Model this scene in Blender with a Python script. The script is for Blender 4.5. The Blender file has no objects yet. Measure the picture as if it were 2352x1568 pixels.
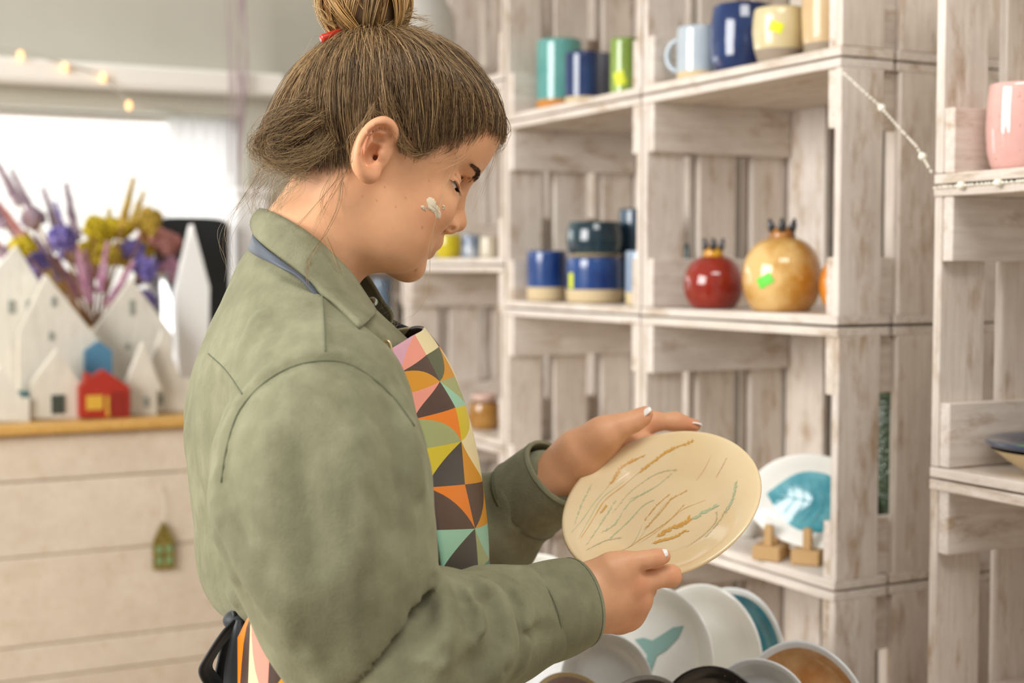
import bpy, math, random
import numpy as np
from mathutils import Vector, Matrix

random.seed(7)
RNG = np.random.default_rng(7)
SC = bpy.context.scene
COL = SC.collection

# ------------------------------------------------------------------ camera, world, light
FPX = 3267.0                      # focal length in pixels of the 2352 x 1568 frame
CAMZ = 1.43
PITCH = math.atan(172 / FPX)
cam_d = bpy.data.cameras.new('camera')
cam_d.sensor_width = 36.0
cam_d.lens = 36.0 * FPX / 2352.0
cam_d.clip_start = 0.05
cam_d.dof.use_dof = True
cam_d.dof.focus_distance = 1.345
cam_d.dof.aperture_fstop = 4.0
cam = bpy.data.objects.new('camera', cam_d)
COL.objects.link(cam)
cam.location = (0, 0, CAMZ)
cam.rotation_euler = (math.pi / 2 - PITCH, 0, 0)
SC.camera = cam

SC.view_settings.view_transform = 'Standard'
SC.view_settings.look = 'None'
SC.view_settings.gamma = 1.0
SC.view_settings.use_curve_mapping = False
SC.view_settings.exposure = 0.36

world = bpy.data.worlds.new('daylight')
SC.world = world
world.use_nodes = True
_bg = world.node_tree.nodes['Background']
_bg.inputs[0].default_value = (1.0, 0.985, 0.965, 1)
_bg.inputs[1].default_value = 0.32

def area_light(name, loc, target, sx, sy, power, color):
    l = bpy.data.lights.new(name, 'AREA')
    l.shape = 'RECTANGLE'; l.size = sx; l.size_y = sy; l.energy = power; l.color = color
    o = bpy.data.objects.new(name, l); COL.objects.link(o)
    o.location = loc
    o.rotation_euler = (Vector(target) - Vector(loc)).to_track_quat('-Z', 'Y').to_euler()
    return o
# assumed side daylight with no window built, and daylight of the back wall window
area_light('assumed_side_light', (-2.55, 0.20, 2.20), (0.2, 1.6, 1.15), 2.0, 1.5, 112, (1.0, 0.985, 0.96))  # lamp added for assumed light from the left, nothing stands there
area_light('assumed_top_light', (0.45, 0.55, 2.72), (0.45, 0.55, 0.0), 1.2, 0.5, 18, (1.0, 0.97, 0.93))  # overhead lamp assumed and added for top light, no ceiling fixture built
BACK_WINDOW_W = 30      # its lamp is placed outside the opening together with the window below

# ------------------------------------------------------------------ helpers
def lin(h):
    h = h.lstrip('#')
    c = [int(h[i:i + 2], 16) / 255 for i in (0, 2, 4)]
    return tuple((x / 12.92 if x <= 0.04045 else ((x + 0.055) / 1.055) ** 2.4) for x in c)

C_R = np.array([1.0, 0, 0]); C_U = np.array([0, math.sin(PITCH), math.cos(PITCH)]); C_F = np.array([0, math.cos(PITCH), -math.sin(PITCH)])
CAM = np.array([0, 0, CAMZ])
def ray(px, py):
    return C_F + (px - 1176) / FPX * C_R + (784 - py) / FPX * C_U
def P(px, py, d):
    """the point at distance d in front of the camera seen at that pixel"""
    return CAM + d * ray(px, py)
def on_plane(px, py, p0, n):
    r = ray(px, py); n = np.asarray(n)
    return CAM + r * (np.dot(np.asarray(p0) - CAM, n) / np.dot(r, n))

TH = math.radians(27.2)
AU = np.array([-math.sin(TH), math.cos(TH), 0])     # along the shelf wall, away from the camera
AV = np.array([math.cos(TH), math.sin(TH), 0])      # into the shelf wall
Q0 = P(1925, 612, 2.02); Q0[2] = 0
def room(u, v, z):
    return Q0 + u * AU + v * AV + np.array([0, 0, z])
RZ_ROOM = math.atan2(AU[1], AU[0])                  # local X -> u ; local -Y -> v
M_ROOM = Matrix(((AU[0], AV[0], 0, 0), (AU[1], AV[1], 0, 0), (0, 0, 1, 0), (0, 0, 0, 1)))  # left-handed, for baked verts only

class MB:
    def __init__(s): s.v = []; s.f = []; s.m = []
    def add(s, verts, faces, mi=0):
        o = len(s.v); s.v.extend([tuple(map(float, p)) for p in verts])
        s.f.extend([tuple(int(i) + o for i in f) for f in faces]); s.m.extend([mi] * len(faces))
        return s
    def box(s, x0, x1, y0, y1, z0, z1, bev=0.0, mi=0, fr=None):
        if bev <= 0:
            vs = [(x, y, z) for x in (x0, x1) for y in (y0, y1) for z in (z0, z1)]
            fs = [(0, 1, 3, 2), (4, 6, 7, 5), (0, 4, 5, 1), (2, 3, 7, 6), (0, 2, 6, 4), (1, 5, 7, 3)]
        else:
            vs = []; idx = {}
            X = (x0, x1); Y = (y0, y1); Z = (z0, z1); b = bev
            for i in (0, 1):
                for j in (0, 1):
                    for k in (0, 1):
                        sx, sy, sz = (1 - 2 * i), (1 - 2 * j), (1 - 2 * k)
                        idx[i, j, k, 0] = len(vs); vs.append((X[i], Y[j] + sy * b, Z[k] + sz * b))
                        idx[i, j, k, 1] = len(vs); vs.append((X[i] + sx * b, Y[j], Z[k] + sz * b))
                        idx[i, j, k, 2] = len(vs); vs.append((X[i] + sx * b, Y[j] + sy * b, Z[k]))
            fs = []
            for i in (0, 1):
                fs.append((idx[i, 0, 0, 0], idx[i, 0, 1, 0], idx[i, 1, 1, 0], idx[i, 1, 0, 0]) if i == 0 else (idx[i, 0, 0, 0], idx[i, 1, 0, 0], idx[i, 1, 1, 0], idx[i, 0, 1, 0]))
                fs.append((idx[0, i, 0, 1], idx[1, i, 0, 1], idx[1, i, 1, 1], idx[0, i, 1, 1]) if i == 0 else (idx[0, i, 0, 1], idx[0, i, 1, 1], idx[1, i, 1, 1], idx[1, i, 0, 1]))
                fs.append((idx[0, 0, i, 2], idx[0, 1, i, 2], idx[1, 1, i, 2], idx[1, 0, i, 2]) if i == 0 else (idx[0, 0, i, 2], idx[1, 0, i, 2], idx[1, 1, i, 2], idx[0, 1, i, 2]))
            for j in (0, 1):
                for k in (0, 1):
                    fs.append((idx[0, j, k, 1], idx[0, j, k, 2], idx[1, j, k, 2], idx[1, j, k, 1]))
                    fs.append((idx[j, 0, k, 0], idx[j, 0, k, 2], idx[j, 1, k, 2], idx[j, 1, k, 0]))
                    fs.append((idx[j, k, 0, 0], idx[j, k, 0, 1], idx[j, k, 1, 1], idx[j, k, 1, 0]))
            for i in (0, 1):
                for j in (0, 1):
                    for k in (0, 1):
                        fs.append((idx[i, j, k, 0], idx[i, j, k, 1], idx[i, j, k, 2]))
        if fr is not None: vs = [fr(*p) for p in vs]
        return s.add(vs, fs, mi)
    def lathe(s, prof, n=32, mi=0, fr=None, cap0=True, cap1=True):
        vs = []; fs = []
        for r, z in prof:
            for i in range(n):
                a = 2 * math.pi * i / n; vs.append((r * math.cos(a), r * math.sin(a), z))
        for j in range(len(prof) - 1):
            for i in range(n):
                a = j * n + i; b = j * n + (i + 1) % n
                fs.append((a, b, b + n, a + n))
        if cap0: fs.append(tuple(range(n - 1, -1, -1)))
        if cap1: fs.append(tuple((len(prof) - 1) * n + i for i in range(n)))
        if fr is not None: vs = [fr(*p) for p in vs]
        return s.add(vs, fs, mi)
    def tube(s, pts, rad, n=6, mi=0, closed=False, caps=True):
        pts = [np.asarray(p, float) for p in pts]; k = len(pts)
        rad = [rad] * k if np.isscalar(rad) else list(rad)
        vs = []; fs = []; prev = None
        for i in range(k):
            a = pts[(i - 1) % k] if (closed or i > 0) else pts[i]
            b = pts[(i + 1) % k] if (closed or i < k - 1) else pts[i]
            t = b - a; t = t / (np.linalg.norm(t) + 1e-9)
            if prev is None:
                up = np.array([0, 0, 1.0]) if abs(t[2]) < 0.9 else np.array([1.0, 0, 0])
                nn = np.cross(t, up)
            else:
                nn = prev - t * np.dot(prev, t)
            nn = nn / (np.linalg.norm(nn) + 1e-9); prev = nn; bb = np.cross(t, nn)
            for j in range(n):
                a2 = 2 * math.pi * j / n
                vs.append(pts[i] + rad[i] * (math.cos(a2) * nn + math.sin(a2) * bb))
        m = k if closed else k - 1
        for i in range(m):
            for j in range(n):
                a = i * n + j; b = i * n + (j + 1) % n
                c = ((i + 1) % k) * n
                fs.append((a, b, c + (j + 1) % n, c + j))
        if caps and not closed:
            fs.append(tuple(range(n - 1, -1, -1))); fs.append(tuple((k - 1) * n + j for j in range(n)))
        return s.add(vs, fs, mi)
    def ball(s, c, r, n=10, m=6, mi=0, sc=(1, 1, 1)):
        prof = [(math.sin(math.pi * j / m), -math.cos(math.pi * j / m)) for j in range(m + 1)]
        prof[0] = (1e-4, -1); prof[-1] = (1e-4, 1)
        return s.lathe(prof, n, mi, fr=lambda x, y, z: (c[0] + r * sc[0] * x, c[1] + r * sc[1] * y, c[2] + r * sc[2] * z))
    def mesh(s, name, smooth=False):
        me = bpy.data.meshes.new(name); me.from_pydata(s.v, [], s.f); me.update()
        if any(s.m): me.polygons.foreach_set('material_index', s.m)
        if smooth: me.polygons.foreach_set('use_smooth', [True] * len(s.f))
        return me
    def build(s, name, mat, parent=None, smooth=False):
        return link(name, s.mesh(name, smooth), mat, parent)

def link(name, me, mat=None, parent=None, loc=None, mtx=None):
    if mat is not None and len(me.materials) == 0:
        for m in (mat if isinstance(mat, (list, tuple)) else [mat]): me.materials.append(m)
    o = bpy.data.objects.new(name, me); COL.objects.link(o)
    if parent is not None: o.parent = parent
    if loc is not None: o.location = loc
    if mtx is not None: o.matrix_local = mtx
    return o

def np_mesh(name, V, F, smooth=True, col=None, corner_col=None):
    me = bpy.data.meshes.new(name)
    V = np.asarray(V, np.float32); F = np.asarray(F, np.int32); k = F.shape[1]
    me.vertices.add(len(V)); me.vertices.foreach_set('co', V.ravel())
    me.loops.add(F.size); me.loops.foreach_set('vertex_index', F.ravel())
    me.polygons.add(len(F)); me.polygons.foreach_set('loop_start', np.arange(0, F.size, k, dtype=np.int32))
    me.polygons.foreach_set('loop_total', np.full(len(F), k, np.int32))
    me.update(calc_edges=True)
    me.polygons.foreach_set('use_smooth', np.full(len(F), smooth))
    if col is not None:
        ca = me.color_attributes.new('Col', 'FLOAT_COLOR', 'POINT')
        c4 = np.ones((len(V), 4), np.float32); c4[:, :3] = col
        ca.data.foreach_set('color', c4.ravel())
    if corner_col is not None:
        ca = me.color_attributes.new('Col', 'FLOAT_COLOR', 'CORNER')
        c4 = np.ones((F.size, 4), np.float32); c4[:, :3] = corner_col
        ca.data.foreach_set('color', c4.ravel())
    me.validate()
    return me

def empty(name, loc=(0, 0, 0), rz=0.0):
    o = bpy.data.objects.new(name, None); COL.objects.link(o)
    o.empty_display_size = 0.05
    o.location = loc; o.rotation_euler = (0, 0, rz)
    return o
def tag(o, label=None, cat=None, group=None, kind=None):
    if label: o['label'] = label
    if cat: o['category'] = cat
    if group: o['group'] = group
    if kind: o['kind'] = kind
    return o
def copy_tree(o, parent=None):
    c = o.copy(); COL.objects.link(c); c.parent = parent
    for ch in list(o.children): copy_tree(ch, c)
    return c

# ------------------------------------------------------------------ materials
MATS = {}
def mat_new(name):
    m = bpy.data.materials.new(name); m.use_nodes = True
    nt = m.node_tree; b = nt.nodes['Principled BSDF']
    MATS[name] = m
    return m, nt, b
def nd(nt, kind, **kw):
    n = nt.nodes.new(kind)
    for k, v in kw.items():
        if k.startswith('_'): n.inputs[k[1:].replace('_', ' ')].default_value = v
        else: setattr(n, k, v)
    return n
def simple(name, color, rough=0.5, **kw):
    if name in MATS: return MATS[name]
    m, nt, b = mat_new(name)
    b.inputs['Base Color'].default_value = (*(lin(color) if isinstance(color, str) else color), 1)
    b.inputs['Roughness'].default_value = rough
    for k, v in kw.items():
        b.inputs[k.replace('_', ' ')].default_value = v
    return m
def ramp(nt, fac, stops):
    r = nt.nodes.new('ShaderNodeValToRGB')
    e = r.color_ramp.elements
    while len(e) < len(stops): e.new(0.5)
    for i, (p, c) in enumerate(stops):
        e[i].position = p; e[i].color = (*(lin(c) if isinstance(c, str) else c), 1)
    nt.links.new(fac, r.inputs[0])
    return r.outputs[0]
def mix(nt, fac, a, b, blend='MIX'):
    m = nt.nodes.new('ShaderNodeMix'); m.data_type = 'RGBA'; m.blend_type = blend
    for sock, val in ((m.inputs[0], fac), (m.inputs[6], a), (m.inputs[7], b)):
        if isinstance(val, (int, float)): sock.default_value = val
        elif isinstance(val, str): sock.default_value = (*lin(val), 1)
        elif isinstance(val, tuple): sock.default_value = (*val, 1)
        else: nt.links.new(val, sock)
    return m.outputs[2]
def coords(nt, scale=(1, 1, 1), rand=True, kind='Object'):
    tc = nt.nodes.new('ShaderNodeTexCoord'); mp = nt.nodes.new('ShaderNodeMapping')
    nt.links.new(tc.outputs[kind], mp.inputs[0]); mp.inputs['Scale'].default_value = scale
    if rand:
        oi = nt.nodes.new('ShaderNodeObjectInfo'); ml = nt.nodes.new('ShaderNodeMath'); ml.operation = 'MULTIPLY'; ml.inputs[1].default_value = 37.0
        nt.links.new(oi.outputs['Random'], ml.inputs[0]); nt.links.new(ml.outputs[0], mp.inputs['Location'])
    return mp.outputs[0]
def noise(nt, vec, scale, detail=4, rough=0.55):
    n = nt.nodes.new('ShaderNodeTexNoise'); n.inputs['Scale'].default_value = scale
    n.inputs['Detail'].default_value = detail; n.inputs['Roughness'].default_value = rough
    nt.links.new(vec, n.inputs['Vector'])
    return n.outputs[0]
def bump(nt, b, h, strength=0.3, dist=0.002):
    bp = nt.nodes.new('ShaderNodeBump'); bp.inputs['Strength'].default_value = strength; bp.inputs['Distance'].default_value = dist
    nt.links.new(h, bp.inputs['Height']); nt.links.new(bp.outputs[0], b.inputs['Normal'])

def wood_mat(name, base, dark, brown, wear=0.5, axis=0, rough=0.7):
    m, nt, b = mat_new(name)
    sc = [26, 26, 26]; sc[axis] = 1.6
    v = coords(nt, tuple(sc)); v2 = coords(nt, (1, 1, 1))
    g = noise(nt, v, 5.0, 6, 0.65)
    grain = ramp(nt, g, [(0.3, dark), (0.62, base)])
    big = noise(nt, v2, 9.0, 5, 0.7)
    sc3 = [14, 14, 14]; sc3[axis] = 4.0
    w = noise(nt, coords(nt, tuple(sc3)), 2.2, 5, 0.7)
    wm = ramp(nt, w, [(0.53, (0, 0, 0)), (0.70, (wear, wear, wear))])
    c = mix(nt, wm, grain, brown)
    bw = ramp(nt, big, [(0.35, (0.90, 0.885, 0.87)), (0.65, (1, 1, 1))])
    c = mix(nt, 1.0, c, bw, 'MULTIPLY')
    oi = nt.nodes.new('ShaderNodeObjectInfo')
    tint = ramp(nt, oi.outputs['Random'], [(0.0, (0.93, 0.905, 0.87)), (0.5, (1, 1, 1)), (1.0, (0.97, 0.94, 0.91))])
    c = mix(nt, 1.0, c, tint, 'MULTIPLY')
    nt.links.new(c, b.inputs['Base Color']); b.inputs['Roughness'].default_value = rough
    bump(nt, b, g, 0.35, 0.0015)
    return m
W_WHITE = ('e8e0d6', 'd3c8bd', 'a5845f')
WOOD_X = wood_mat('whitewashed_wood_x', *W_WHITE, wear=0.75, axis=0)
WOOD_Y = wood_mat('whitewashed_wood_y', *W_WHITE, wear=0.75, axis=1)
WOOD_Z = wood_mat('whitewashed_wood_z', *W_WHITE, wear=0.75, axis=2)
def glaze(name, c1, c2=None, scale=12, rough=0.12, spots=None, spot_scale=160, thr=0.68):
    if name in MATS: return MATS[name]
    m, nt, b = mat_new(name)
    v = coords(nt, (1, 1, 1))
    c = None
    if c2:
        c = ramp(nt, noise(nt, v, scale, 4, 0.6), [(0.38, c1), (0.64, c2)])
    if spots:
        sp = ramp(nt, noise(nt, v, spot_scale, 1, 0.4), [(thr, (0, 0, 0)), (thr + 0.04, (1, 1, 1))])
        c = mix(nt, sp, c if c is not None else c1, spots)
    if c is None: b.inputs['Base Color'].default_value = (*lin(c1), 1)
    else: nt.links.new(c, b.inputs['Base Color'])
    b.inputs['Roughness'].default_value = rough
    b.inputs['Coat Weight'].default_value = 0.4; b.inputs['Coat Roughness'].default_value = 0.05
    return m

# ------------------------------------------------------------------ room shell
def room_slab(name, u0, u1, v0, v1, z0, z1, mat, kind='structure', label=None, cat=None):
    mb = MB(); mb.box(u0, u1, v0, v1, z0, z1, fr=lambda x, y, z: room(x, y, z))
    mb.f = [tuple(reversed(f)) for f in mb.f]
    o = mb.build(name, mat); tag(o, label, cat, kind=kind); return o
def plaster(name, c, c2):
    m, nt, b = mat_new(name)
    v = coords(nt, (1, 1, 1), rand=False)
    nt.links.new(ramp(nt, noise(nt, v, 3.0, 5, 0.6), [(0.3, c), (0.7, c2)]), b.inputs['Base Color'])
    b.inputs['Roughness'].default_value = 0.85
    bump(nt, b, noise(nt, v, 90, 3), 0.1, 0.001)
    return m
M_WALL = plaster('wall_paint', 'bdbaac', 'c4c1b3')
M_WALL2 = plaster('wall_paint_shelf', 'd8d0c6', 'e0d9cf')
U_W = 2.20
# floor of pale boards
m, nt, b = mat_new('floor_boards')
v = coords(nt, (1, 8, 1), rand=False)
nt.links.new(ramp(nt, noise(nt, v, 6, 5), [(0.3, 'a58f74'), (0.7, 'c4ae92')]), b.inputs['Base Color']); b.inputs['Roughness'].default_value = 0.55
room_slab('floor', -2.2, U_W + 0.2, -2.9, 0.62, -0.1, 0.0, m, label='pale wooden shop floor')
room_slab('wall_right', -2.2, U_W + 0.2, 0.37, 0.55, 0.0, 2.75, M_WALL2, label='pale plaster wall behind the crates')
# back wall with its window opening
WU0, WU1 = U_W, U_W + 0.2
def uv_on_back(px, py, u=U_W):
    p = on_plane(px, py, room(u, 0, 0), AU)
    return float(np.dot(p - Q0, AV)), float(p[2])
wv0 = -2.25
wv1, wz1 = uv_on_back(565, 258)
wz0 = 0.95
wv_mid, _ = uv_on_back(385, 300)
_, wz_top = uv_on_back(200, 250)
wz1 = wz_top
room_slab('wall_back', WU0, WU1, wv1, 0.37, 0.0, 2.75, M_WALL, label='grey beige plaster wall around the window')
room_slab('wall_back', WU0, WU1, -2.9, wv0, 0.0, 2.75, M_WALL)
room_slab('wall_back', WU0, WU1, wv0, wv1, 0.0, wz0, M_WALL)
room_slab('wall_back', WU0, WU1, wv0, wv1, wz1, 2.75, M_WALL)
# window: frame, sash, panes
M_FRAME = simple('window_white_paint', 'f4f2ee', 0.35)
m, nt, b = mat_new('window_glass')
tr = nt.nodes.new('ShaderNodeBsdfTransparent'); gl = nt.nodes.new('ShaderNodeBsdfGlossy'); gl.inputs['Roughness'].default_value = 0.02
mx = nt.nodes.new('ShaderNodeMixShader'); mx.inputs[0].default_value = 0.02
nt.links.new(tr.outputs[0], mx.inputs[1]); nt.links.new(gl.outputs[0], mx.inputs[2]); nt.links.new(mx.outputs[0], nt.nodes['Material Output'].inputs[0])
M_GLASS = m
win = tag(empty('window_1', room(U_W + 0.12, (wv0 + wv1) / 2, wz0)), 'white framed shop window full of daylight', kind='structure')
def rp(name, u0, u1, v0, v1, z0, z1, mat, parent, bev=0.0):
    """a box in room axes, parented without moving"""
    c = room((u0 + u1) / 2, (v0 + v1) / 2, z0)
    mb = MB(); hu, hv = (u1 - u0) / 2, (v1 - v0) / 2
    mb.box(-hu, hu, -hv, hv, 0, z1 - z0, bev=bev, fr=lambda x, y, z: x * AU + y * AV + np.array([0, 0, z]))
    mb.f = [tuple(reversed(f)) for f in mb.f]
    o = mb.build(name, mat)
    if parent is not None:
        o.parent = parent; o.location = Vector(c) - parent.location
    else: o.location = c
    return o
area_light('back_window_daylight', tuple(room(U_W + 0.75, (wv0 + wv1) / 2, (wz0 + wz1) / 2 + 0.1)), tuple(room(0, (wv0 + wv1) / 2, (wz0 + wz1) / 2 + 0.1)), 2.6, 1.5, BACK_WINDOW_W, (1.0, 0.99, 0.98))
# white backdrop added outside, with its own lamp, so the panes look bright
room_slab('backdrop_wall', U_W + 2.2, U_W + 2.3, -5.0, 2.5, -0.5, 4.5, simple('backdrop_white', 'f4f3f0', 0.9), label='white backdrop wall added outside to brighten the window')
area_light('backdrop_light', tuple(room(U_W + 0.5, -1.2, 3.6)), tuple(room(U_W + 2.2, -1.0, 1.8)), 3.0, 1.5, 90, (1.0, 0.99, 0.98))  # added lamp turned away from the window, lights only the backdrop
fu0, fu1 = U_W + 0.09, U_W + 0.15
for a, bb, c, d in ((wv0, wv1, wz0, wz0 + 0.05), (wv0, wv1, wz1 - 0.02, wz1), (wv0, wv0 + 0.05, wz0 + 0.05, wz1 - 0.02), (wv1 - 0.03, wv1, wz0 + 0.05, wz1 - 0.02), (-1.62, -1.57, wz0 + 0.05, wz1 - 0.02)):
    rp('window_frame', fu0, fu1, a, bb, c, d, M_FRAME, win, 0.004)
rp('pane', U_W + 0.117, U_W + 0.123, wv0 + 0.05, -1.62, wz0 + 0.05, wz1 - 0.02, M_GLASS, win)
rp('pane', U_W + 0.117, U_W + 0.123, -1.57, wv1 - 0.03, wz0 + 0.05, wz1 - 0.02, M_GLASS, win)
rp('window_sill', U_W - 0.06, U_W + 0.09, wv0 - 0.04, wv1 + 0.04, wz0 - 0.03, wz0, M_FRAME, win, 0.004)
# sheer white roller panel over the right part of the window
m, nt, b = mat_new('sheer_white_fabric')
b.inputs['Base Color'].default_value = (0.92, 0.92, 0.92, 1); b.inputs['Roughness'].default_value = 0.9
tl = nt.nodes.new('ShaderNodeBsdfTranslucent'); tl.inputs[0].default_value = (0.95, 0.95, 0.95, 1)
mx = nt.nodes.new('ShaderNodeMixShader'); mx.inputs[0].default_value = 0.75
nt.links.new(b.outputs[0], mx.inputs[1]); nt.links.new(tl.outputs[0], mx.inputs[2]); nt.links.new(mx.outputs[0], nt.nodes['Material Output'].inputs[0])
M_SHEER = m
cv0, _ = uv_on_back(388, 300, U_W + 0.05); cv1, _ = uv_on_back(548, 300, U_W + 0.05)
mb = MB(); n = 40
vs = []
for j, z in enumerate((wz0 + 0.0, wz1 - 0.003)):
    for i in range(n + 1):
        t = i / n; vs.append(room(U_W + 0.05 + 0.008 * math.sin(t * 34), cv0 + (cv1 - cv0) * t, z))
mb.add(vs, [(i, i + 1, n + 2 + i, n + 1 + i) for i in range(n)])
cur = mb.build('curtain', M_SHEER, None, True)
tag(cur, 'sheer white curtain panel hanging in the window beside the bare pane', 'curtain')
mod = cur.modifiers.new('thick', 'SOLIDIFY'); mod.thickness = 0.002
# pale ledge above the window
tv0, tz0 = uv_on_back(0, 186, U_W - 0.10); _, tz1 = uv_on_back(200, 142, U_W - 0.10)
tve, _ = uv_on_back(655, 170, U_W - 0.10)
_, tz0 = uv_on_back(200, 193, U_W - 0.10)
rp('trim_1', U_W - 0.10, U_W, -2.9, tve, tz0, tz1, simple('ledge_white', 'f6f2e8', 0.5), None, 0.006)
tag(bpy.data.objects['trim_1'], 'cream ledge running along the wall above the window', kind='structure')

# ------------------------------------------------------------------ crates
CW, CH, CD, CT, PIT = 0.52, 0.379, 0.315, 0.0135, 0.382
def board_mesh(name, sx, sy, sz, mat, axis, seed):
    """a slightly uneven sawn board, origin at its lower corner"""
    r = random.Random(seed)
    mb = MB(); mb.box(0, sx, 0, sy, 0, sz, bev=0.0012)
    L = (sx, sy, sz)[axis]
    out = []
    a1, a2, ph = r.uniform(-1, 1) * 0.0008, r.uniform(-1, 1) * 0.0008, r.random() * 6
    for p in mb.v:
        p = list(p)
        t = p[axis] / L
        for ax in range(3):
            if ax != axis: p[ax] += (a1 if ax == (axis + 1) % 3 else a2) * math.sin(ph + t * 3) + r.uniform(-1, 1) * 0.0004
        out.append(tuple(p))
    mb.v = out
    me = mb.mesh(name); me.materials.append(mat)
    return me
PLK = [0.098, 0.098, 0.099]; PG = 0.010
VAR = {}
def variants(key, *a):
    if key not in VAR: VAR[key] = [board_mesh(key, *a, seed=sum(map(ord, key)) + 17 * i) for i in range(3)]
    return random.choice(VAR[key])
# crate local axes: x = u (along the wall), y = -v turned so that the frame stays right-handed: use y = v with x mirrored
# the crate empty is rotated so that local +X points along -u and local +Y along +v
RZ_C = math.atan2(-AU[1], -AU[0])
def make_crate(u_far, z, label, gap_skip=()):
    """u_far: the far end of the crate along the wall"""
    c = empty('wooden_crate', room(u_far, 0, z), RZ_C)
    tag(c, label, 'crate', 'whitewashed crates stacked as shelves')
    def put(name, me, x, y, zz, rz=0):
        o = bpy.data.objects.new(name, me); COL.objects.link(o); o.parent = c
        o.location = (x, y, zz); return o
    y = 0
    for i in range(3):
        put('floor_plank', variants('floor_plank', CW, PLK[i], CT, WOOD_X, 0), 0, y, 0)
        put('top_plank', variants('top_plank', CW, PLK[i], CT, WOOD_X, 0), 0, y, CH - CT)
        y += PLK[i] + PG - 0.002
    bh = 0.084
    for x0, xb in ((0, CT), (CW - CT, CW - 2 * CT - 0.004)):
        for ys in (0.002, 0.112, 0.228):
            put('end_slat', variants('end_slat', CT, 0.078, CH - 2 * CT, WOOD_Z, 2), x0, ys, CT)
        put('end_batten', variants('end_batten', CT + 0.004, CD - 0.02, bh, WOOD_Y, 1), xb, 0.004, CT)
        put('end_batten', variants('end_batten', CT + 0.004, CD - 0.02, bh, WOOD_Y, 1), xb, 0.004, CH - CT - bh)
    for i in range(4):
        put('back_slat', variants('back_slat', 0.105, CT, CH - 2 * CT, WOOD_Z, 2), 0.02 + i * 0.128, CD - CT, CT)
    return c
rows = [0.2 + PIT * k for k in range(5)]
what_a1 = ['empty bottom crate in the corner stack nearest the pearl garland', 'crate right under the leaf plate behind the standing plates', 'crate holding the white plate with the teal leaf on a stand', 'crate holding the round pomegranate vases', 'top crate holding the big navy mug and the cream mug']
what_a2 = ['empty bottom crate under the stack of blue mugs crates', 'crate two below the stacked blue mugs', 'empty crate right below the stacked blue mugs', 'crate holding the stacked blue mugs', 'top crate holding the teal mug and the green cup']
for k, z in enumerate(rows):
    make_crate(CW, z, 'whitewashed ' + what_a1[k])
    make_crate(2 * CW + 0.006, z, 'whitewashed ' + what_a2[k])
UB = -0.186
rowsb = [0.009 + PIT * k for k in range(5)]
what_b = ['bottom crate on the floor in the pink mug stack', 'second crate up from the floor in the pink mug stack', 'empty crate right below the slate blue dish', 'crate holding the slate blue dish', 'top crate holding the speckled pink mug']
for k, z in enumerate(rowsb):
    make_crate(UB, z, 'whitewashed ' + what_b[k])
rowsc = [0.289 + PIT * k for k in range(5)]
what_c = ['bottom crate in the stack with the yellow bowl', 'crate two below the yellow bowl', 'crate holding the brown pot beside the wall', 'crate holding the yellow bowl', 'top crate above the yellow bowl']
what_d = ['bottom crate standing against the window wall', 'second crate up against the window wall', 'third crate up against the window wall', 'fourth crate up against the window wall', 'topmost crate against the window wall']
for k, z in enumerate(rowsc):
    make_crate(3 * CW + 0.012, z, 'whitewashed ' + what_c[k])
    make_crate(4 * CW + 0.018, z, 'whitewashed ' + what_d[k])
M_PLINTH = simple('plinth_paint', 'cfc7ba', 0.7)
pl = rp('plinth', 0.004, 2 * CW, 0.01, CD, 0.0, 0.198, M_PLINTH, None, 0.003); tag(pl, 'low painted plinth under the pomegranate crates', 'plinth')
pl = rp('plinth', 2 * CW + 0.02, 4 * CW + 0.01, 0.01, CD, 0.0, 0.287, M_PLINTH, None, 0.003); tag(pl, 'taller painted plinth under the crates by the window wall', 'plinth')

# ------------------------------------------------------------------ ceramics on the crates
def spot(px, v, z):
    p = on_plane(px, 700, room(0, v, 0), AV); p = p.copy(); p[2] = z
    return p
def depth_of(p): return float(np.dot(np.asarray(p) - CAM, C_F))
def z_at(p, py):
    """height of the vertical line through p where it is seen at row py"""
    r = ray(1176, py); k = p[1] / r[1]
    return CAMZ + k * r[2]
def mug_profile(kind, r, h):
    t = 0.0045
    if kind == 'straight':
        out = [(r * 0.90, 0), (r * 0.97, 0.004), (r, h * 0.2), (r, h * 0.85), (r * 0.985, h)]
    elif kind == 'barrel':
        out = [(r * 0.74, 0), (r * 0.84, h * 0.06), (r * 0.95, h * 0.22), (r, h * 0.48), (r * 0.97, h * 0.78), (r * 0.90, h)]
    elif kind == 'taper':
        out = [(r * 0.70, 0), (r * 0.78, h * 0.05), (r * 0.93, h * 0.30), (r, h * 0.6), (r * 0.97, h * 0.88), (r * 0.93, h)]
    else:
        out = [(r * 0.80, 0), (r * 0.88, 0.004), (r * 0.95, h * 0.3), (r, h * 0.7), (r, h)]
    return out, t
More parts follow.
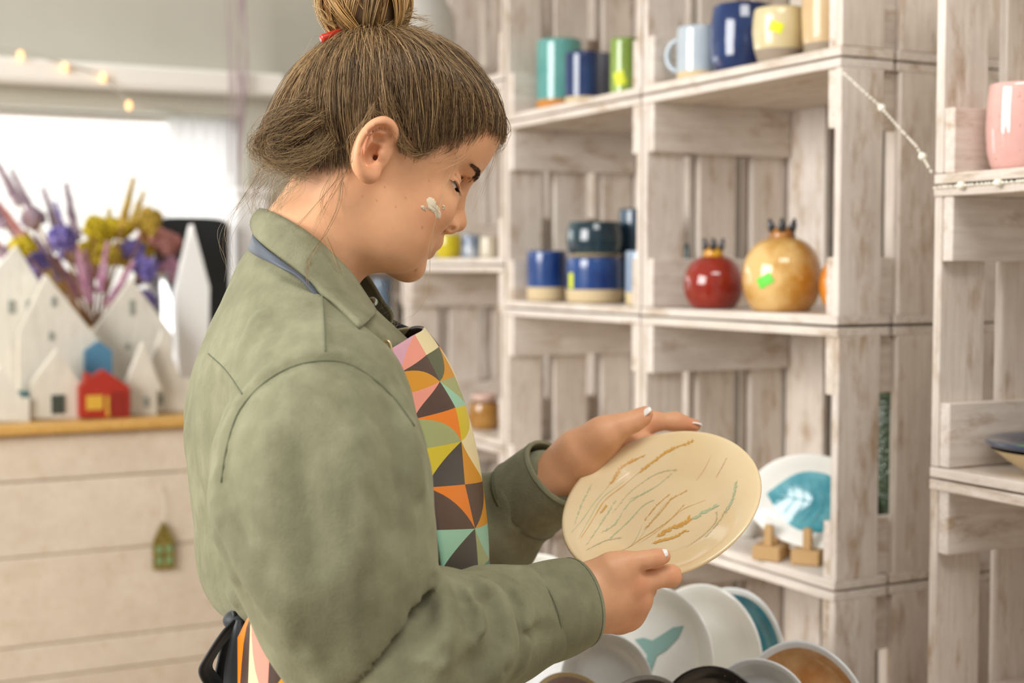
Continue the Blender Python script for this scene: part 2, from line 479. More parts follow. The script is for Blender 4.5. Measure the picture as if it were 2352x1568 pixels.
def mug(name, label, px, w, pytop, v, zs, mat, band=None, bandfrac=0.18, kind='straight', handle=None, group=None, cat='mug', sticker=None, base=None, dz=0.0):
    p = spot(px, v, zs + dz); d = depth_of(p)
    r = w / 2 / FPX * d; h = z_at(p, pytop) - p[2]
    root = empty(name, p); tag(root, label, cat, group)
    out, t = mug_profile(kind, r, h)
    def prof_r(z):
        for (r0, z0), (r1, z1) in zip(out, out[1:]):
            if z0 <= z <= z1: return r0 + (r1 - r0) * (z - z0) / max(z1 - z0, 1e-6)
        return out[-1][0]
    zb = h * bandfrac if band else 0
    nz = 22
    zs_ = [h * i / nz for i in range(nz + 1)]
    # body
    prof = [(prof_r(max(z, zb)), max(z, zb)) for z in zs_ if z >= zb - 1e-6 or True]
    prof = [(prof_r(zb), zb)] + [(prof_r(z), z) for z in zs_ if z > zb + 1e-5]
    rim = [(prof_r(h) - t * 0.3, h + t * 0.4), (prof_r(h) - t, h)]
    inner = [(prof_r(z) - t, z) for z in reversed(zs_) if h * 0.1 < z < h]
    mb = MB(); mb.lathe(prof + rim + inner, 40, cap0=not band)
    mb.build('body', mat, root, True)
    if band:
        pr = [(prof_r(z), z) for z in zs_ if z < zb - 1e-5] + [(prof_r(zb), zb)]
        MB().lathe(pr, 40).build('unglazed_foot', band, root, True)
    if handle is not None:
        a = handle; dirv = np.array([math.cos(a), math.sin(a), 0])
        pts = []
        for i in range(13):
            q = math.pi * (i / 12) - math.pi / 2
            pts.append(dirv * (r * 0.96 + r * 0.62 * math.cos(q)) + np.array([0, 0, h * 0.52 + h * 0.30 * math.sin(q)]))
        MB().tube(pts, r * 0.13, 8).build('handle', mat, root, True)
    if sticker:
        sx, sy, sw, sh, rot, smat = sticker   # px offset as angle
        a0 = math.atan2(-p[1], -p[0]) + sx
        vs = []; n = 6
        for j in range(2):
            for i in range(n + 1):
                s_ = (i / n - 0.5) * sw; q_ = (j - 0.5) * sh
                ss = s_ * math.cos(rot) - q_ * math.sin(rot); qq = s_ * math.sin(rot) + q_ * math.cos(rot)
                z = h * sy + qq; rr = prof_r(min(max(z, 0), h)) + 0.0008
                vs.append((rr * math.cos(a0 + ss / rr), rr * math.sin(a0 + ss / rr), z))
        MB().add(vs, [(i, i + 1, n + 2 + i, n + 1 + i) for i in range(n)]).build('price_sticker', smat, root)
    return root
M_YEL = simple('sticker_yellow', 'd8e020', 0.5); M_GRN = simple('sticker_green', '62d33c', 0.5)
M_CLAY = simple('bare_clay_sand', 'd2bd95', 0.75); M_CLAY2 = simple('bare_clay_brown', '9a8a78', 0.75)
G_NAVY = glaze('glaze_navy', '1d2c55', '28406f', 14); G_TEAL = glaze('glaze_teal', '4b908b', '68a59e', 9)
G_BLUE = glaze('glaze_blue', '1d3670', '2a4f8c', 12); G_PETROL = glaze('glaze_petrol', '20353f', '34525c', 12)
G_PALE = glaze('glaze_pale_blue', 'aab6c0', 'bcc6cc', 10); G_GREEN = glaze('glaze_green', '7f9a45', '95ad57', 10)
G_CREAM = glaze('glaze_cream', 'cdbb8b', 'd8c9a0', 10, 0.25); G_TAN = glaze('glaze_tan', 'c9a878', 'd6b98e', 8, 0.35)
zt = rows[4] + CT + 0.001
mug('mug', 'teal glazed mug standing behind the small navy cup', 1284, 106, 96, 0.078, zt, G_TEAL, kind='straight', band=simple('bare_clay_orange', 'c9853a', 0.7), bandfrac=0.16)
mug('cup', 'small navy cup with sandy foot beside the teal mug', 1338, 84, 124, 0.055, zt, G_NAVY, band=M_CLAY, bandfrac=0.14)
mug('cup', 'small dark slate cup tucked behind the green cup', 1376, 60, 126, 0.15, zt, simple('glaze_slate', '565a68', 0.2), cat='cup')
mug('tumbler', 'moss green tumbler with a yellow price sticker', 1432, 66, 92, 0.06, zt, G_GREEN, cat='tumbler', sticker=(-0.35, 0.3, 0.022, 0.026, 0.3, M_YEL))
mug('mug', 'pale blue grey mug with a round handle and sandy foot', 1600, 100, 66, 0.05, zt, G_PALE, band=M_CLAY, bandfrac=0.16, handle=math.atan2(AU[1], AU[0]) + 0.55)
mug('mug', 'large glossy navy mug with a clay foot', 1700, 150, 17, 0.08, zt, G_NAVY, kind='barrel', band=simple('bare_clay_ochre', 'b08b52', 0.7), bandfrac=0.05)
mug('mug', 'cream mug with grey foot and a yellow price sticker', 1784, 124, 24, 0.05, zt, G_CREAM, kind='taper', band=M_CLAY2, bandfrac=0.26, sticker=(-0.12, 0.62, 0.022, 0.016, -0.35, M_YEL))
mug('vase', 'tall tan vase with brown foot beside the cream mug', 1890, 112, -75, 0.075, zt, G_TAN, kind='barrel', band=M_CLAY2, bandfrac=0.16, cat='vase')
zm = rows[3] + CT + 0.001
mug('mug', 'blue mug with sandy foot standing alone beside the stacked mugs', 1256, 92, 578, 0.05, zm, G_BLUE, band=M_CLAY, bandfrac=0.28)
lo = mug('mug', 'blue mug with sandy foot, lower one of the stack', 1366, 132, 594, 0.07, zm, G_BLUE, band=M_CLAY, bandfrac=0.30, sticker=(-0.95, 0.5, 0.014, 0.03, 0, M_YEL))
p_ = spot(1366, 0.07, zm); hh = z_at(p_, 594) - p_[2]
mug('mug', 'petrol dark mug stacked on top of a blue mug', 1366, 132, 512, 0.07, zm, G_PETROL, kind='barrel', band=M_CLAY, bandfrac=0.10, dz=hh + 0.0025)
mug('mug', 'pale blue mug with sandy foot half hidden by the crate post', 1474, 76, 578, 0.045, zm, glaze('glaze_sky', '7f93ad', '98a8bb', 10), band=M_CLAY, bandfrac=0.25)
lo2 = mug('mug', 'dark mug, lower one of the pair behind the stacked mugs', 1458, 78, 588, 0.16, zm, G_PETROL)
p_ = spot(1458, 0.16, zm); hh = z_at(p_, 588) - p_[2]
mug('mug', 'slate blue mug stacked behind the petrol mug', 1458, 74, 482, 0.16, zm, glaze('glaze_slateblue', '2c4558', '3a566a', 10), dz=hh + 0.0025)

def pomegranate(px, w, pytop_body, v, zs, mat, label, neck, crown, sticker=False, u=None):
    p = spot(px, v, zs)
    if u is not None: p = on_plane(px, 700, room(u, 0, 0), AU); p[2] = zs
    d = depth_of(p); r = w / 2 / FPX * d; h = z_at(p, pytop_body) - p[2]
    root = empty('pomegranate_vase', p); tag(root, label, 'vase', 'pomegranate vases')
    prof = []
    for i in range(25):
        t = i / 24; a = -math.pi / 2 + 0.62 + t * (math.pi - 0.62 - 0.22)
        prof.append((r * math.cos(a) ** 0.72, h * (0.5 + 0.5 * math.sin(a) / 1.0)))
    z0 = prof[0][1]; prof = [(a_, (b_ - z0) * h / (prof[-1][1] - z0)) for a_, b_ in prof]
    MB().lathe(prof, 40).build('body', mat, root, True)
    rn = r * 0.36
    MB().lathe([(rn * 1.05, h - 0.004), (rn * 0.9, h + 0.006), (rn * 0.85, h + 0.012), (rn * 0.8, h + 0.014), (rn * 0.55, h + 0.010)], 24).build('neck', neck, root, True)
    for k in range(6):
        a = k * math.pi / 3 + 0.3
        c = np.array([math.cos(a), math.sin(a), 0])
        base = c * rn * 0.72 + np.array([0, 0, h + 0.011]); tip = c * rn * 1.0 + np.array([0, 0, h + 0.030])
        MB().tube([base, (base + tip) / 2 + c * 0.001, tip], [rn * 0.30, rn * 0.24, rn * 0.07], 7).build('crown_tip', crown, root, True)
    if sticker:
        a0 = math.atan2(-p[1], -p[0]) - 0.42; vs = []; n = 6
        for j in range(3):
            for i in range(n + 1):
                s_ = (i / n - 0.5) * 0.026; q_ = (j / 2 - 0.5) * 0.017; ro = 0.5
                ss = s_ * math.cos(ro) - q_ * math.sin(ro); qq = s_ * math.sin(ro) + q_ * math.cos(ro)
                z = h * 0.42 + qq
                rr = np.interp(z, [b_ for a_, b_ in prof], [a_ for a_, b_ in prof]) + 0.001
                vs.append((rr * math.cos(a0 + ss / rr), rr * math.sin(a0 + ss / rr), z))
        MB().add(vs, [(j * (n + 1) + i, j * (n + 1) + i + 1, (j + 1) * (n + 1) + i + 1, (j + 1) * (n + 1) + i) for j in range(2) for i in range(n)]).build('price_sticker', M_GRN, root)
    return root
M_CROWN = glaze('glaze_crown_black', '22242a', '474a50', 30, 0.1)
pomegranate(1638, 138, 588, 0.06, zm, glaze('glaze_red', '6e1a14', '8e2a1c', 10, 0.07), 'dark red glossy pomegranate vase with a yellow neck', glaze('glaze_yellow_neck', 'c98a1d', 'd8a830', 30), M_CROWN)
pomegranate(1795, 182, 546, 0.065, zm, glaze('glaze_gold', 'b8832e', 'dcb878', 18, 0.15), 'mottled golden pomegranate vase with a green price sticker', glaze('glaze_gold_neck', '7a4a22', 'b57a3a', 20), M_CROWN, True)
pomegranate(1962, 160, 580, 0.075, zm, glaze('glaze_orange', 'c7661a', 'd98c2c', 14, 0.1), 'orange pomegranate vase half hidden by the crate end', glaze('glaze_orange_neck', 'd08a22', 'd99a30', 20), glaze('glaze_silver', '6d7184', 'a5a8b6', 20), u=0.088)
# thin dark bottle behind
p = spot(1577, 0.20, zm)
MB().lathe([(0.008, 0), (0.010, 0.01), (0.0105, 0.05), (0.006, 0.075), (0.0045, 0.10), (0.005, 0.112)], 14).build('bottle', [glaze('glaze_bottle', '12343c', '1c4a50', 20)], None, True)
o = bpy.data.objects['bottle']; o.location = p; tag(o, 'thin dark teal bottle behind the red pomegranate', 'bottle')

# ---- oval plates
def dish(name, rx, ry, depth, mats, parent=None, n=56, wob=0.0, seed=0, th=0.006, rim=0.78, two=True, prof=None):
    """a shallow dish in its own XY plane, opening towards +Z; outline slightly uneven"""
    r = random.Random(seed); ph = [r.random() * 6 for _ in range(4)]
    def ow(a): return 1 + wob * (math.sin(2 * a + ph[0]) + 0.7 * math.sin(3 * a + ph[1]) + 0.4 * math.sin(5 * a + ph[2]))
    top = [(0.02, 0), (0.25, 0), (0.5, 0.0), (rim - 0.12, 0.06), (rim, 0.45), (rim + 0.1, 0.78), (0.97, 0.97), (1.0, 1.0)]
    top = prof or top
    mb = MB(); vs = []; fs = []; mi = []
    rings = [(f, depth * g, 0) for f, g in top] + [(1.008, depth - th * 0.45, 0), (0.99, depth - th, 0), (rim + 0.08, depth * 0.7 - th, 0), (rim - 0.1, -th, 0), (0.4, -th, 0), (0.02, -th, 0)]
    for f, z, _ in rings:
        for i in range(n):
            a = 2 * math.pi * i / n; w = 1 + (ow(a) - 1) * f
            vs.append((rx * f * w * math.cos(a), ry * f * w * math.sin(a), z))
    nt_ = len(top)
    for j in range(len(rings) - 1):
        for i in range(n):
            a = j * n + i; b2 = j * n + (i + 1) % n
            fs.append((a, a + n, b2 + n, b2)); mi.append(0 if (j < nt_ - 3 and two) else 1)
    fs.append(tuple(range(n))); mi.append(0)
    k = (len(rings) - 1) * n; fs.append(tuple(k + i for i in reversed(range(n)))); mi.append(1)
    mb.v = vs; mb.f = [tuple(reversed(f)) for f in fs]; mb.m = mi
    return mb.build(name, mats, parent, True)
def orient(o, loc, normal, up=(0, 0, 1), roll=0.0):
    z = Vector(normal).normalized(); x = Vector(up).cross(z).normalized(); y = z.cross(x)
    m = Matrix((x, y, z)).transposed().to_4x4() @ Matrix.Rotation(roll, 4, 'Z'); m.translation = Vector(loc)
    o.matrix_world = m
    return m
G_WHITE = glaze('glaze_white', 'e6e6df', 'f0efe9', 8, 0.1); G_WHITE2 = glaze('glaze_white_cool', 'd9dcdc', 'e6e7e5', 8, 0.12)
G_LEAF = glaze('glaze_leaf_teal', '3f8c9c', '69aab4', 22, 0.06)
pc = P(1866, 1160, 2.20)
root = empty('leaf_plate', pc); tag(root, 'white oval plate with a raised teal leaf on a wooden stand', 'plate')
nrm = (-AV * 0.75 - AU * 0.55 + np.array([0, 0, 0.28]))
pl = dish('plate_body', 0.098, 0.073, 0.012, [G_WHITE, G_WHITE], root, wob=0.015, seed=3)
mtx = orient(root, pc, nrm, roll=-0.10)
vs = []; nn = 40
for j, f in enumerate((0.0, 0.5, 0.85, 1.0)):
    for i in range(nn):
        a = 2 * math.pi * i / nn
        x = 0.072 * math.cos(a); y = 0.047 * math.sin(a) * (1 - abs(math.cos(a)) ** 3 * 0.75)
        q_ = math.hypot(x * f / 0.098, y * f / 0.073); vs.append((x * f, y * f, 0.0030 * (1 - f ** 2) + 0.0012 + 0.012 * float(np.interp(q_, [0, 0.5, 0.66, 0.78, 0.88], [0, 0, 0.06, 0.45, 0.78]))))
fs = [(j * nn + i, j * nn + (i + 1) % nn, (j + 1) * nn + (i + 1) % nn, (j + 1) * nn + i) for j in range(3) for i in range(nn)]
MB().add(vs, [tuple(reversed(f)) for f in fs] ).build('leaf', G_LEAF, root, True)
def leaf_z(x, y):
    c = min(abs(x) / 0.072, 0.999); ym = 0.047 * math.sqrt(1 - c * c) * (1 - c ** 3 * 0.75)
    f = min(max(c, abs(y) / max(ym, 1e-4)), 1.0); q_ = math.hypot(x / 0.098, y / 0.073)
    return 0.0030 * (1 - f ** 2) + 0.0012 + 0.012 * float(np.interp(q_, [0, 0.5, 0.66, 0.78, 0.88], [0, 0, 0.06, 0.45, 0.78])) + 0.0004
def leaf_y(x):
    c = min(abs(x) / 0.072, 0.999); return 0.047 * math.sqrt(1 - c * c) * (1 - c ** 3 * 0.75)
mbv = MB(); mbv.tube([(x, 0, leaf_z(x, 0)) for x in np.linspace(-0.064, 0.064, 17)], 0.0011, 6)
for k in range(-3, 4):
    for s in (-1, 1):
        x = k * 0.015 + 0.004; xe = x - 0.014; ye = s * 0.72 * leaf_y(xe)
        mbv.tube([(x + (xe - x) * t, ye * t, leaf_z(x + (xe - x) * t, ye * t)) for t in np.linspace(0, 1, 6)], 0.0008, 5)
mbv.build('leaf_vein', G_LEAF, root, True)
zl = rows[2] + CT + 0.001
M_STAND = simple('plain_beech', 'bf9a68', 0.6)
MW = np.array(mtx); _pv = np.array([(MW @ np.array([*v.co, 1.0]))[:3] for v in pl.data.vertices])
_nh = np.array(nrm); _nh[2] = 0; _nh /= np.linalg.norm(_nh); _th = np.array([-_nh[1], _nh[0], 0])
def px_of(p):
    q = p - CAM; return 1176 + FPX * (q @ C_R) / (q @ C_F)
_low = _pv[_pv[:, 2] < _pv[:, 2].min() + 0.03]
_lift = zl + 0.0215 - _pv[:, 2].min()
root.location.z += _lift; _low = _low + [0, 0, _lift]
st = empty('plate_stand', np.array([pc[0], pc[1], zl])); tag(st, 'small beech plate stand under the leaf plate', 'stand')
SO_ = np.array([pc[0], pc[1], zl]); feet = []
for tx in (1757, 1867):
    cand = _low[np.abs(np.array([px_of(p) for p in _low]) - tx) < 16]
    c = cand[np.argmin(cand[:, 2])] if len(cand) else _low[np.argmin(_low[:, 2])]
    hgt = min(float(c[2]) - zl, 0.0215) + 0.0006; q = np.array([c[0], c[1], zl]) - SO_; feet.append(q)
    fronts = _low[np.linalg.norm((_low - c) @ np.c_[_th], axis=1) < 0.010]; nf = max((p - c) @ _nh for p in fronts); nb_ = min((p - c) @ _nh for p in fronts)
    fr_ = lambda x, y, z: q + x * _th + y * _nh + np.array([0, 0, z])
    MB().box(-0.022, 0.022, nb_ - 0.020, nf + 0.024, 0, hgt, bev=0.002, fr=fr_).build('foot', M_STAND, st)
    MB().box(-0.0065, 0.0065, nf + 0.0004, nf + 0.0130, hgt - 0.001, hgt + 0.032, bev=0.0015, fr=fr_).build('peg', M_STAND, st)
    MB().box(-0.0065, 0.0065, nb_ - 0.0190, nb_ - 0.0070, hgt - 0.001, hgt + 0.010, bev=0.0015, fr=fr_).build('back_peg', M_STAND, st)
rod = MB(); rod.tube([feet[0] - _nh * 0.02 + np.array([0, 0, 0.009]), feet[1] - _nh * 0.02 + np.array([0, 0, 0.009])], 0.005, 8); rod.build('rod', M_STAND, st, True)
# small teal bowl behind, dark green glossy slab near the crate end, white bowls
p = spot(1722, 0.10, zl); o = dish('bowl', 0.035, 0.035, 0.030, [G_LEAF, G_WHITE], rim=0.6); o.location = p + np.array([0, 0, 0.006]); tag(o, 'little bowl teal inside next to the leaf plate', 'bowl')
p = on_plane(2044, 1000, room(0.075, 0, 0), AU); p[2] = zl
m, nt, b = mat_new('hammered_green_glaze'); b.inputs['Base Color'].default_value = (*lin('3c4a35'), 1); b.inputs['Roughness'].default_value = 0.06
bump(nt, b, noise(nt, coords(nt), 130, 2), 1.0, 0.004)
mb = MB(); h_ = z_at(p, 880) - p[2]
mb.lathe([(0.024, 0), (0.032, 0.01), (0.036, h_ * 0.4), (0.036, h_ * 0.8), (0.030, h_)], 32)
o = mb.build('vase', m, None, True); o.location = p; tag(o, 'tall hammered dark green vase seen through the crate end', 'vase')
# ---- further crates towards the window wall
zc2 = rowsc[3] + CT + 0.001
mug('bowl', 'yellow bowl on the crate behind the persons face', 1030, 66, 540, 0.06, zc2, glaze('glaze_yellow', 'c9b513', 'd8c630', 10), kind='taper', cat='bowl')
mug('cup', 'low navy and white cup beside the yellow bowl', 1082, 44, 540, 0.05, zc2, glaze('glaze_navy_white', '3a5578', 'd4d8dc', 30), cat='cup')
mug('cup', 'low pale sand cup at the end of the crate shelf', 1124, 44, 546, 0.06, zc2, glaze('glaze_sand', 'c9bda4', 'd8cfbb', 10), cat='cup')
mug('jar', 'slate blue jar in the crate by the window wall', 876, 50, 640, 0.08, rowsc[2] + CT + 0.001, glaze('glaze_denim', '5c7590', '8fa2b5', 14), cat='jar')
zc1 = rowsc[2] + CT + 0.001
mug('pot', 'mustard brown pot low in the crate beside the apron', 1112, 76, 925, 0.06, zc1, glaze('glaze_brown', '8a5a22', 'b58642', 12), kind='barrel', cat='pot')
mug('dish', 'pinkish dish stacked on the mustard brown pot', 1112, 60, 905, 0.06, zc1, simple('glaze_blush', 'd3b2a4', 0.3), kind='taper', cat='dish', dz=z_at(spot(1112, 0.06, zc1), 925) - zc1 + 0.002)

# ---- near stack: pink mug, slate dish
zb_ = rowsb[4] + CT + 0.001
pk = mug('mug', 'large speckled pink mug in the top crate of the pearl stack', 2330, 142, 196, 0.065, zb_, glaze('glaze_pink', 'd9a79e', 'e2b5ac', 10, 0.08, spots='b06a58', spot_scale=330, thr=0.73), kind='barrel')
zb2 = rowsb[3] + CT + 0.001
pd_ = room(-0.322, 0.10, zb2)
root = empty('dish', pd_); tag(root, 'slate blue clay dish with a green price sticker', 'dish')
o = dish('dish_body', 0.098, 0.098, 0.012, [glaze('glaze_slate_dish', '3a4358', '4c5568', 14, 0.08), glaze('glaze_slate_dish', '3a4358')], root, wob=0.012, seed=5, rim=0.7, th=0.007)
o.location = (0, 0, 0.030)
MB().lathe([(0.05, 0), (0.052, 0.003), (0.070, 0.014), (0.091, 0.030)], 48, cap1=False).build('unglazed_foot', M_CLAY, root, True)
so = MB().box(-0.012, 0.012, -0.008, 0.008, 0, 0.0008).build('price_sticker', M_GRN, root); so.location = (-0.066, -0.026, 0.0372); so.rotation_euler = (0.05, 0.12, 0.3)

# ---- pearl garland
M_PEARL = simple('pearl', 'ece7d6', 0.15, Coat_Weight=0.6)
def garland(pts, label, big):
    root = empty('pearl_garland', pts[0]); tag(root, label, 'garland', None)
    P0 = np.asarray(pts[0]); pts = [np.asarray(q) for q in pts]
    seg = [np.linalg.norm(b - a) for a, b in zip(pts, pts[1:])]; L = sum(seg); cum = np.concatenate([[0], np.cumsum(seg)])
    A = np.array(pts)
    def at(s): return np.array([np.interp(s, cum, A[:, k]) for k in range(3)])
    MB().tube([q - P0 for q in pts], 0.0004, 5).build('thread', M_PEARL, root)
    sm = MB().ball((0, 0, 0), 0.0021, 8, 6).mesh('pearl', True); sm.materials.append(M_PEARL)
    bg = MB().ball((0, 0, 0), 0.0056, 14, 10).mesh('large_pearl', True); bg.materials.append(M_PEARL)
    s = 0.004; k = 0
    while s < L:
        if any(abs(s - b_) < 0.004 for b_ in big):
            link('large_pearl', bg, None, root, at(s) - P0); s += 0.008
        else:
            link('pearl', sm, None, root, at(s) - P0); s += random.uniform(0.0045, 0.009)
        k += 1
    return root
fr = -0.004
a_ = on_plane(1938, 166, room(0, fr - 0.003, 0), AV); b_ = on_plane(2020, 243, room(-0.02, 0, 0), AU); c_ = on_plane(2105, 335, room(UB * 0.62, 0, 0), AU); d_ = on_plane(2142, 400, room(0, fr, 0), AV)
e0 = on_plane(2142, 432, room(0, fr - 0.003, 0), AV)
def front(px, py): return on_plane(px, py, room(0, -0.006, 0), AV)
garland([front(1936, 166), P(1978, 205, 1.955), P(2021, 243, 1.93), P(2062, 290, 1.90), P(2105, 336, 1.868), front(2140, 396)], 'thin pearl garland strung across the gap between the two crate stacks', [0.10, 0.205])
garland([front(2142, 432), front(2230, 424), front(2330, 417), front(2420, 408)], 'pearl garland lying along the joint under the pink mug', [0.0, 0.050, 0.112])

# ------------------------------------------------------------------ standing plates on the low display table
TZ = 0.80
M_TAB = wood_mat('table_wood', 'd9c9ae', 'c4b08f', 'a88963', 0.3, 0)
tb = empty('display_table', room(0.50, -0.30, 0)); tag(tb, 'low wooden display table carrying the standing plates', 'table')
def tloc(u0, u1, v0, v1, z0, z1, nm, mat=M_TAB):
    o = rp(nm, u0, u1, v0, v1, z0, z1, mat, tb, 0.003); return o
for i in range(4): tloc(-0.15, 0.85, -0.58 + i * 0.14, -0.445 + i * 0.14, TZ - 0.02, TZ, 'table_board')
for u_ in (-0.12, 0.78):
    for v_ in (-0.56, -0.08): tloc(u_, u_ + 0.04, v_, v_ + 0.04, 0, TZ - 0.02, 'leg')
def standing(px, py_top, d, R, yaw, tilt, mats, label, seed=0, wob=0.012, depth=0.018, ry=None, name='plate', extra=None):
    """a plate on edge; yaw turns its face from the camera towards the left wall"""
    top = P(px, py_top, d)
    ry = ry or R
    f = np.array([-math.sin(yaw), -math.cos(yaw), 0])
    n_ = f * math.cos(tilt) + np.array([0, 0, math.sin(tilt)])
    upv = np.array([0, 0, 1]) * math.cos(tilt) - f * math.sin(tilt)
    c = top - upv * ry
    low = c - upv * ry
    root = empty(name, c); tag(root, label, 'plate' if name == 'plate' else name)
    dish(name + '_body', R, ry, depth, mats, root, wob=wob, seed=seed, rim=0.80)
    orient(root, c, n_)
    if extra: extra(root)
    slots.append((low, f, px))
    return root
slots = []
G_GREY = glaze('glaze_light_grey', 'c9ccca', 'd8d9d6', 9, 0.12)
def tail(root):
    pts = []
    def blob(poly, nm):
        vs = [(x * 1.15 - 0.004, y * 1.15 + 0.022, 0.0012) for x, y in poly]; MB().add(vs, [tuple(range(len(vs)))]).build(nm, simple('tail_teal', '86aca5', 0.25), root)
    blob([(-0.014, -0.062), (-0.006, -0.062), (-0.001, -0.030), (0.004, -0.012), (0.016, -0.004), (0.030, 0.012), (0.036, 0.026), (0.022, 0.022), (0.006, 0.010), (-0.004, 0.003), (-0.016, 0.004), (-0.028, 0.000), (-0.018, -0.007), (-0.009, -0.014), (-0.009, -0.034)], 'whale_tail')
standing(1525, 1341, 1.80, 0.098, 0.75, 0.16, [G_WHITE, G_WHITE], 'white plate painted with a teal whale tail', 1, extra=tail)
standing(1642, 1343, 1.87, 0.098, 0.80, 0.16, [G_WHITE, G_WHITE], 'plain white plate right behind the whale tail plate', 2)
standing(1708, 1349, 1.94, 0.088, 0.80, 0.16, [glaze('glaze_ocean', '1c6f84', '3d97a6', 10, 0.08), G_WHITE2], 'plate with ocean blue centre and white rim', 3, wob=0.02)
standing(1415, 1452, 1.74, 0.062, 0.55, 0.18, [G_GREY, G_GREY], 'light grey small plate in front of the whale tail plate', 4)
standing(1290, 1462, 1.86, 0.070, 0.55, 0.18, [G_WHITE2, G_WHITE2], 'greyish white plate leaning just under the jacket cuff', 5)
standing(1250, 1272, 2.06, 0.060, 0.35, 0.16, [G_WHITE, G_WHITE], 'white plate seen between the two sleeves', 6)
standing(1322, 1541, 1.64, 0.050, 0.35, 0.22, [glaze('glaze_mauve', 'a8948c', 'b5a39a', 9, 0.25, spots='6e6660', spot_scale=260, thr=0.7), G_CREAM], 'small mauve speckled plate at the front of the table', 7)
standing(1506, 1546, 1.60, 0.050, 0.40, 0.22, [glaze('glaze_charcoal', '55524e', '6a665f', 14, 0.2), glaze('glaze_pewter', '8a8a88', 'b5b5b2', 20, 0.15)], 'small charcoal plate with a silvery rim', 8, wob=0.02)
standing(1650, 1529, 1.63, 0.062, 0.35, 0.22, [glaze('glaze_black_dots', '1b1a19', '2b2a28', 14, 0.2, spots='8c8c88', spot_scale=210, thr=0.72), simple('glaze_black', '1c1b1a', 0.2)], 'black plate with pale dots', 9, wob=0.01)
standing(1762, 1513, 1.66, 0.062, 0.45, 0.20, [G_GREY, G_WHITE2], 'small white plate between the black and the orange plates', 10)
standing(1862, 1474, 1.69, 0.080, 0.55, 0.20, [glaze('glaze_orange_wash', 'b27a44', 'd0a878', 16, 0.15), G_WHITE2], 'orange washed plate with a white rim beside the crate post', 11, wob=0.02)
# racks that hold the plates upright
M_RACK = simple('rack_beech', 'c9ad80', 0.6)
for k, (low, f, px) in enumerate(slots):
    base = np.array([low[0], low[1], TZ])
    rk = empty('plate_rack', base); tag(rk, 'wooden block rack with pegs under a standing plate', 'rack', 'plate racks on the display table')
    g = np.array([f[1], -f[0], 0]); hgt = max(low[2] - TZ - 0.002, 0.012)
    MB().box(-0.022, 0.022, -0.022, 0.018, 0, hgt, bev=0.002, fr=lambda x, y, z: x * g + y * f + np.array([0, 0, z])).build('block', M_RACK, rk)
    for s in (-1, 1):
        for y in (-0.018, 0.014):
            MB().tube([s * 0.015 * g + y * f + np.array([0, 0, hgt - 0.002]), s * 0.015 * g + (y * 1.25) * f + np.array([0, 0, hgt + 0.02])], 0.004, 8).build('peg', M_RACK, rk)

# ------------------------------------------------------------------ counter with ornaments
CU = 1.47
def uv_on(px, py, u):
    p = on_plane(px, py, room(u, 0, 0), AU); return float(np.dot(p - Q0, AV)), float(p[2])
_, ctz = uv_on(200, 969, CU - 0.02); _, ctz0 = uv_on(200, 992, CU - 0.02)
VL, VR = -2.5, -0.46
ct = empty('shop_counter', room(CU + 0.2, (VL + VR) / 2, 0)); tag(ct, 'counter clad in pale planks with a honey coloured top', 'counter')
M_PLANK = wood_mat('counter_plank', 'e0d3c0', 'd6c7b1', 'c0a27c', 0.35, 1)
def yx(name): pass
zs_ = [uv_on(200, y, CU)[1] for y in (992, 1098, 1268, 1470, 1545)]
zs_ += [zs_[-1] - 0.15 * k for k in range(1, 6)]
for a, b2 in zip(zs_, zs_[1:]):
    rp('plank', CU, CU + 0.018, VL, VR, max(b2, 0) + 0.002, a - 0.001, M_PLANK, ct, 0.003)
rp('counter_top', CU - 0.025, CU + 0.42, VL - 0.02, VR + 0.02, ctz0, ctz, wood_mat('honey_wood', 'd9ae62', 'cb9c4f', 'b9843c', 0.4, 1, 0.45), ct, 0.004)
rp('side_panel', CU + 0.02, CU + 0.40, VR - 0.02, VR, 0, ctz0, M_PLANK, ct, 0.003)
rp('side_panel', CU + 0.02, CU + 0.40, VL, VL + 0.02, 0, ctz0, M_PLANK, ct, 0.003)
# wooden houses
M_HW = wood_mat('house_white', 'e3dfd2', 'd6d2c6', 'b8b0a0', 0.3, 2)
def house(poly, u, th, label, mat, name='wooden_house', holes=(), cat='ornament', chim=None):
    """front outline given as pixels on the plane at u, extruded to thickness th; holes: (px0,px1,py0,py1,material) recessed openings"""
    pts = [uv_on(x, y, u) for x, y in poly]
    zmin = min(z for _, z in pts); off = ctz - zmin
    vc = sum(v for v, _ in pts) / len(pts)
    root = empty(name, room(u, vc, ctz)); tag(root, label, cat, 'little house ornaments on the counter')
    n = len(pts)
    loc = lambda du, v, z: du * AU + (v - vc) * AV + np.array([0, 0, z + off - ctz])
    vs = [loc(0, v, z) for v, z in pts] + [loc(th, v, z) for v, z in pts]
    fs = [tuple(range(n)), tuple(range(2 * n - 1, n - 1, -1))] + [(i, n + i, n + (i + 1) % n, (i + 1) % n) for i in range(n)]
    MB().add(vs, fs).build('house_body' if 'house' in name else 'tree_body', mat, root)
    for x0, x1, y0, y1, hm, nm in holes:
        (va, za), (vb, zb3) = uv_on(x0, y1, u), uv_on(x1, y0, u)
        mb = MB(); mb.box(-0.003, 0.002, va, vb, za, zb3, fr=lambda x, y, z: loc(x, y, z)); mb.build(nm, hm, root)
    return root
M_TEALW = simple('toy_teal', '6fa0a6', 0.5); M_DKW = simple('toy_dark', '3c443a', 0.6); M_RED = simple('toy_red', 'a82c1a', 0.45); M_YELW = simple('toy_yellow', 'd3a63c', 0.5); M_DRED = simple('toy_dark_red', '8c2013', 0.5); M_GRYW = simple('toy_grey', '8f938a', 0.6); M_BLUEW = simple('toy_blue', '4d7f9c', 0.5)
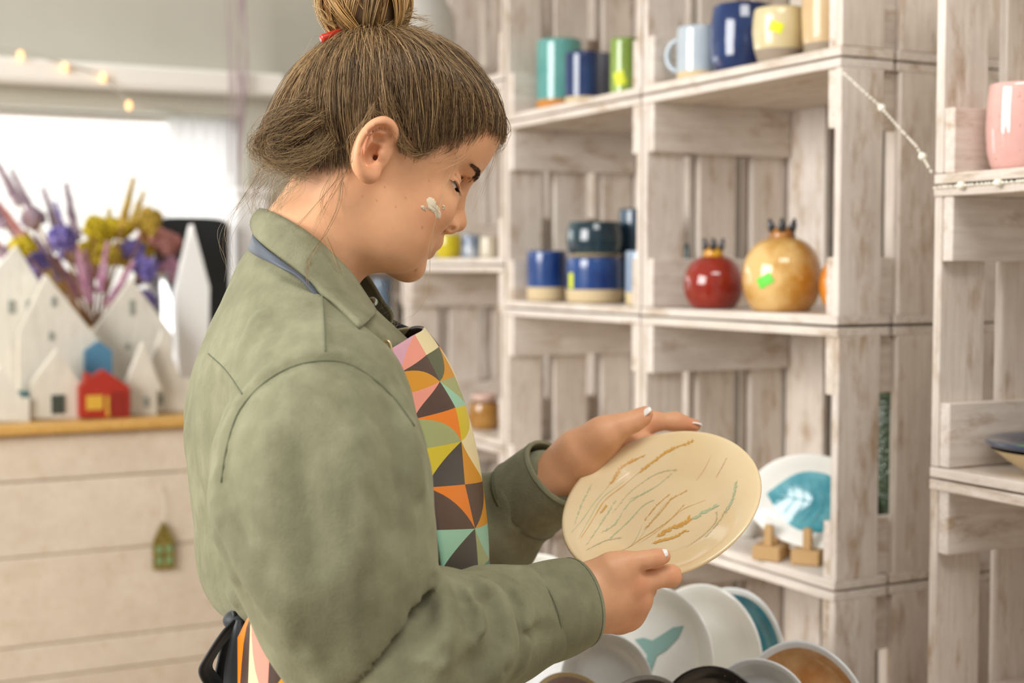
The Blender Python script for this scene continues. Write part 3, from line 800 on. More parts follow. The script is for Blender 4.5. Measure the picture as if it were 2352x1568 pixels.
house([(-70, 958), (-70, 700), (38, 575), (128, 720), (128, 958)], CU + 0.205, 0.04, 'tallest white house ornament at the left of the flower vase', M_HW, holes=[(20, 34, 700, 730, M_GRYW, 'window'), (60, 74, 700, 730, M_GRYW, 'window')])
house([(45, 957), (45, 775), (108, 640), (235, 800), (235, 957)], CU + 0.15, 0.05, 'broad white house ornament with a steep roof below the flowers', M_HW, holes=[(118, 128, 690, 712, M_GRYW, 'window'), (112, 122, 770, 790, M_GRYW, 'window')])
house([(212, 957), (212, 790), (304, 664), (398, 790), (398, 957)], CU + 0.205, 0.04, 'white house ornament with a narrow chimney mark behind the red house', M_HW, holes=[(298, 308, 710, 745, M_GRYW, 'window'), (290, 298, 810, 824, M_GRYW, 'window')])
house([(196, 957), (196, 812), (228, 790), (258, 812), (258, 957)], CU + 0.125, 0.02, 'blue house ornament peeping out above the red house', M_BLUEW)
house([(-20, 958), (-20, 905), (-40, 905), (2, 830), (50, 905), (68, 905), (68, 958)], CU + 0.05, 0.03, 'small white tree ornament with a teal block beside it', M_HW, name='wooden_tree')
house([(30, 957), (34, 893), (68, 893), (68, 957)], CU + 0.09, 0.03, 'small teal block ornament between white houses', M_TEALW, name='toy_block')
house([(72, 958), (72, 880), (132, 800), (185, 880), (185, 958)], CU + 0.06, 0.035, 'white cottage ornament with a dark doorway', M_HW, holes=[(118, 148, 903, 948, M_DKW, 'door')])
house([(183, 955), (183, 885), (197, 872), (197, 853), (206, 853), (206, 866), (240, 846), (297, 884), (297, 955)], CU + 0.03, 0.04, 'bright red house ornament with yellow window and chimney', M_RED, holes=[(198, 236, 903, 938, M_YELW, 'window'), (244, 250, 905, 952, M_YELW, 'post'), (256, 284, 895, 952, M_DRED, 'door')])
house([(300, 956), (300, 900), (285, 900), (330, 790), (372, 900), (360, 900), (360, 956)], CU + 0.06, 0.03, 'white fir tree ornament right of the red house', M_HW, name='wooden_tree', holes=[(330, 342, 915, 938, M_GRYW, 'window')])
house([(352, 956), (352, 880), (338, 880), (375, 770), (415, 880), (450, 880), (450, 956)], CU + 0.09, 0.03, 'white fir tree ornament half hidden by the jacket', M_HW, name='wooden_tree', holes=[(362, 376, 917, 940, M_GRYW, 'window')])
house([(418, 957), (408, 830), (406, 700), (444, 546), (482, 690), (480, 830), (470, 957)], CU + 0.26, 0.04, 'tall slim white spire ornament in front of the black chair', simple('spire_white', 'f2f1ee', 0.4), name='wooden_spire')
# glass jar
v_, z_ = uv_on(366, 700, CU + 0.35)
m, nt, b = mat_new('jar_glass'); b.inputs['Base Color'].default_value = (0.93, 0.93, 0.97, 1); b.inputs['Roughness'].default_value = 0.03; b.inputs['Transmission Weight'].default_value = 0.85
mb = MB(); mb.lathe([(0.030, 0), (0.034, 0.01), (0.034, 0.24), (0.024, 0.27), (0.024, 0.31)], 24)
o = mb.build('glass_bottle', m, None, True); o.location = room(CU + 0.35, v_, ctz); tag(o, 'clear glass bottle standing behind the white houses', 'bottle')
# gold house tag hanging on the counter front
gv, gz = uv_on(374, 1250, CU)
root = empty('hanging_ornament', room(CU - 0.006, gv, uv_on(374, 1305, CU)[1])); tag(root, 'olive gold house shaped ornament hanging on the counter planks', 'ornament')
m, nt, b = mat_new('gold_filigree')
nt.links.new(ramp(nt, noise(nt, coords(nt), 140, 2), [(0.4, '6e5f26'), (0.6, '9a8743')]), b.inputs['Base Color']); b.inputs['Roughness'].default_value = 0.5; b.inputs['Metallic'].default_value = 0.3
sz = 1 / FPX * depth_of(room(CU, gv, gz))
poly = [(-25, 0), (-25, 62), (-19, 78), (0, 112), (19, 78), (25, 62), (25, 0)]
n = len(poly); vs = [x * sz * AV + np.array([0, 0, y * sz]) for x, y in poly] + [x * sz * AV - AU * 0.004 + np.array([0, 0, y * sz]) for x, y in poly]
MB().add(vs, [tuple(range(n)), tuple(range(2 * n - 1, n - 1, -1))] + [(i, n + i, n + (i + 1) % n, (i + 1) % n) for i in range(n)]).build('house_tag', m, root)
for k in (-1, 1):
    for j in range(2):
        MB().box(k * 11 * sz - 0.006, k * 11 * sz + 0.006, -0.006, -0.004, (12 + j * 26) * sz, (12 + j * 26) * sz + 0.016, fr=lambda x, y, z: x * AV + y * AU + np.array([0, 0, z])).build('cutout', simple('tag_green', '7d9a6a', 0.6), root)
MB().tube([np.array([0, 0, 112 * sz]), AV * 0.004 + np.array([0, 0, 155 * sz]), AV * -0.01 + np.array([0, 0, 195 * sz])], 0.0008, 5).build('string', simple('string_white', 'e8e4da', 0.8), root)

# ------------------------------------------------------------------ dried flowers in a vase
fv, fz = uv_on(216, 745, CU + 0.31)
FB = room(CU + 0.31, fv, ctz)
m = glaze('vase_kraft', 'a08255', 'b5976a', 20, 0.7)
neck = fz - ctz
MB().lathe([(0.03, 0), (0.042, 0.015), (0.046, neck * 0.5), (0.034, neck * 0.9), (0.038, neck)], 28, cap1=False).build('flower_vase', m, None, True)
o = bpy.data.objects['flower_vase']; o.location = FB; tag(o, 'sand brown vase holding the dried flowers', 'vase')
def flower_mat(name, c1, c2): 
    m, nt, b = mat_new(name); nt.links.new(ramp(nt, noise(nt, coords(nt), 60, 2), [(0.35, c1), (0.65, c2)]), b.inputs['Base Color']); b.inputs['Roughness'].default_value = 0.9
    return m
F_PUR = flower_mat('statice_purple', '5a4f96', '8d7fb8'); F_YEL = flower_mat('statice_yellow', 'b09a10', 'd8c030'); F_PNK = flower_mat('dried_pink', 'b07a98', 'd3a8b8'); F_ROS = flower_mat('dried_rose', 'b06a62', 'd09a90'); F_OCH = flower_mat('dried_ochre', 'a8862a', 'c9ab48'); F_MAU = flower_mat('dried_mauve', '8c7688', 'b8a4ae')
F_STEM = simple('dried_stem', '9a7448', 0.85)
def cluster_mesh(kind, seed):
    r = random.Random(seed); mb = MB()
    if kind == 'head':
        mb.ball((0, 0, 0.002), 0.0205, 12, 8); ph_ = r.random() * 6
        for k in range(110):
            zz_ = 1 - 1.72 * (k + 0.5) / 110; a = k * 2.39996 + r.uniform(-0.2, 0.2); q = math.sqrt(max(1 - zz_ * zz_, 0)); R0 = r.uniform(0.0265, 0.0315) * (1 - 0.24 * (0.5 + 0.5 * math.sin(3 * a + ph_ + 2.5 * zz_)))
            mb.ball((R0 * q * math.cos(a), R0 * q * math.sin(a), 0.002 + R0 * zz_), r.uniform(0.0042, 0.0068), 6, 4)
    else:
        mb.tube([(0, 0, -0.022), (0, 0, 0.02), (0, 0, 0.066)], [0.0018, 0.0016, 0.0009], 6)
        for i in range(62):
            t = i / 61; a = i * 2.4 + r.uniform(-0.3, 0.3); k = 1 - 0.55 * t; q = r.uniform(0.0035, 0.0058) * k
            mb.ball((q * math.cos(a), q * math.sin(a), t * 0.086 - 0.02), r.uniform(0.0040, 0.0054) * k, 6, 4)
    return mb.mesh('blossom', True)
BL = {k: [cluster_mesh(k, s) for s in range(3)] for k in ('head', 'spike')}
BMC = {}
def blossom(kind, mat, i):
    key = (kind, mat.name, i % 3)
    if key not in BMC:
        me = BL[kind][i % 3].copy(); me.materials.append(mat); BMC[key] = me
    return BMC[key]
fl = [  # px, py, material, kind, label colour
 (105, 600, F_PUR, 'head'), (150, 570, F_PUR, 'head'), (175, 590, F_PUR, 'head'), (130, 620, F_PUR, 'spike'), (160, 640, F_PUR, 'head'), (300, 620, F_PUR, 'head'), (320, 650, F_PUR, 'head'), (275, 600, F_PUR, 'head'), (95, 640, F_PUR, 'head'), (150, 535, F_PUR, 'spike'), (325, 625, F_PUR, 'spike'),
 (190, 565, F_YEL, 'head'), (215, 570, F_YEL, 'head'), (245, 575, F_YEL, 'head'), (250, 605, F_YEL, 'head'), (300, 580, F_YEL, 'head'), (325, 590, F_YEL, 'head'), (335, 615, F_YEL, 'head'), (115, 600, F_YEL, 'spike'), (130, 655, F_YEL, 'head'), (225, 545, F_YEL, 'spike'), (85, 560, F_YEL, 'head'), (270, 560, F_YEL, 'head'),
 (200, 610, F_PNK, 'spike'), (215, 640, F_PNK, 'spike'), (190, 650, F_PNK, 'spike'), (240, 640, F_PNK, 'spike'), (270, 660, F_PNK, 'spike'), (165, 670, F_PNK, 'spike'), (225, 670, F_PNK, 'spike'),
 (345, 560, F_ROS, 'head'), (370, 570, F_ROS, 'head'), (330, 545, F_ROS, 'head'), (360, 600, F_PNK, 'head'), (350, 530, F_OCH, 'head'), (310, 510, F_OCH, 'spike'), (330, 520, F_OCH, 'head'), (290, 495, F_OCH, 'spike'),
 (22, 445, F_MAU, 'spike'), (70, 480, F_MAU, 'spike'), (40, 510, F_MAU, 'spike'), (15, 560, F_MAU, 'spike'), (55, 545, F_ROS, 'spike'), (80, 520, F_MAU, 'head'), (125, 520, F_MAU, 'spike'), (170, 520, F_MAU, 'spike'), (25, 590, F_ROS, 'spike'), (60, 570, F_MAU, 'head'), (5, 500, F_MAU, 'spike')]
kinds = {F_PUR.name: 'purple', F_YEL.name: 'yellow', F_PNK.name: 'pink', F_ROS.name: 'rose red', F_OCH.name: 'ochre', F_MAU.name: 'greyish mauve'}
# every blossom gets its own room: heads and spikes are spread in depth along their line of growth until none touches another,
# and the stems fan out from the mouth of the vase without crossing
rf = np.random.default_rng(8); NF = len(fl)
F_R = np.array([ray(px, py) for px, py, _, _ in fl]); F_U = F_R @ AU
HEADF = np.array([k == 'head' for *_, k in fl]); F_S = np.where(HEADF, rf.uniform(0.92, 1.04, NF), rf.uniform(1.3, 1.6, NF))
def ray_at(i, u): return CAM + F_R[i] * (((u - float(np.dot(CAM - Q0, AU)))) / F_U[i]) - FB
F_T = np.array([ray_at(i, CU + 0.34 + rf.uniform(-0.07, 0.14)) for i in range(NF)]); F_T0 = F_T.copy()
MOUTH = np.array([0, 0, neck + 0.002])
F_N = F_T[:, :2] * 0.11; F_N *= np.minimum(1, 0.026 / (np.linalg.norm(F_N, axis=1) + 1e-9))[:, None]
BO = np.array([(o_, r_) for o_, r_ in ((0.0, 0.0395),)]); SO = np.array([(-0.012, 0.0120), (0.008, 0.0118), (0.027, 0.0100), (0.046, 0.0085), (0.062, 0.0070)])
bot_c = np.array(bpy.data.objects['glass_bottle'].location) - FB
idx_ = []; off_s = []; rad_s = []
for i in range(NF):
    for o_, r_ in (BO if HEADF[i] else SO): idx_.append(i); off_s.append(o_ * F_S[i]); rad_s.append(r_ * F_S[i])
idx_, off_s, rad_s = np.array(idx_), np.array(off_s), np.array(rad_s)
raydir = F_R / np.linalg.norm(F_R, axis=1, keepdims=True)
SR = 0.0024
for it in range(1500):
    NK = np.c_[F_N, np.full(NF, MOUTH[2])]
    ax_f = F_T - NK; L_f = np.linalg.norm(ax_f, axis=1, keepdims=True); ax_f /= L_f
    C = F_T[idx_] + ax_f[idx_] * off_s[:, None]
    mv = np.zeros_like(F_T)
    D = C[:, None] - C[None]; dist = np.linalg.norm(D, axis=2) + 1e-9; pen = rad_s[:, None] + rad_s[None] + 0.0012 - dist
    pen[idx_[:, None] == idx_[None]] = 0; pen = np.maximum(pen, 0)
    push = (D / dist[..., None] * pen[..., None] * 0.22).sum(1); np.add.at(mv, idx_, push)
    # stems against blossoms
    P0_, P1_ = NK, F_T - ax_f * np.where(HEADF, 0.012, 0.025)[:, None]
    seg = P1_ - P0_; t = np.clip(((C[:, None] - P0_[None]) * seg[None]).sum(2) / (seg ** 2).sum(1)[None], 0, 1)
    Q = P0_[None] + t[..., None] * seg[None]; D2 = C[:, None] - Q; d2 = np.linalg.norm(D2, axis=2) + 1e-9
    p2 = np.maximum(rad_s[:, None] + SR + 0.0008 - d2, 0); p2[idx_[:, None] == np.arange(NF)[None]] = 0
    w = D2 / d2[..., None] * p2[..., None] * 0.25
    np.add.at(mv, idx_, w.sum(1)); mv -= (w * np.maximum(t, 0.15)[..., None]).sum(0)
    # stems against stems (straight runs above the mouth)
    nm = np.zeros_like(F_N)
    for tt in np.linspace(0, 0.9, 10):
        A = P0_ + seg * tt
        # distance from the sample points of each stem to the other stems
        t3 = np.clip(((A[:, None] - P0_[None]) * seg[None]).sum(2) / (seg ** 2).sum(1)[None], 0, 1)
        D3 = A[:, None] - (P0_[None] + t3[..., None] * seg[None]); d3 = np.linalg.norm(D3, axis=2) + 1e-9
        p3 = np.maximum(2 * SR + 0.0006 - d3, 0); np.fill_diagonal(p3, 0)
        w3 = D3 / d3[..., None] * p3[..., None] * 0.25
        mv += w3.sum(1) * tt * 1.2; nm += w3.sum(1)[:, :2] * (1 - tt)
    F_N += nm; F_N *= np.minimum(1, 0.0305 / (np.linalg.norm(F_N, axis=1) + 1e-9))[:, None]
    # bottle beside the vase, house fronts below
    db = C[:, :2] - bot_c[None, :2]; dbn = np.linalg.norm(db, axis=1) + 1e-9; low = C[:, 2] - rad_s < bot_c[2] + 0.315
    pb = np.where(low, np.maximum(0.040 + rad_s - dbn, 0), 0); np.add.at(mv, idx_, np.c_[db / dbn[:, None] * pb[:, None] * 0.3, np.zeros(len(pb))])
    uu = (C + FB - Q0) @ AU; near = np.maximum(CU + 0.252 + rad_s - uu, 0); np.add.at(mv, idx_, AU * near[:, None] * 0.3)
    far = np.maximum(uu + rad_s - (U_W - 0.165), 0); np.add.at(mv, idx_, -AU * far[:, None] * 0.3)
    F_T += mv
    # stay where the bouquet shows them: only sideways drift is pulled back, depth is free
    if it < 1250:
        dr = F_T0 - F_T; dr -= raydir * (dr * raydir).sum(1, keepdims=True); F_T += dr * (0.05 if it < 800 else 0.015)
for i, (px, py, mt, kd) in enumerate(fl):
    tip = F_T[i]; nk = np.array([F_N[i, 0], F_N[i, 1], MOUTH[2]]); axd = (tip - nk) / np.linalg.norm(tip - nk)
    base = np.array([nk[0] * 0.96, nk[1] * 0.96, neck * (0.28 + 0.2 * (i % 5) / 5)])
    root = empty('dried_flower', FB); tag(root, 'dried flower with %s %s in the vase' % (('an ' if kinds[mt.name][0] in 'aeiou' else 'a ') + kinds[mt.name], 'rounded head' if kd == 'head' else 'slender spike'), 'flower', '%s %ss in the vase' % (kinds[mt.name], kd))
    MB().tube([base, nk - np.array([0, 0, 0.004]), nk + axd * 0.004, tip * 0.5 + nk * 0.5, tip - axd * (0.004 if kd == 'head' else 0.021 * F_S[i])], 0.0021, 6).build('stem', F_STEM, root)
    o = link('blossom', blossom(kd, mt, i), None, root, tip)
    o.rotation_euler = Vector(axd).to_track_quat('Z', 'Y').to_euler(); o.scale = (F_S[i],) * 3
# ------------------------------------------------------------------ black chair behind the counter
v0_, zt_ = uv_on(432, 500, CU + 0.60)
ch = empty('office_chair', room(CU + 0.60, v0_, 0)); tag(ch, 'black padded chair with a rounded back behind the counter', 'chair')
M_BLK = simple('black_fabric', '1b2124', 0.6)
def rpad(name, w0, w1, z0, z1, du0, du1, rr):
    pts = []
    for i in range(25):
        a = math.pi * i / 24; pts.append((-w1 * math.copysign(abs(math.cos(a)) ** 0.5, math.cos(a)), z1 - rr + rr * math.sin(a) ** 0.6))
    pts += [(w0, z0), (-w0, z0)]
    pts = list(reversed(pts)); n = len(pts)
    vs = [x * AV + du0 * AU + np.array([0, 0, z]) for x, z in pts] + [x * AV + du1 * AU + np.array([0, 0, z]) for x, z in pts]
    return MB().add(vs, [tuple(reversed(range(n))), tuple(range(n, 2 * n))] + [(i, (i + 1) % n, n + (i + 1) % n, n + i) for i in range(n)]).build(name, M_BLK, ch)
rpad('backrest', 0.080, 0.098, 0.56, zt_, 0.02, -0.04, 0.035)
rpad('seat', 0.105, 0.105, 0.45, 0.52, 0.02, -0.10, 0.02)
MB().tube([np.array([0, 0, 0.08]), np.array([0, 0, 0.46])], 0.025, 12).build('gas_column', simple('dark_metal', '2a2c2e', 0.35), ch, True)
for k in range(5):
    a = k * 1.2566; q = np.array([math.cos(a), math.sin(a), 0]) * 0.09
    MB().tube([np.array([0, 0, 0.09]), q + np.array([0, 0, 0.06])], [0.02, 0.014], 8).build('leg', MATS['dark_metal'], ch, True)
    MB().ball(q + np.array([0, 0, 0.03]), 0.03, 12, 8).build('castor', M_BLK, ch, True)
# white paper lamp near the bun and white box at the window
M_PAPER = simple('white_paper', 'd6d3cb', 0.9, Subsurface_Weight=0.0)
lp = P(915, 75, 3.02); R_ = 132 / FPX * 3.02
root = empty('paper_lantern', lp); tag(root, 'round white paper lantern hanging beside the top crates', 'lamp')
mb = MB(); prof = []
for i in range(49):
    a = -math.pi / 2 + math.pi * (0.06 + 0.88 * i / 48); rr = R_ * math.cos(a) * (1 + 0.006 * math.cos(i * math.pi / 2)); prof.append((rr, R_ * math.sin(a)))
mb.lathe(prof, 48).build('shade', M_PAPER, root, True)
MB().tube([np.array([0, 0, R_]), np.array([0, 0, 2.75 - lp[2]])], 0.003, 6).build('cord', M_FRAME, root)
v_, z_ = uv_on(570, 470, U_W - 0.16)
# ceiling beam that carries the lantern cord
rp('trim_2', -0.2, U_W, -0.85, -0.70, 2.70, 2.78, simple('beam_white', 'eeeae0', 0.6), None, 0.004)
tag(bpy.data.objects['trim_2'], 'white ceiling beam', kind='structure')
d_ = np.dot(lp - Q0, AV)
bm_ = bpy.data.objects['trim_2']; bm_.location = Vector(room((U_W - 0.2) / 2, d_, 2.70))
# white jar on the window sill side
v_, _ = uv_on(578, 450, U_W - 0.12)
hj = tag(empty('tall_shelf', room(U_W - 0.09, v_, 0)), 'white box pedestal standing under the window beside the collar', 'pedestal')
zj = uv_on(572, 428, U_W - 0.2)[1]
rp('pedestal_body', U_W - 0.13, U_W - 0.03, v_ - 0.045, v_ + 0.045, 0, zj - 0.02, simple('pedestal_white', 'f7f5f2', 0.5), hj, 0.006)
rp('pedestal_top', U_W - 0.14, U_W - 0.02, v_ - 0.05, v_ + 0.05, zj - 0.02, zj, MATS['pedestal_white'], hj, 0.006)
hj.name = 'pedestal'
# ------------------------------------------------------------------ string lights and mauve yarn
root = empty('string_lights', room(U_W - 0.12, uv_on(0, 150, U_W - 0.12)[0], 1.9)); tag(root, 'string of warm fairy lights drooping over the ledge', 'string lights')
R0 = np.array(root.location)
def wp(px, py): 
    return on_plane(px, py, room(U_W - 0.115, 0, 0), AU) - R0
path = [wp(-160, 118), wp(-60, 110), wp(0, 113), wp(60, 116), wp(110, 136), wp(160, 150), wp(235, 172), wp(300, 236), wp(420, 262)]
MB().tube(path, 0.0025, 6).build('wire', simple('wire_grey', 'b9b6aa', 0.6), root, True)
m, nt, b = mat_new('warm_bulb'); b.inputs['Base Color'].default_value = (*lin('ffd9a8'), 1); b.inputs['Emission Color'].default_value = (*lin('ffb46a'), 1); b.inputs['Emission Strength'].default_value = 1.6
for px, py in ((47, 127), (148, 154), (236, 178), (296, 242)):
    q = wp(px, py)
    MB().ball(q, 0.008, 10, 8, sc=(1, 1, 1.5)).build('bulb', m, root, True)
yarn = simple('yarn_mauve', 'b09aa0', 0.95)
root = empty('hanging_yarn', room(U_W - 0.13, uv_on(545, 200, U_W - 0.13)[0], 2.75)); tag(root, 'bundle of mauve yarn hanging down in front of the window wall', 'yarn')
R0 = np.array(root.location)
for k in range(7):
    x = random.uniform(518, 568); yend = random.uniform(260, 470); sw = random.uniform(-6, 6)
    pts = [on_plane(545, -420, room(U_W - 0.13, 0, 0), AU) - R0] + [on_plane(x + sw * math.sin(j * 1.3) + (545 - x) * 0.4 * (j / 7), -100 + (yend + 100) * j / 7, room(U_W - 0.13 + 0.004 * k, 0, 0), AU) - R0 for j in range(8)]
    pts[0][2] = 0.0
    MB().tube(pts, 0.0019, 5).build('yarn_strand', yarn, root, True)

# ------------------------------------------------------------------ implicit-surface tools for the figure
class Field:
    def __init__(s, lo, hi, h):
        s.lo = np.array(lo, np.float64); s.h = h
        s.n = np.ceil((np.array(hi) - s.lo) / h).astype(int) + 1
        s.ax = [(s.lo[k] + h * np.arange(s.n[k])).astype(np.float32) for k in range(3)]
        s.F = np.full(tuple(s.n), 1.0, np.float32)
    def sl(s, lo, hi):
        a = np.clip(np.floor((np.array(lo) - s.lo) / s.h).astype(int), 0, s.n); b = np.clip(np.ceil((np.array(hi) - s.lo) / s.h).astype(int) + 1, 0, s.n)
        return tuple(slice(int(x), int(y)) for x, y in zip(a, b))
    def grid(s, sl=None):
        sl = sl or (slice(None),) * 3
        X = s.ax[0][sl[0]][:, None, None]; Y = s.ax[1][sl[1]][None, :, None]; Z = s.ax[2][sl[2]][None, None, :]
        return X, Y, Z
    def apply(s, fn, lo=None, hi=None, k=0.01, op='union'):
        sl = s.sl(lo, hi) if lo is not None else (slice(None),) * 3
        A = s.F[sl]
        if A.size == 0: return
        B = fn(*s.grid(sl)).astype(np.float32)
        s.F[sl] = smin(A, B, k) if op == 'union' else (-smin(-A, B, k) if op == 'sub' else A + B)
    def cone(s, a, b, r1, r2, k=0.01, op='union'):
        a = np.array(a, float); b = np.array(b, float); m = max(r1, r2) + k + 0.012
        s.apply(lambda X, Y, Z: d_cone(X, Y, Z, a, b, r1, r2), np.minimum(a, b) - m, np.maximum(a, b) + m, k, op)
    def chain(s, pts, k=0.006, op='union'):
        """pts: (x,y,z,r)"""
        for p, q in zip(pts, pts[1:]): s.cone(p[:3], q[:3], p[3], q[3], k, op)
    def ell(s, c, r, k=0.01, op='union', axes=None):
        c = np.array(c, float); r = np.array(r, float); m = r.max() + k + 0.012
        def fn(X, Y, Z):
            x, y, z = X - c[0], Y - c[1], Z - c[2]
            if axes is not None:
                x, y, z = (x * a[0] + y * a[1] + z * a[2] for a in axes)
            q = np.sqrt((x / r[0]) ** 2 + (y / r[1]) ** 2 + (z / r[2]) ** 2)
            g = np.sqrt((x / r[0] ** 2) ** 2 + (y / r[1] ** 2) ** 2 + (z / r[2] ** 2) ** 2) + 1e-6
            return np.where(q > 0.2, q * (q - 1) / g, -r.min())
        s.apply(fn, c - m, c + m, k, op)
    def ridge(s, pts, amp, w):
        """raise (amp > 0) or crease (amp < 0) the surface along a 3D line"""
        pts = np.array(pts, float); m = w * 2.6
        lo = pts.min(0) - m; hi = pts.max(0) + m; sl = s.sl(lo, hi)
        if s.F[sl].size == 0: return
        X, Y, Z = s.grid(sl); D = None; nseg = len(pts) - 1
        for i in range(nseg):
            d = d_cone(X, Y, Z, pts[i], pts[i + 1], 0, 0)
            D = d if D is None else np.minimum(D, d)
        # fade towards both ends
        e = np.minimum(np.sqrt((X - pts[0][0]) ** 2 + (Y - pts[0][1]) ** 2 + (Z - pts[0][2]) ** 2), np.sqrt((X - pts[-1][0]) ** 2 + (Y - pts[-1][1]) ** 2 + (Z - pts[-1][2]) ** 2))
        fade = np.clip(e / (w * 1.5), 0.15, 1)
        s.F[sl] -= (amp * fade * (np.exp(-(D / w) ** 2) if amp > 0 else np.exp(-(D / (0.9 * w)) ** 1.35))).astype(np.float32)
    def sample(s, p):
        g = (np.asarray(p) - s.lo) / s.h; i = np.clip(np.floor(g).astype(int), 0, s.n - 2); f = np.clip(g - i, 0, 1)
        v = 0
        for dx in (0, 1):
            for dy in (0, 1):
                for dz in (0, 1):
                    v += s.F[i[0] + dx, i[1] + dy, i[2] + dz] * (f[0] if dx else 1 - f[0]) * (f[1] if dy else 1 - f[1]) * (f[2] if dz else 1 - f[2])
        return v
    def march(s, o, d, t0, t1):
        """first surface hit on the ray o + t d"""
        o = np.asarray(o); d = np.asarray(d); t = t0
        while t < t1:
            v = s.sample(o + t * d)
            if v < 0.0004: return o + t * d
            t += min(max(v * 0.7, 0.0008), 0.008)
        return None
    def mesh(s, iso=0.0, smooth=1):
        F = s.F - iso; n = F.shape
        ins = F < 0
        c = [ins[i:n[0] - 1 + i, j:n[1] - 1 + j, k:n[2] - 1 + k] for i in (0, 1) for j in (0, 1) for k in (0, 1)]
        cnt = sum(x.astype(np.uint8) for x in c)
        act = np.argwhere((cnt > 0) & (cnt < 8))
        idx = np.full((n[0] - 1, n[1] - 1, n[2] - 1), -1, np.int32); idx[act[:, 0], act[:, 1], act[:, 2]] = np.arange(len(act))
        cor = np.array([(i, j, k) for i in (0, 1) for j in (0, 1) for k in (0, 1)])
        val = np.stack([F[act[:, 0] + q[0], act[:, 1] + q[1], act[:, 2] + q[2]] for q in cor], 1)
        acc = np.zeros((len(act), 3)); m = np.zeros(len(act))
        for a in range(8):
            for b in range(a + 1, 8):
                if np.abs(cor[a] - cor[b]).sum() != 1: continue
                va, vb = val[:, a], val[:, b]; x = (va < 0) != (vb < 0)
                t = np.where(x, va / np.where(x, va - vb, 1), 0)
                acc += np.where(x[:, None], cor[a] + t[:, None] * (cor[b] - cor[a]), 0); m += x
        V = s.lo + (act + acc / m[:, None]) * s.h
        faces = []
        for ax in range(3):
            sh = [slice(0, n[k]) for k in range(3)]
            s0 = list(sh); s1 = list(sh); s0[ax] = slice(0, n[ax] - 1); s1[ax] = slice(1, n[ax])
            x = ins[tuple(s0)] != ins[tuple(s1)]
            e = np.argwhere(x); o1, o2 = (ax + 1) % 3, (ax + 2) % 3
            e = e[(e[:, o1] > 0) & (e[:, o2] > 0) & (e[:, o1] < n[o1] - 1) & (e[:, o2] < n[o2] - 1)]
            def cell(d1, d2):
                q = e.copy(); q[:, o1] += d1; q[:, o2] += d2; return idx[q[:, 0], q[:, 1], q[:, 2]]
            f = np.stack([cell(-1, -1), cell(0, -1), cell(0, 0), cell(-1, 0)], 1)
            flip = ~ins[e[:, 0], e[:, 1], e[:, 2]]
            f[flip] = f[flip][:, ::-1]
            faces.append(f)
        Fc = np.concatenate(faces); Fc = Fc[(Fc >= 0).all(1)]
        for _ in range(smooth):
            S = np.zeros_like(V); w = np.zeros(len(V))
            for a in range(4):
                for b in (Fc[:, (a + 1) % 4], Fc[:, (a + 3) % 4]):
                    for k in range(3): S[:, k] += np.bincount(Fc[:, a], V[b, k], len(V))
                    w += np.bincount(Fc[:, a], minlength=len(V))
            V = np.where(w[:, None] > 0, 0.5 * V + 0.5 * S / np.maximum(w, 1)[:, None], V)
        return V, Fc
def smin(a, b, k):
    if k <= 0: return np.minimum(a, b)
    h = np.maximum(k - np.abs(a - b), 0) / k
    return np.minimum(a, b) - h * h * (k * 0.25)
def d_cone(X, Y, Z, a, b, r1, r2):
    ba = b - a; L = float(np.dot(ba, ba)) + 1e-12
    x, y, z = X - a[0], Y - a[1], Z - a[2]
    t = np.clip((x * ba[0] + y * ba[1] + z * ba[2]) / L, 0, 1)
    return np.sqrt((x - t * ba[0]) ** 2 + (y - t * ba[1]) ** 2 + (z - t * ba[2]) ** 2) - (r1 + t * (r2 - r1))
def pchip(x, xs, ys):
    """smooth monotone-ish interpolation"""
    xs = np.asarray(xs, float); ys = np.asarray(ys, float); o = np.argsort(xs); xs = xs[o]; ys = ys[o]
    d = np.diff(ys) / np.diff(xs); m = np.zeros_like(ys); m[1:-1] = np.where(d[:-1] * d[1:] > 0, 2 * d[:-1] * d[1:] / (d[:-1] + d[1:] + 1e-12), 0); m[0] = d[0]; m[-1] = d[-1]
    x = np.clip(np.asarray(x, float), xs[0], xs[-1]); i = np.clip(np.searchsorted(xs, x) - 1, 0, len(xs) - 2)
    h = xs[i + 1] - xs[i]; t = (x - xs[i]) / h
    return (2 * t ** 3 - 3 * t ** 2 + 1) * ys[i] + (t ** 3 - 2 * t ** 2 + t) * h * m[i] + (-2 * t ** 3 + 3 * t ** 2) * ys[i + 1] + (t ** 3 - t ** 2) * h * m[i + 1]
def spline(pts, n):
    """Catmull-Rom through points (any dimension)"""
    p = np.array(pts, float); p = np.vstack([2 * p[0] - p[1], p, 2 * p[-1] - p[-2]]); k = len(p) - 3
    out = []
    for q in np.linspace(0, k, n):
        i = min(int(q), k - 1); t = q - i; a, b, c, d = p[i:i + 4]
        out.append(0.5 * ((2 * b) + (-a + c) * t + (2 * a - 5 * b + 4 * c - d) * t * t + (-a + 3 * b - 3 * c + d) * t ** 3))
    return np.array(out)

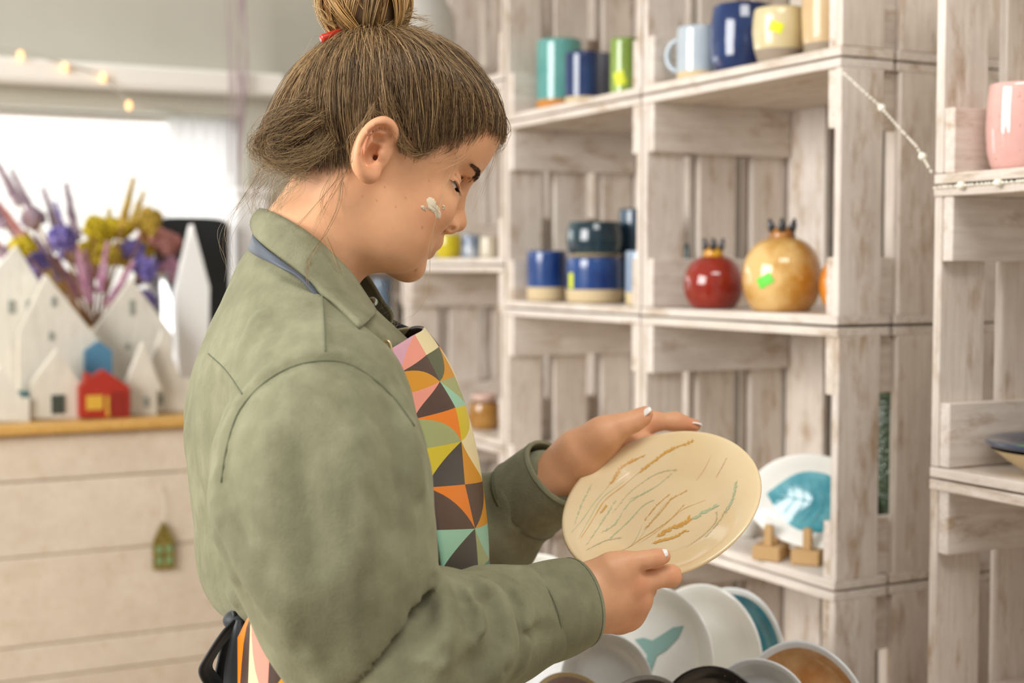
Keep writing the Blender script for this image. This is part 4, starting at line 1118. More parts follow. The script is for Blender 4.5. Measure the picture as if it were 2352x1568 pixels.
# ------------------------------------------------------------------ the person: frames of reference
PHI = math.radians(18)
PF = np.array([math.cos(PHI), math.sin(PHI), 0]); PR = np.array([math.sin(PHI), -math.cos(PHI), 0]); PU = np.array([0, 0, 1.0])
HO = P(845, 345, 1.385)
HP = math.radians(25)
HX = PF * math.cos(HP) - PU * math.sin(HP); HZ = PF * math.sin(HP) + PU * math.cos(HP); HY = -PR
HM = np.stack([HX, HY, HZ])            # rows: local axes
BM = np.stack([PF, PR, PU])
def h2w(p): return HO + np.asarray(p) @ HM
def w2h(p): return (np.asarray(p) - HO) @ HM.T
def b2w(p): return HO + np.asarray(p) @ BM
def w2b(p): return (np.asarray(p) - HO) @ BM.T
def HL(px, py, lat): return w2h(on_plane(px, py, HO + lat * HY, HY))
def PS(px, py, l): return w2b(on_plane(px, py, HO + l * PR, PR))
def PB(px, py, d): return w2b(P(px, py, d))
_foot = HO + (-0.05) * PF
person = empty('person', (float(_foot[0]), float(_foot[1]), 0.0))
tag(person, 'person in a sage green shirt and colourful apron looking down at a cream plate', 'person')
POFF = np.array(person.location)
def part(name, V, F, mat, parent=None, smooth=True, col=None, world=True, corner_col=None):
    me = np_mesh(name, np.asarray(V) - POFF, F, smooth, col, corner_col)
    return link(name, me, mat, parent or person)

# ------------------------------------------------------------------ head and neck
hd = Field((-0.112, -0.098, -0.20), (0.136, 0.090, 0.145), 0.00135)
X, Y, Z = hd.grid()
prof_px = [(1120, 270), (1127, 330), (1100, 385), (1072, 425), (1040, 480), (1002, 538), (984, 572), (962, 600), (950, 620), (925, 636), (900, 640)]
pr = np.array([HL(a, b, 0) for a, b in prof_px])
zz = Z[0, 0].astype(float)
xf = pchip(zz, pr[:, 2], pr[:, 0])
zl_ = [-0.125, -0.108, -0.095, -0.075, -0.050, -0.020, 0.010, 0.040, 0.080]
wd = pchip(zz, zl_, [0.020, 0.036, 0.044, 0.053, 0.060, 0.065, 0.067, 0.069, 0.070])
xm = pchip(zz, zl_, [0.045, 0.042, 0.036, 0.026, 0.016, 0.006, 0.0, 0.0, 0.0])
xb = pchip(zz, zl_, [0.010, 0.000, -0.01, -0.03, -0.045, -0.05, -0.055, -0.055, -0.05])
f_ = lambda a: a.astype(np.float32)[None, None, :]
XM, XF, XB, WD = f_(xm), f_(xf), f_(xb), f_(wd)
ax_ = np.where(X > XM, XF - XM, XM - XB)
pw = f_(pchip(zz, [-0.12, -0.05, -0.015, 0.02, 0.05, 0.09], [2.3, 2.15, 1.92, 1.88, 2.0, 2.2]))
rr = ((np.abs(X - XM) / ax_) ** pw + (np.abs(Y) / WD) ** pw) ** (1 / pw)
face = (rr - 1) * np.minimum(ax_, WD) * 0.9
zbot = HL(912, 640, 0)[2] + 0.001
face = -smin(-face, -(zbot - Z + 0 * X), 0.022)
face = -smin(-face, -(Z - 0.085 + 0 * X), 0.02)
hd.F = face.astype(np.float32)
hd.ell((0.012, 0, 0.034), (0.088, 0.071, 0.078), 0.02)
hd.ell((0.052, 0, 0.058), (0.056, 0.060, 0.050), 0.02)
# neck
na = HL(790, 450, 0); nb = HL(722, 560, 0.0); nc = HL(690, 650, 0)
hd.cone(na, nb, 0.048, 0.0495, 0.030); hd.cone(nb, nc, 0.0495, 0.050, 0.02)
# jaw softness under the ear, cheek
hd.ell(HL(905, 520, -0.030), (0.030, 0.022, 0.034), 0.03)
hd.ell(HL(990, 470, -0.034), (0.022, 0.018, 0.018), 0.02)
hd.ell(HL(990, 470, -0.034) * [1, -1, 1], (0.022, 0.018, 0.018), 0.02)
# chin and lips
hd.ell(HL(936, 612, 0), (0.0165, 0.019, 0.0155), 0.014)
mc = HL(977, 547, -0.0215); ul = HL(999, 556, 0); ll = HL(980, 581, 0)
def lip(mid, corner, r, k, push=0.0):
    pts = []
    for t in np.linspace(-1, 1, 9):
        c = np.array(corner) * [1, math.copysign(1, -t) if t else 1, 1]
        q = abs(t) ** 1.8
        p = mid * (1 - q) + np.array([c[0], 0, c[2]]) * q; p[1] = 0.0215 * t
        pts.append((*p, r * (1 - 0.72 * abs(t) ** 2.2)))
    hd.chain(pts, k)
    return pts
lip(HL(988, 549, 0), mc, 0.0098, 0.008)
lip(HL(1000, 559, 0), mc, 0.0050, 0.0035)
lip(HL(983, 580, 0), mc, 0.0056, 0.0035)
sto = HL(998, 570, 0)
pts = []
for t in np.linspace(-1, 1, 13):
    q = abs(t) ** 1.7; p = sto * (1 - q) + np.array([mc[0], 0, mc[2]]) * q; p[1] = 0.0235 * t; pts.append((*p, 0.0011))
hd.chain(pts, 0.0016, 'sub')
# nose
nt_ = HL(1053, 514, 0); nr = HL(1062, 432, 0)
hd.cone(nr + [-0.009, 0, 0.001], nt_ * 0.5 + nr * 0.5 + [-0.0065, 0, 0], 0.0075, 0.0075, 0.012)
hd.cone(nt_ * 0.5 + nr * 0.5 + [-0.0065, 0, 0], nt_ + [-0.0006, 0, 0.0004], 0.0075, 0.0078, 0.006)
for s in (-1, 1):
    al = HL(1029, 519, -0.0130); al = al * [1, -s, 1]
    hd.ell(al, (0.0085, 0.0052, 0.0068), 0.006)
    hd.cone(al + [0.003, s * 0.0012, 0.002], nt_ + [-0.004, 0, 0.002], 0.0058, 0.0066, 0.008)
    gr = [HL(a, b, -0.0165) * [1, -s, 1] for a, b in ((1024, 500), (1013, 510), (1010, 522), (1016, 531))]
    hd.chain([(*p, 0.0011) for p in spline(gr, 10)], 0.003, 'sub')
hd.cone(nt_ + [-0.005, 0, -0.003], HL(1012, 536, 0) + [-0.004, 0, 0.002], 0.0045, 0.004, 0.006)
def on_skin(px, py):
    d = ray(px, py) @ HM.T; o = w2h(CAM); t = 1.15
    while t < 1.5:
        v_ = hd.sample(o + t * d) if np.all(o + t * d > hd.lo) and np.all(o + t * d < hd.lo + hd.n * hd.h) else 0.01
        if v_ < 0.0002: return o + t * d
        t += min(max(v_ * 0.7, 0.0003), 0.006)
    return None
no0, no1 = on_skin(1032, 525), on_skin(1046, 526)
for s in (1, -1):
    hd.chain([(*(no0 * [1, s, 1]), 0.0018), (*((no0 + no1) / 2 * [1, s, 1] + [0, s * 0.0008, 0]), 0.0026), (*(no1 * [1, s, 1]), 0.0018)], 0.0012, 'sub')
# eye sockets, brow, lids
EYE = []
def eye_pt(ec, s, az, el, r):
    a, e = math.radians(az), math.radians(el)
    return ec + r * np.array([math.cos(a) * math.cos(e), -s * math.sin(a) * math.cos(e), math.sin(e)])
SLIT = [(-38, -22), (-15, -21), (15, -19), (45, -14), (66, -8), (80, -3)]
for s in (1, -1):
    ec = np.array([0.0752, -0.0340, 0.0030]) * [1, s, 1]
    EYE.append(ec)
    hd.ell(ec + [0.019, s * 0.009, 0.010], (0.008, 0.012, 0.007), 0.012, 'sub')
    hd.ell(ec + [0.012, -s * 0.010, 0.012], (0.007, 0.010, 0.006), 0.010, 'sub')
    b0 = HL(1086, 404, -0.010) * [1, s, 1] + [-0.008, 0, 0]; b1 = HL(1066, 372, -0.040) * [1, s, 1] + [-0.008, 0, 0]
    bm_ = HL(1090, 388, -0.027) * [1, s, 1] + [-0.008, 0, 0]
    hd.cone(b0, bm_, 0.0062, 0.0066, 0.010); hd.cone(bm_, b1, 0.0066, 0.0050, 0.010)
    hd.ell(ec, (0.0140, 0.0146, 0.0136), 0.006)
    # opening between the lids and the fold above the upper lid
    rr_ = [0.0009, 0.0017, 0.0024, 0.0026, 0.0019, 0.0010]
    hd.chain([tuple(p) for p in spline([(*eye_pt(ec, s, a, e, 0.0141), r) for (a, e), r in zip(SLIT, rr_)], 20)], 0.0008, 'sub')
    hd.chain([(*eye_pt(ec, s, a, e + 25, 0.0150), 0.0011) for a, e in SLIT[1:]], 0.0016, 'sub')
# ears
def ear(s):
    def E(px, py, lat): return HL(px, py, -lat) * [1, s, 1]
    hd.ell(E(857, 340, 0.0715), (0.0185, 0.0065, 0.031), 0.006, axes=None)
    hel = [(896, 332, .0735, .0030), (907, 312, .0765, .0036), (900, 290, .0800, .0042), (882, 279, .0830, .0046), (858, 287, .0860, .0046), (836, 311, .0880, .0045), (824, 342, .0885, .0042), (823, 372, .0865, .0044), (833, 396, .0830, .0058), (848, 405, .0790, .0066), (858, 396, .0755, .0060), (864, 376, .0730, .0045)]
    hel = spline([(*E(a, b, c), r) for a, b, c, r in hel], 36)
    hd.chain([tuple(p) for p in hel], 0.0022)
    ant = [(886, 304, .0775, .0026), (866, 306, .0800, .0032), (849, 328, .0815, .0034), (844, 354, .0810, .0034), (849, 376, .0790, .0032), (860, 382, .0770, .0034)]
    hd.chain([tuple(p) for p in spline([(*E(a, b, c), r) for a, b, c, r in ant], 18)], 0.0022)
    sca = [(893, 300, .0835, .0022), (872, 293, .0865, .0026), (850, 305, .0885, .0028), (834, 335, .0895, .0028), (833, 365, .0880, .0026)]
    hd.chain([tuple(p) for p in spline([(*E(a, b, c), r) for a, b, c, r in sca], 16)], 0.002, 'sub')
    hd.ell(E(861, 352, 0.083), (0.0078, 0.0150, 0.0125), 0.003, 'sub')
    hd.ell(E(876, 320, 0.084), (0.0085, 0.0100, 0.0042), 0.003, 'sub')
    hd.ell(E(872, 358, 0.0745), (0.0042, 0.0042, 0.0062), 0.003)
    c = E(864, 360, 0.074); hd.cone(c, c + [0.002, s * 0.012, 0.0], 0.0030, 0.0026, 0.002, 'sub')
SKULL = hd.F.copy()
ear(1); ear(-1)
V, Fc = hd.mesh(0, 2)
# colour of the skin by region (lips, cheeks, ear rims, knuckles keep their own tint)
SK = np.array(lin('d9a47c')); LIPC = np.array(lin('b5655a')); ROSY = np.array(lin('cf8662'))
def gauss(V, c, r): return np.exp(-(((V - np.asarray(c)) / np.asarray(r)) ** 2).sum(1))
colr = np.tile(SK, (len(V), 1))
def tint(w, c):
    global colr
    colr = colr * (1 - w[:, None]) + np.asarray(c) * w[:, None]
for s in (1, -1):
    tint(0.38 * gauss(V, HL(985, 490, -0.045) * [1, s, 1], (0.022, 0.03, 0.016)), ROSY)
    tint(0.5 * gauss(V, HL(855, 340, -0.085) * [1, s, 1], (0.03, 0.012, 0.035)), ROSY)
tint(0.35 * gauss(V, nt_, (0.012, 0.016, 0.012)), ROSY)
lw = np.zeros(len(V))
for t in np.linspace(-1, 1, 15):
    q = abs(t) ** 1.8
    for m_ in (HL(1003, 560, 0), HL(987, 579, 0)):
        p = m_ * (1 - q) + np.array([mc[0], 0, mc[2]]) * q; p[1] = 0.0215 * t
        lw = np.maximum(lw, np.exp(-((np.linalg.norm(V - p, axis=1) / (0.0062 * (1 - 0.55 * abs(t)))) ** 4)))
tint(0.85 * lw, LIPC)
r_ = np.random.default_rng(3)
for px, py, lat, rad in ((967, 523, -.052, .0011), (948, 620, -.014, .0016), (826, 452, -.05, .0008), (863, 461, -.06, .0007), (907, 475, -.06, .0008), (885, 430, -.066, .0007), (986, 415, -.06, .0007), (930, 455, -.06, .0008)):
    p = HL(px, py, lat); dd = np.hypot(*(V[:, [0, 2]] - p[[0, 2]]).T) 
    tint(0.6 * np.exp(-(dd / rad) ** 2) * (V[:, 1] < 0), lin('8a5a3c'))
head_V, head_F, head_C = h2w(V), Fc, colr
# ------------------------------------------------------------------ hands
# the plate they hold (built below): its plane, size and section
PLN = -0.318 * C_R + 0.761 * C_U - 0.565 * C_F; PLN = PLN / np.linalg.norm(PLN)
PLR = 0.1038; PLD = 0.021
PLC = P(1514, 1151, 1.450) - PLN * PLD
PF_F, PF_Z = [0, 0.3, 0.45, 0.55, 0.65, 0.75, 0.85, 0.93, 1.0], [0, 0.01, 0.06, 0.17, 0.36, 0.56, 0.76, 0.91, 1.0]
_plc_b, _pln_b = w2b(PLC), BM @ PLN
def carve_plate(f):
    X, Y, Z = f.grid(); x, y, z = X - _plc_b[0], Y - _plc_b[1], Z - _plc_b[2]
    h = x * _pln_b[0] + y * _pln_b[1] + z * _pln_b[2]; r = np.sqrt(np.maximum(x * x + y * y + z * z - h * h, 0))
    zt = PLD * np.interp(r / PLR, PF_F, PF_Z); d = np.maximum(np.maximum((h - zt) * 0.9, (zt - 0.0056 - h) * 0.9), r - PLR * 1.008)
    f.F = np.maximum(f.F, -(d + 0.0003)).astype(np.float32)
def back_d(px, py, r):
    """distance along the sight line at which a finger of radius r lies against the back of the plate"""
    for d in np.arange(1.36, 1.62, 0.0008):
        p = P(px, py, d) - PLC; h = float(p @ PLN); q = math.sqrt(max(float(p @ p) - h * h, 0))
        if PLD * np.interp(q / PLR, PF_F, PF_Z) - 0.0056 - h > r * 0.93: return d
    return 1.6
def hand_mesh(build, box_pts, h=0.0015):
    w = np.array([PB(*p) for p in box_pts]); m = 0.03
    f = Field(w.min(0) - m, w.max(0) + m, h)
    build(f); carve_plate(f); V, Fc = f.mesh(0, 1)
    return V, Fc
def ch(pts): return [(*PB(a, b, d), r) for a, b, d, r in pts]
NAILS = []
def right_hand(f):
    f.chain(ch([(1255, 1400, 1.322, .026), (1330, 1378, 1.340, .0255), (1375, 1368, 1.350, .0260)]), 0.02)
    # back of the hand towards each knuckle
    kn = [(1452, 1332, 1.352, .0125), (1462, 1374, 1.362, .0128), (1444, 1410, 1.374, .0122), (1418, 1424, 1.386, .0110)]
    for (a, b, d, r), (wx, wy, wd_) in zip(kn, ((1375, 1340, 1.352), (1375, 1362, 1.356), (1372, 1384, 1.362), (1368, 1402, 1.368))):
        f.chain(ch([(wx, wy, wd_, .0165), (a, b, d, r)]), 0.022)
    f.chain(ch([(1385, 1370, 1.372, .022), (1430, 1372, 1.380, .020)]), 0.02)
    # index along the rim, folding under the plate
    f.chain(ch([(1452, 1337, 1.350, .0118), (1500, 1326, 1.360, .0096), (1540, 1322, 1.368, .0096), (1543, 1320, 1.383, .0088), (1522, 1312, 1.405, .0082), (1500, 1306, 1.412, .0072)]), 0.008)
    # the other fingers curl away under the plate
    f.chain(ch([(1462, 1374, 1.362, .0128), (1482, 1352, 1.392, .0095), (1478, 1322, 1.412, .0085), (1468, 1308, 1.418, .0075)]), 0.008)
    f.chain(ch([(1444, 1410, 1.374, .0122), (1462, 1380, 1.405, .0090), (1456, 1345, 1.424, .0080), (1448, 1322, 1.428, .0070)]), 0.008)
    f.chain(ch([(1418, 1424, 1.386, .0110), (1436, 1400, 1.412, .0082), (1434, 1366, 1.430, .0074), (1428, 1340, 1.434, .0064)]), 0.008)
    # thumb on top of the rim
    f.chain(ch([(1372, 1345, 1.348, .0195), (1410, 1308, 1.343, .0145), (1440, 1293, 1.342, .0112)]), 0.012)
    f.chain(ch([(1440, 1293, 1.342, .0112), (1478, 1286, 1.344, .0090), (1505, 1282, 1.349, .0092), (1522, 1277, 1.355, .0078)]), 0.002)
    for (a, b) in (((1476, 1272), (1482, 1300)), ((1484, 1272), (1489, 1299))):
        p0 = PB(*a, 1.338); p1 = PB(*b, 1.338); f.ridge([p0, (p0 + p1) / 2, p1], -0.0006, 0.0014)
def left_hand(f):
    f.chain(ch([(1240, 1130, 1.550, .0270), (1300, 1075, 1.545, .0240), (1340, 1048, 1.545, .0250)]), 0.02)
    f.chain(ch([(1340, 1048, 1.545, .0240), (1410, 1030, 1.560, .0200), (1455, 1020, 1.572, .0150)]), 0.02)
    f.chain(ch([(1335, 1060, 1.560, .0230), (1410, 1070, 1.580, .0190), (1450, 1065, 1.590, .0140)]), 0.02)
    # thumb
    f.chain(ch([(1330, 1035, 1.530, .0200), (1385, 998, 1.522, .0160), (1425, 978, 1.520, .0125)]), 0.018)
    f.chain(ch([(1425, 978, 1.520, .0125), (1455, 968, 1.522, .0108), (1476, 956, 1.524, .0092), (1484, 948, 1.525, .0066)]), 0.006)
    # index pointing along the rim
    f.chain(ch([(1445, 1000, 1.572, .0135), (1500, 968, 1.582, .0102), (1552, 968, 1.586, .0095), (1595, 977, 1.588, .0072)]), 0.008)
    # fingers behind the plate, pads against its back
    for (m0, pts_) in (((1450, 1022, 1.574, .0130), ((1500, 1020, .0096), (1545, 1040, .0086), (1572, 1062, .0074))),
                       ((1446, 1046, 1.580, .0125), ((1498, 1056, .0094), (1538, 1082, .0083), (1560, 1106, .0071))),
                       ((1436, 1068, 1.582, .0115), ((1482, 1088, .0085), (1514, 1116, .0076), (1530, 1138, .0065)))):
        (x1, y1, r1), (x2, y2, r2), (x3, y3, r3) = pts_
        f.chain(ch([m0, (x1, y1, back_d(x1, y1, r1) + 0.014, r1), (x2, y2, back_d(x2, y2, r2) + 0.004, r2), (x3, y3, back_d(x3, y3, r3), r3)]), 0.007)
rV, rF = hand_mesh(right_hand, [(1240, 1300, 1.31), (1240, 1430, 1.35), (1560, 1300, 1.36), (1560, 1450, 1.43), (1400, 1260, 1.33), (1250, 1440, 1.40)])
lV, lF = hand_mesh(left_hand, [(1230, 1160, 1.53), (1240, 1000, 1.52), (1610, 960, 1.60), (1490, 930, 1.51), (1560, 1130, 1.62), (1330, 1130, 1.62)])
def hand_col(V, warm):
    c = np.tile(SK, (len(V), 1))
    for px, py, d, r, k in warm:
        w = k * np.exp(-(np.linalg.norm(V - PB(px, py, d), axis=1) / r) ** 2)[:, None]
        c = c * (1 - w) + ROSY * w
    return c
rC = hand_col(rV, [(1470, 1340, 1.34, .012, .5), (1545, 1320, 1.362, .010, .5), (1472, 1380, 1.35, .012, .4), (1515, 1285, 1.345, .01, .5), (1440, 1425, 1.36, .014, .35)])
lC = hand_col(lV, [(1480, 955, 1.52, .010, .5), (1590, 975, 1.58, .014, .7), (1500, 970, 1.57, .012, .35)])

# ------------------------------------------------------------------ the cream plate held in both hands
plate = empty('cream_plate', PLC); tag(plate, 'cream plate with grass imprints held in both hands', 'plate')
M_PLATE = glaze('glaze_cream_plate', 'e0c596', 'e5cfa4', 6, 0.10)
def plate_f(f):
    return float(np.interp(f, PF_F, PF_Z))
def plate_z(r): return PLD * plate_f(min(r / PLR, 1.0))
pb_ = dish('plate_body', PLR, PLR, PLD, [M_PLATE, M_PLATE], plate, n=96, wob=0.004, seed=2, th=0.005, rim=0.62, prof=[(f, plate_f(f)) for f in (0.02, 0.15, 0.3, 0.42, 0.5, 0.56, 0.62, 0.68, 0.74, 0.8, 0.86, 0.92, 0.97, 1.0)])
pm = orient(plate, PLC, PLN)
PMI = np.array(pm.inverted())
def on_plate(zx, zy):
    """point of the print, read in the enlarged view of the plate, as plate coordinates"""
    px, py = 1200 + zx / 2.613, 880 + zy / 2.613
    z = 0.010
    for _ in range(8):
        w = on_plane(px, py, PLC + PLN * z, PLN)
        q = PMI @ np.array([*w, 1.0]); r = math.hypot(q[0], q[1]); z = plate_z(min(r, PLR * 0.98))
    return np.array([q[0], q[1], z + 0.0004])
M_OCH = simple('print_ochre', 'd39f48', 0.2); M_SAGE = simple('print_sage', 'b3bf98', 0.2); M_GRY = simple('print_greygreen', 'bdb691', 0.2); M_ROSE = simple('print_rose', 'dcae98', 0.2)
def print_line(pts, w, mat, leaf=0, name='grass_print', seed=0):
    r = random.Random(seed); pp = spline([on_plate(*p) for p in pts], 26); mb = MB(); vs = []
    n = len(pp)
    def zfix(q): return np.array([q[0], q[1], plate_z(min(math.hypot(q[0], q[1]), PLR)) + 0.0005])
    for i in range(n):
        t = pp[min(i + 1, n - 1)] - pp[max(i - 1, 0)]; g = np.array([-t[1], t[0], 0]); g = g / (np.linalg.norm(g) + 1e-9)
        ww = w * (0.5 + 0.9 * r.random()) * (0.35 + 0.65 * math.sin(math.pi * min(max(i / (n - 1), 0.06), 0.94)))
        vs += [zfix(pp[i] + g * ww), zfix(pp[i] - g * ww)]
    mb.add(vs, [(2 * i, 2 * i + 1, 2 * i + 3, 2 * i + 2) for i in range(n - 1)])
    if leaf:
        for i in range(1, n - 1):
            for s in (-1, 1):
                if r.random() < 0.25: continue
                t = pp[i] - pp[i + 1]; t = t / (np.linalg.norm(t) + 1e-9); g = np.array([-t[1], t[0], 0]) * s
                L = leaf * r.uniform(0.5, 1.1); a = pp[i]; d = (t * 0.85 + g * 0.5); d /= np.linalg.norm(d)
                e = np.array([-d[1], d[0], 0]) * L * 0.17
                mb.add([zfix(a), zfix(a + d * L * 0.5 + e), zfix(a + d * L), zfix(a + d * L * 0.5 - e)], [(0, 1, 2, 3)])
    o = mb.build(name, mat, plate)
    return o
k_ = 0
for pts, w, mt, lf in (
    ([(740, 430), (660, 465), (595, 505), (560, 560), (520, 612)], 0.0011, M_OCH, 0.005), ([(520, 612), (430, 720), (360, 820), (296, 895)], 0.0005, M_SAGE, 0),
    ([(1030, 345), (900, 395), (830, 440), (760, 490), (690, 545)], 0.0013, M_OCH, 0.005), ([(690, 545), (600, 620), (500, 700), (440, 790), (350, 930)], 0.0006, M_OCH, 0),
    ([(505, 735), (490, 755), (468, 782)], 0.0008, M_OCH, 0.003), ([(610, 590), (480, 690), (400, 820), (335, 935)], 0.0004, M_SAGE, 0), ([(560, 700), (480, 830), (380, 975)], 0.0004, M_SAGE, 0.003),
    ([(930, 520), (850, 530), (760, 570), (640, 660), (540, 780)], 0.0004, M_GRY, 0.003), ([(790, 700), (720, 740), (650, 815), (560, 900), (520, 940)], 0.0009, M_SAGE, 0.003), ([(600, 925), (500, 945), (385, 1002)], 0.0004, M_GRY, 0.003), ([(780, 630), (640, 720), (560, 840), (470, 900)], 0.0004, M_SAGE, 0.004),
    ([(990, 645), (900, 690), (850, 750), (780, 830), (730, 880)], 0.0006, M_OCH, 0.004), ([(975, 725), (890, 815), (800, 880), (720, 930), (640, 985)], 0.0005, M_OCH, 0.0025), ([(890, 660), (800, 740), (730, 830)], 0.0004, M_OCH, 0.003),
    ([(1000, 815), (950, 850), (880, 880), (800, 925)], 0.0006, M_OCH, 0.008), ([(1160, 735), (1080, 780), (1010, 820)], 0.0005, M_SAGE, 0.007), ([(985, 885), (900, 925), (830, 945), (780, 962)], 0.0007, M_OCH, 0.006),
    ([(720, 850), (690, 920), (650, 975), (560, 1018)], 0.0006, M_GRY, 0), ([(860, 720), (760, 850), (690, 950)], 0.0004, M_GRY, 0), ([(1100, 700), (960, 760), (820, 880), (700, 960)], 0.0004, M_OCH, 0),
    ([(1282, 590), (1275, 650), (1250, 720), (1215, 790)], 0.0004, M_SAGE, 0.005), ([(1165, 770), (1160, 830), (1100, 900), (985, 985)], 0.0004, M_GRY, 0.003), ([(1225, 450), (1200, 500), (1160, 570)], 0.0003, M_ROSE, 0.002), ([(1130, 440), (1090, 520), (1040, 585)], 0.0004, M_ROSE, 0), ([(1230, 740), (1180, 830), (1090, 930)], 0.0003, M_GRY, 0.004), ([(420, 600), (360, 720), (310, 850)], 0.0003, M_SAGE, 0.003), ([(900, 540), (770, 640), (640, 700)], 0.0003, M_SAGE, 0.003)):
    k_ += 1; print_line(pts, w * 0.62, mt, lf * 0.85, seed=k_)

# ------------------------------------------------------------------ shirt
JH = 0.0026
jk = Field((-0.245, -0.285, -0.70), (0.345, 0.345, -0.045), JH)
lev = [  # y, back x, front x, half width
 (530, 600, 640, 0.030), (560, 574, 690, 0.052), (600, 546, 740, 0.074), (640, 527, 790, 0.096), (680, 508, 835, 0.118), (720, 490, 875, 0.140), (760, 470, 915, 0.156), (800, 453, 955, 0.167), (850, 436, 1000, 0.176), (920, 420, 1035, 0.180), (1000, 415, 1060, 0.176), (1100, 424, 1078, 0.170), (1200, 438, 1090, 0.166), (1290, 444, 1098, 0.164), (1345, 462, 1100, 0.160), (1385, 500, 1098, 0.150), (1415, 545, 1090, 0.138), (1440, 600, 1075, 0.120)]
lv = []
for y, xb_, xf_, w in lev:
    a, b = PS(xb_, y, 0), PS(xf_, y, 0)
    lv.append(((a[2] + b[2]) / 2, a[0], b[0], w))
lv = np.array(lv)
X, Y, Z = jk.grid(); zz = Z[0, 0].astype(float)
SBk, SFr, WDt = (pchip(zz, lv[:, 0], lv[:, k]) for k in (1, 2, 3))
# the torso turned 18 degrees shows a little of its width beyond the sagittal outline
shrink = 0.004
SBk = SBk + shrink; SFr = SFr - shrink
SCt, At = f_((SBk + SFr) / 2), f_((SFr - SBk) / 2); Wt = f_(WDt)
pw = 2.35
EGG = 0.36; pw = 2.15
We = Wt * (1 - EGG * np.clip((X - SCt) / At, 0, 1) ** 1.3)
tors = (((np.abs(X - SCt) / At) ** pw + (np.abs(Y) / We) ** pw) ** (1 / pw) - 1) * np.minimum(At, Wt)
ztop, zbt = lv[0, 0] + 0.006, lv[-1, 0]
tors = np.maximum(tors, np.maximum(Z - ztop, zbt - Z))
# where the apron bib lies: middle line and side edge, top to waist
_bc = np.array([PS(a, b, 0) for a, b in ((962, 752), (1003, 803), (1043, 878), (1066, 948), (1084, 1040), (1099, 1150), (1110, 1250), (1114, 1330), (1110, 1410))])
_be_ = np.array([PS(a, b, l) for a, b, l in ((884, 800, .104), (906, 862, .107), (931, 920, .110), (956, 990, .114), (974, 1080, .118), (990, 1190, .124), (1000, 1290, .128), (1004, 1370, .130), (1000, 1450, .132))])
_bt = np.linspace(0, 1, len(_bc))
def bib(u, v, gap=0.0):
    l = (0.5 - u) * 2; q = abs(l) ** 1.9
    c = np.array([pchip(v, _bt, _bc[:, k]) for k in range(3)]); e = np.array([pchip(v, _bt, _be_[:, k]) for k in range(3)])
    p = c * (1 - q) + e * q
    p[1] = l * e[1]
    p[0] += 0.0012 * math.sin(l * 7 + v * 11) - gap
    return p
# the shirt front stays just behind the bib
_vz = np.linspace(0, 1, 30); _cz = np.array([bib(0.5, v) for v in _vz]); _ez = np.array([bib(0.0, v) for v in _vz])
sc_ = f_(pchip(zz, _cz[:, 2], _cz[:, 0])); se_ = f_(pchip(zz, _ez[:, 2], _ez[:, 0])); le_ = f_(pchip(zz, _ez[:, 2], _ez[:, 1]))
sb_ = sc_ - (sc_ - se_) * (np.abs(Y) / le_) ** 1.9 - 0.006
tors = np.where(Z < _cz[0, 2] + 0.01, np.maximum(tors, (X - sb_) * 0.7), tors)
TORSO = tors.astype(np.float32).copy()
jk.F = TORSO.copy()
RS = ch([(700, 850, 1.270, .058), (742, 925, 1.235, .068), (736, 1060, 1.205, .0815), (740, 1150, 1.195, .0855), (772, 1290, 1.187, .0755), (805, 1400, 1.194, .0690), (866, 1560, 1.215, .0700)])
RF = ch([(858, 1545, 1.222, .0500), (915, 1520, 1.192, .0590), (985, 1484, 1.206, .0625), (1130, 1442, 1.290, .0520), (1215, 1416, 1.310, .0430), (1258, 1403, 1.320, .0390)])
LS = ch([(860, 900, 1.540, .065), (930, 1100, 1.590, .075), (975, 1310, 1.630, .070)])
LF = ch([(975, 1310, 1.630, .070), (1115, 1222, 1.610, .0600), (1215, 1145, 1.575, .0440), (1250, 1118, 1.562, .0400)])
arm = Field(jk.lo, jk.lo + (jk.n - 1) * JH, JH)
arm.chain(RS, 0.03)
# below the armpit the sleeve lies over the back of the shirt with an open crease
zs_arm = PS(520, 1085, 0.15)[2]
off_a = 0.0045 * np.clip((zs_arm - Z) / 0.03, -1, 1)
jk.F = np.maximum(jk.F, np.minimum(off_a - arm.F, jk.F + 0.016)).astype(np.float32)
kk_ = np.where(Z > zs_arm, 0.016, 0.003).astype(np.float32) + 0 * X
hh_ = np.maximum(kk_ - np.abs(jk.F - arm.F), 0) / kk_
jk.F = (np.minimum(jk.F, arm.F) - hh_ * hh_ * kk_ * 0.25).astype(np.float32)
fa = Field(jk.lo, jk.lo + (jk.n - 1) * JH, JH); fa.chain(RF, 0.02)
s_el = PB(868, 1440, 1.125)[0] - 0.026
off_f = 0.0060 * np.clip((X - s_el) / 0.022, -1, 1)
jk.F = np.maximum(jk.F, np.minimum(off_f - fa.F, jk.F + 0.020)).astype(np.float32)
kk_ = (0.0025 + 0.030 * np.clip((s_el + 0.012 - X) / 0.03, 0, 1)).astype(np.float32) + 0 * jk.F
hh_ = np.maximum(kk_ - np.abs(jk.F - fa.F), 0) / kk_
jk.F = (np.minimum(jk.F, fa.F) - hh_ * hh_ * kk_ * 0.25).astype(np.float32)
jk.chain(LS, 0.02); jk.chain(LF, 0.015)
jk.F = jk.F[:, :, :]
CAMB = w2b(CAM)
def hit(px, py, field=None):
    fld = field or jk
    d = (ray(px, py)) @ BM.T
    # enter the box of the field
    ts = [(fld.lo - CAMB) / d, (fld.lo + (fld.n - 1) * fld.h - CAMB) / d]
    t0 = max(np.minimum(*ts).max(), 0.5); t1 = np.maximum(*ts).min()
    return fld.march(CAMB, d, t0, t1)
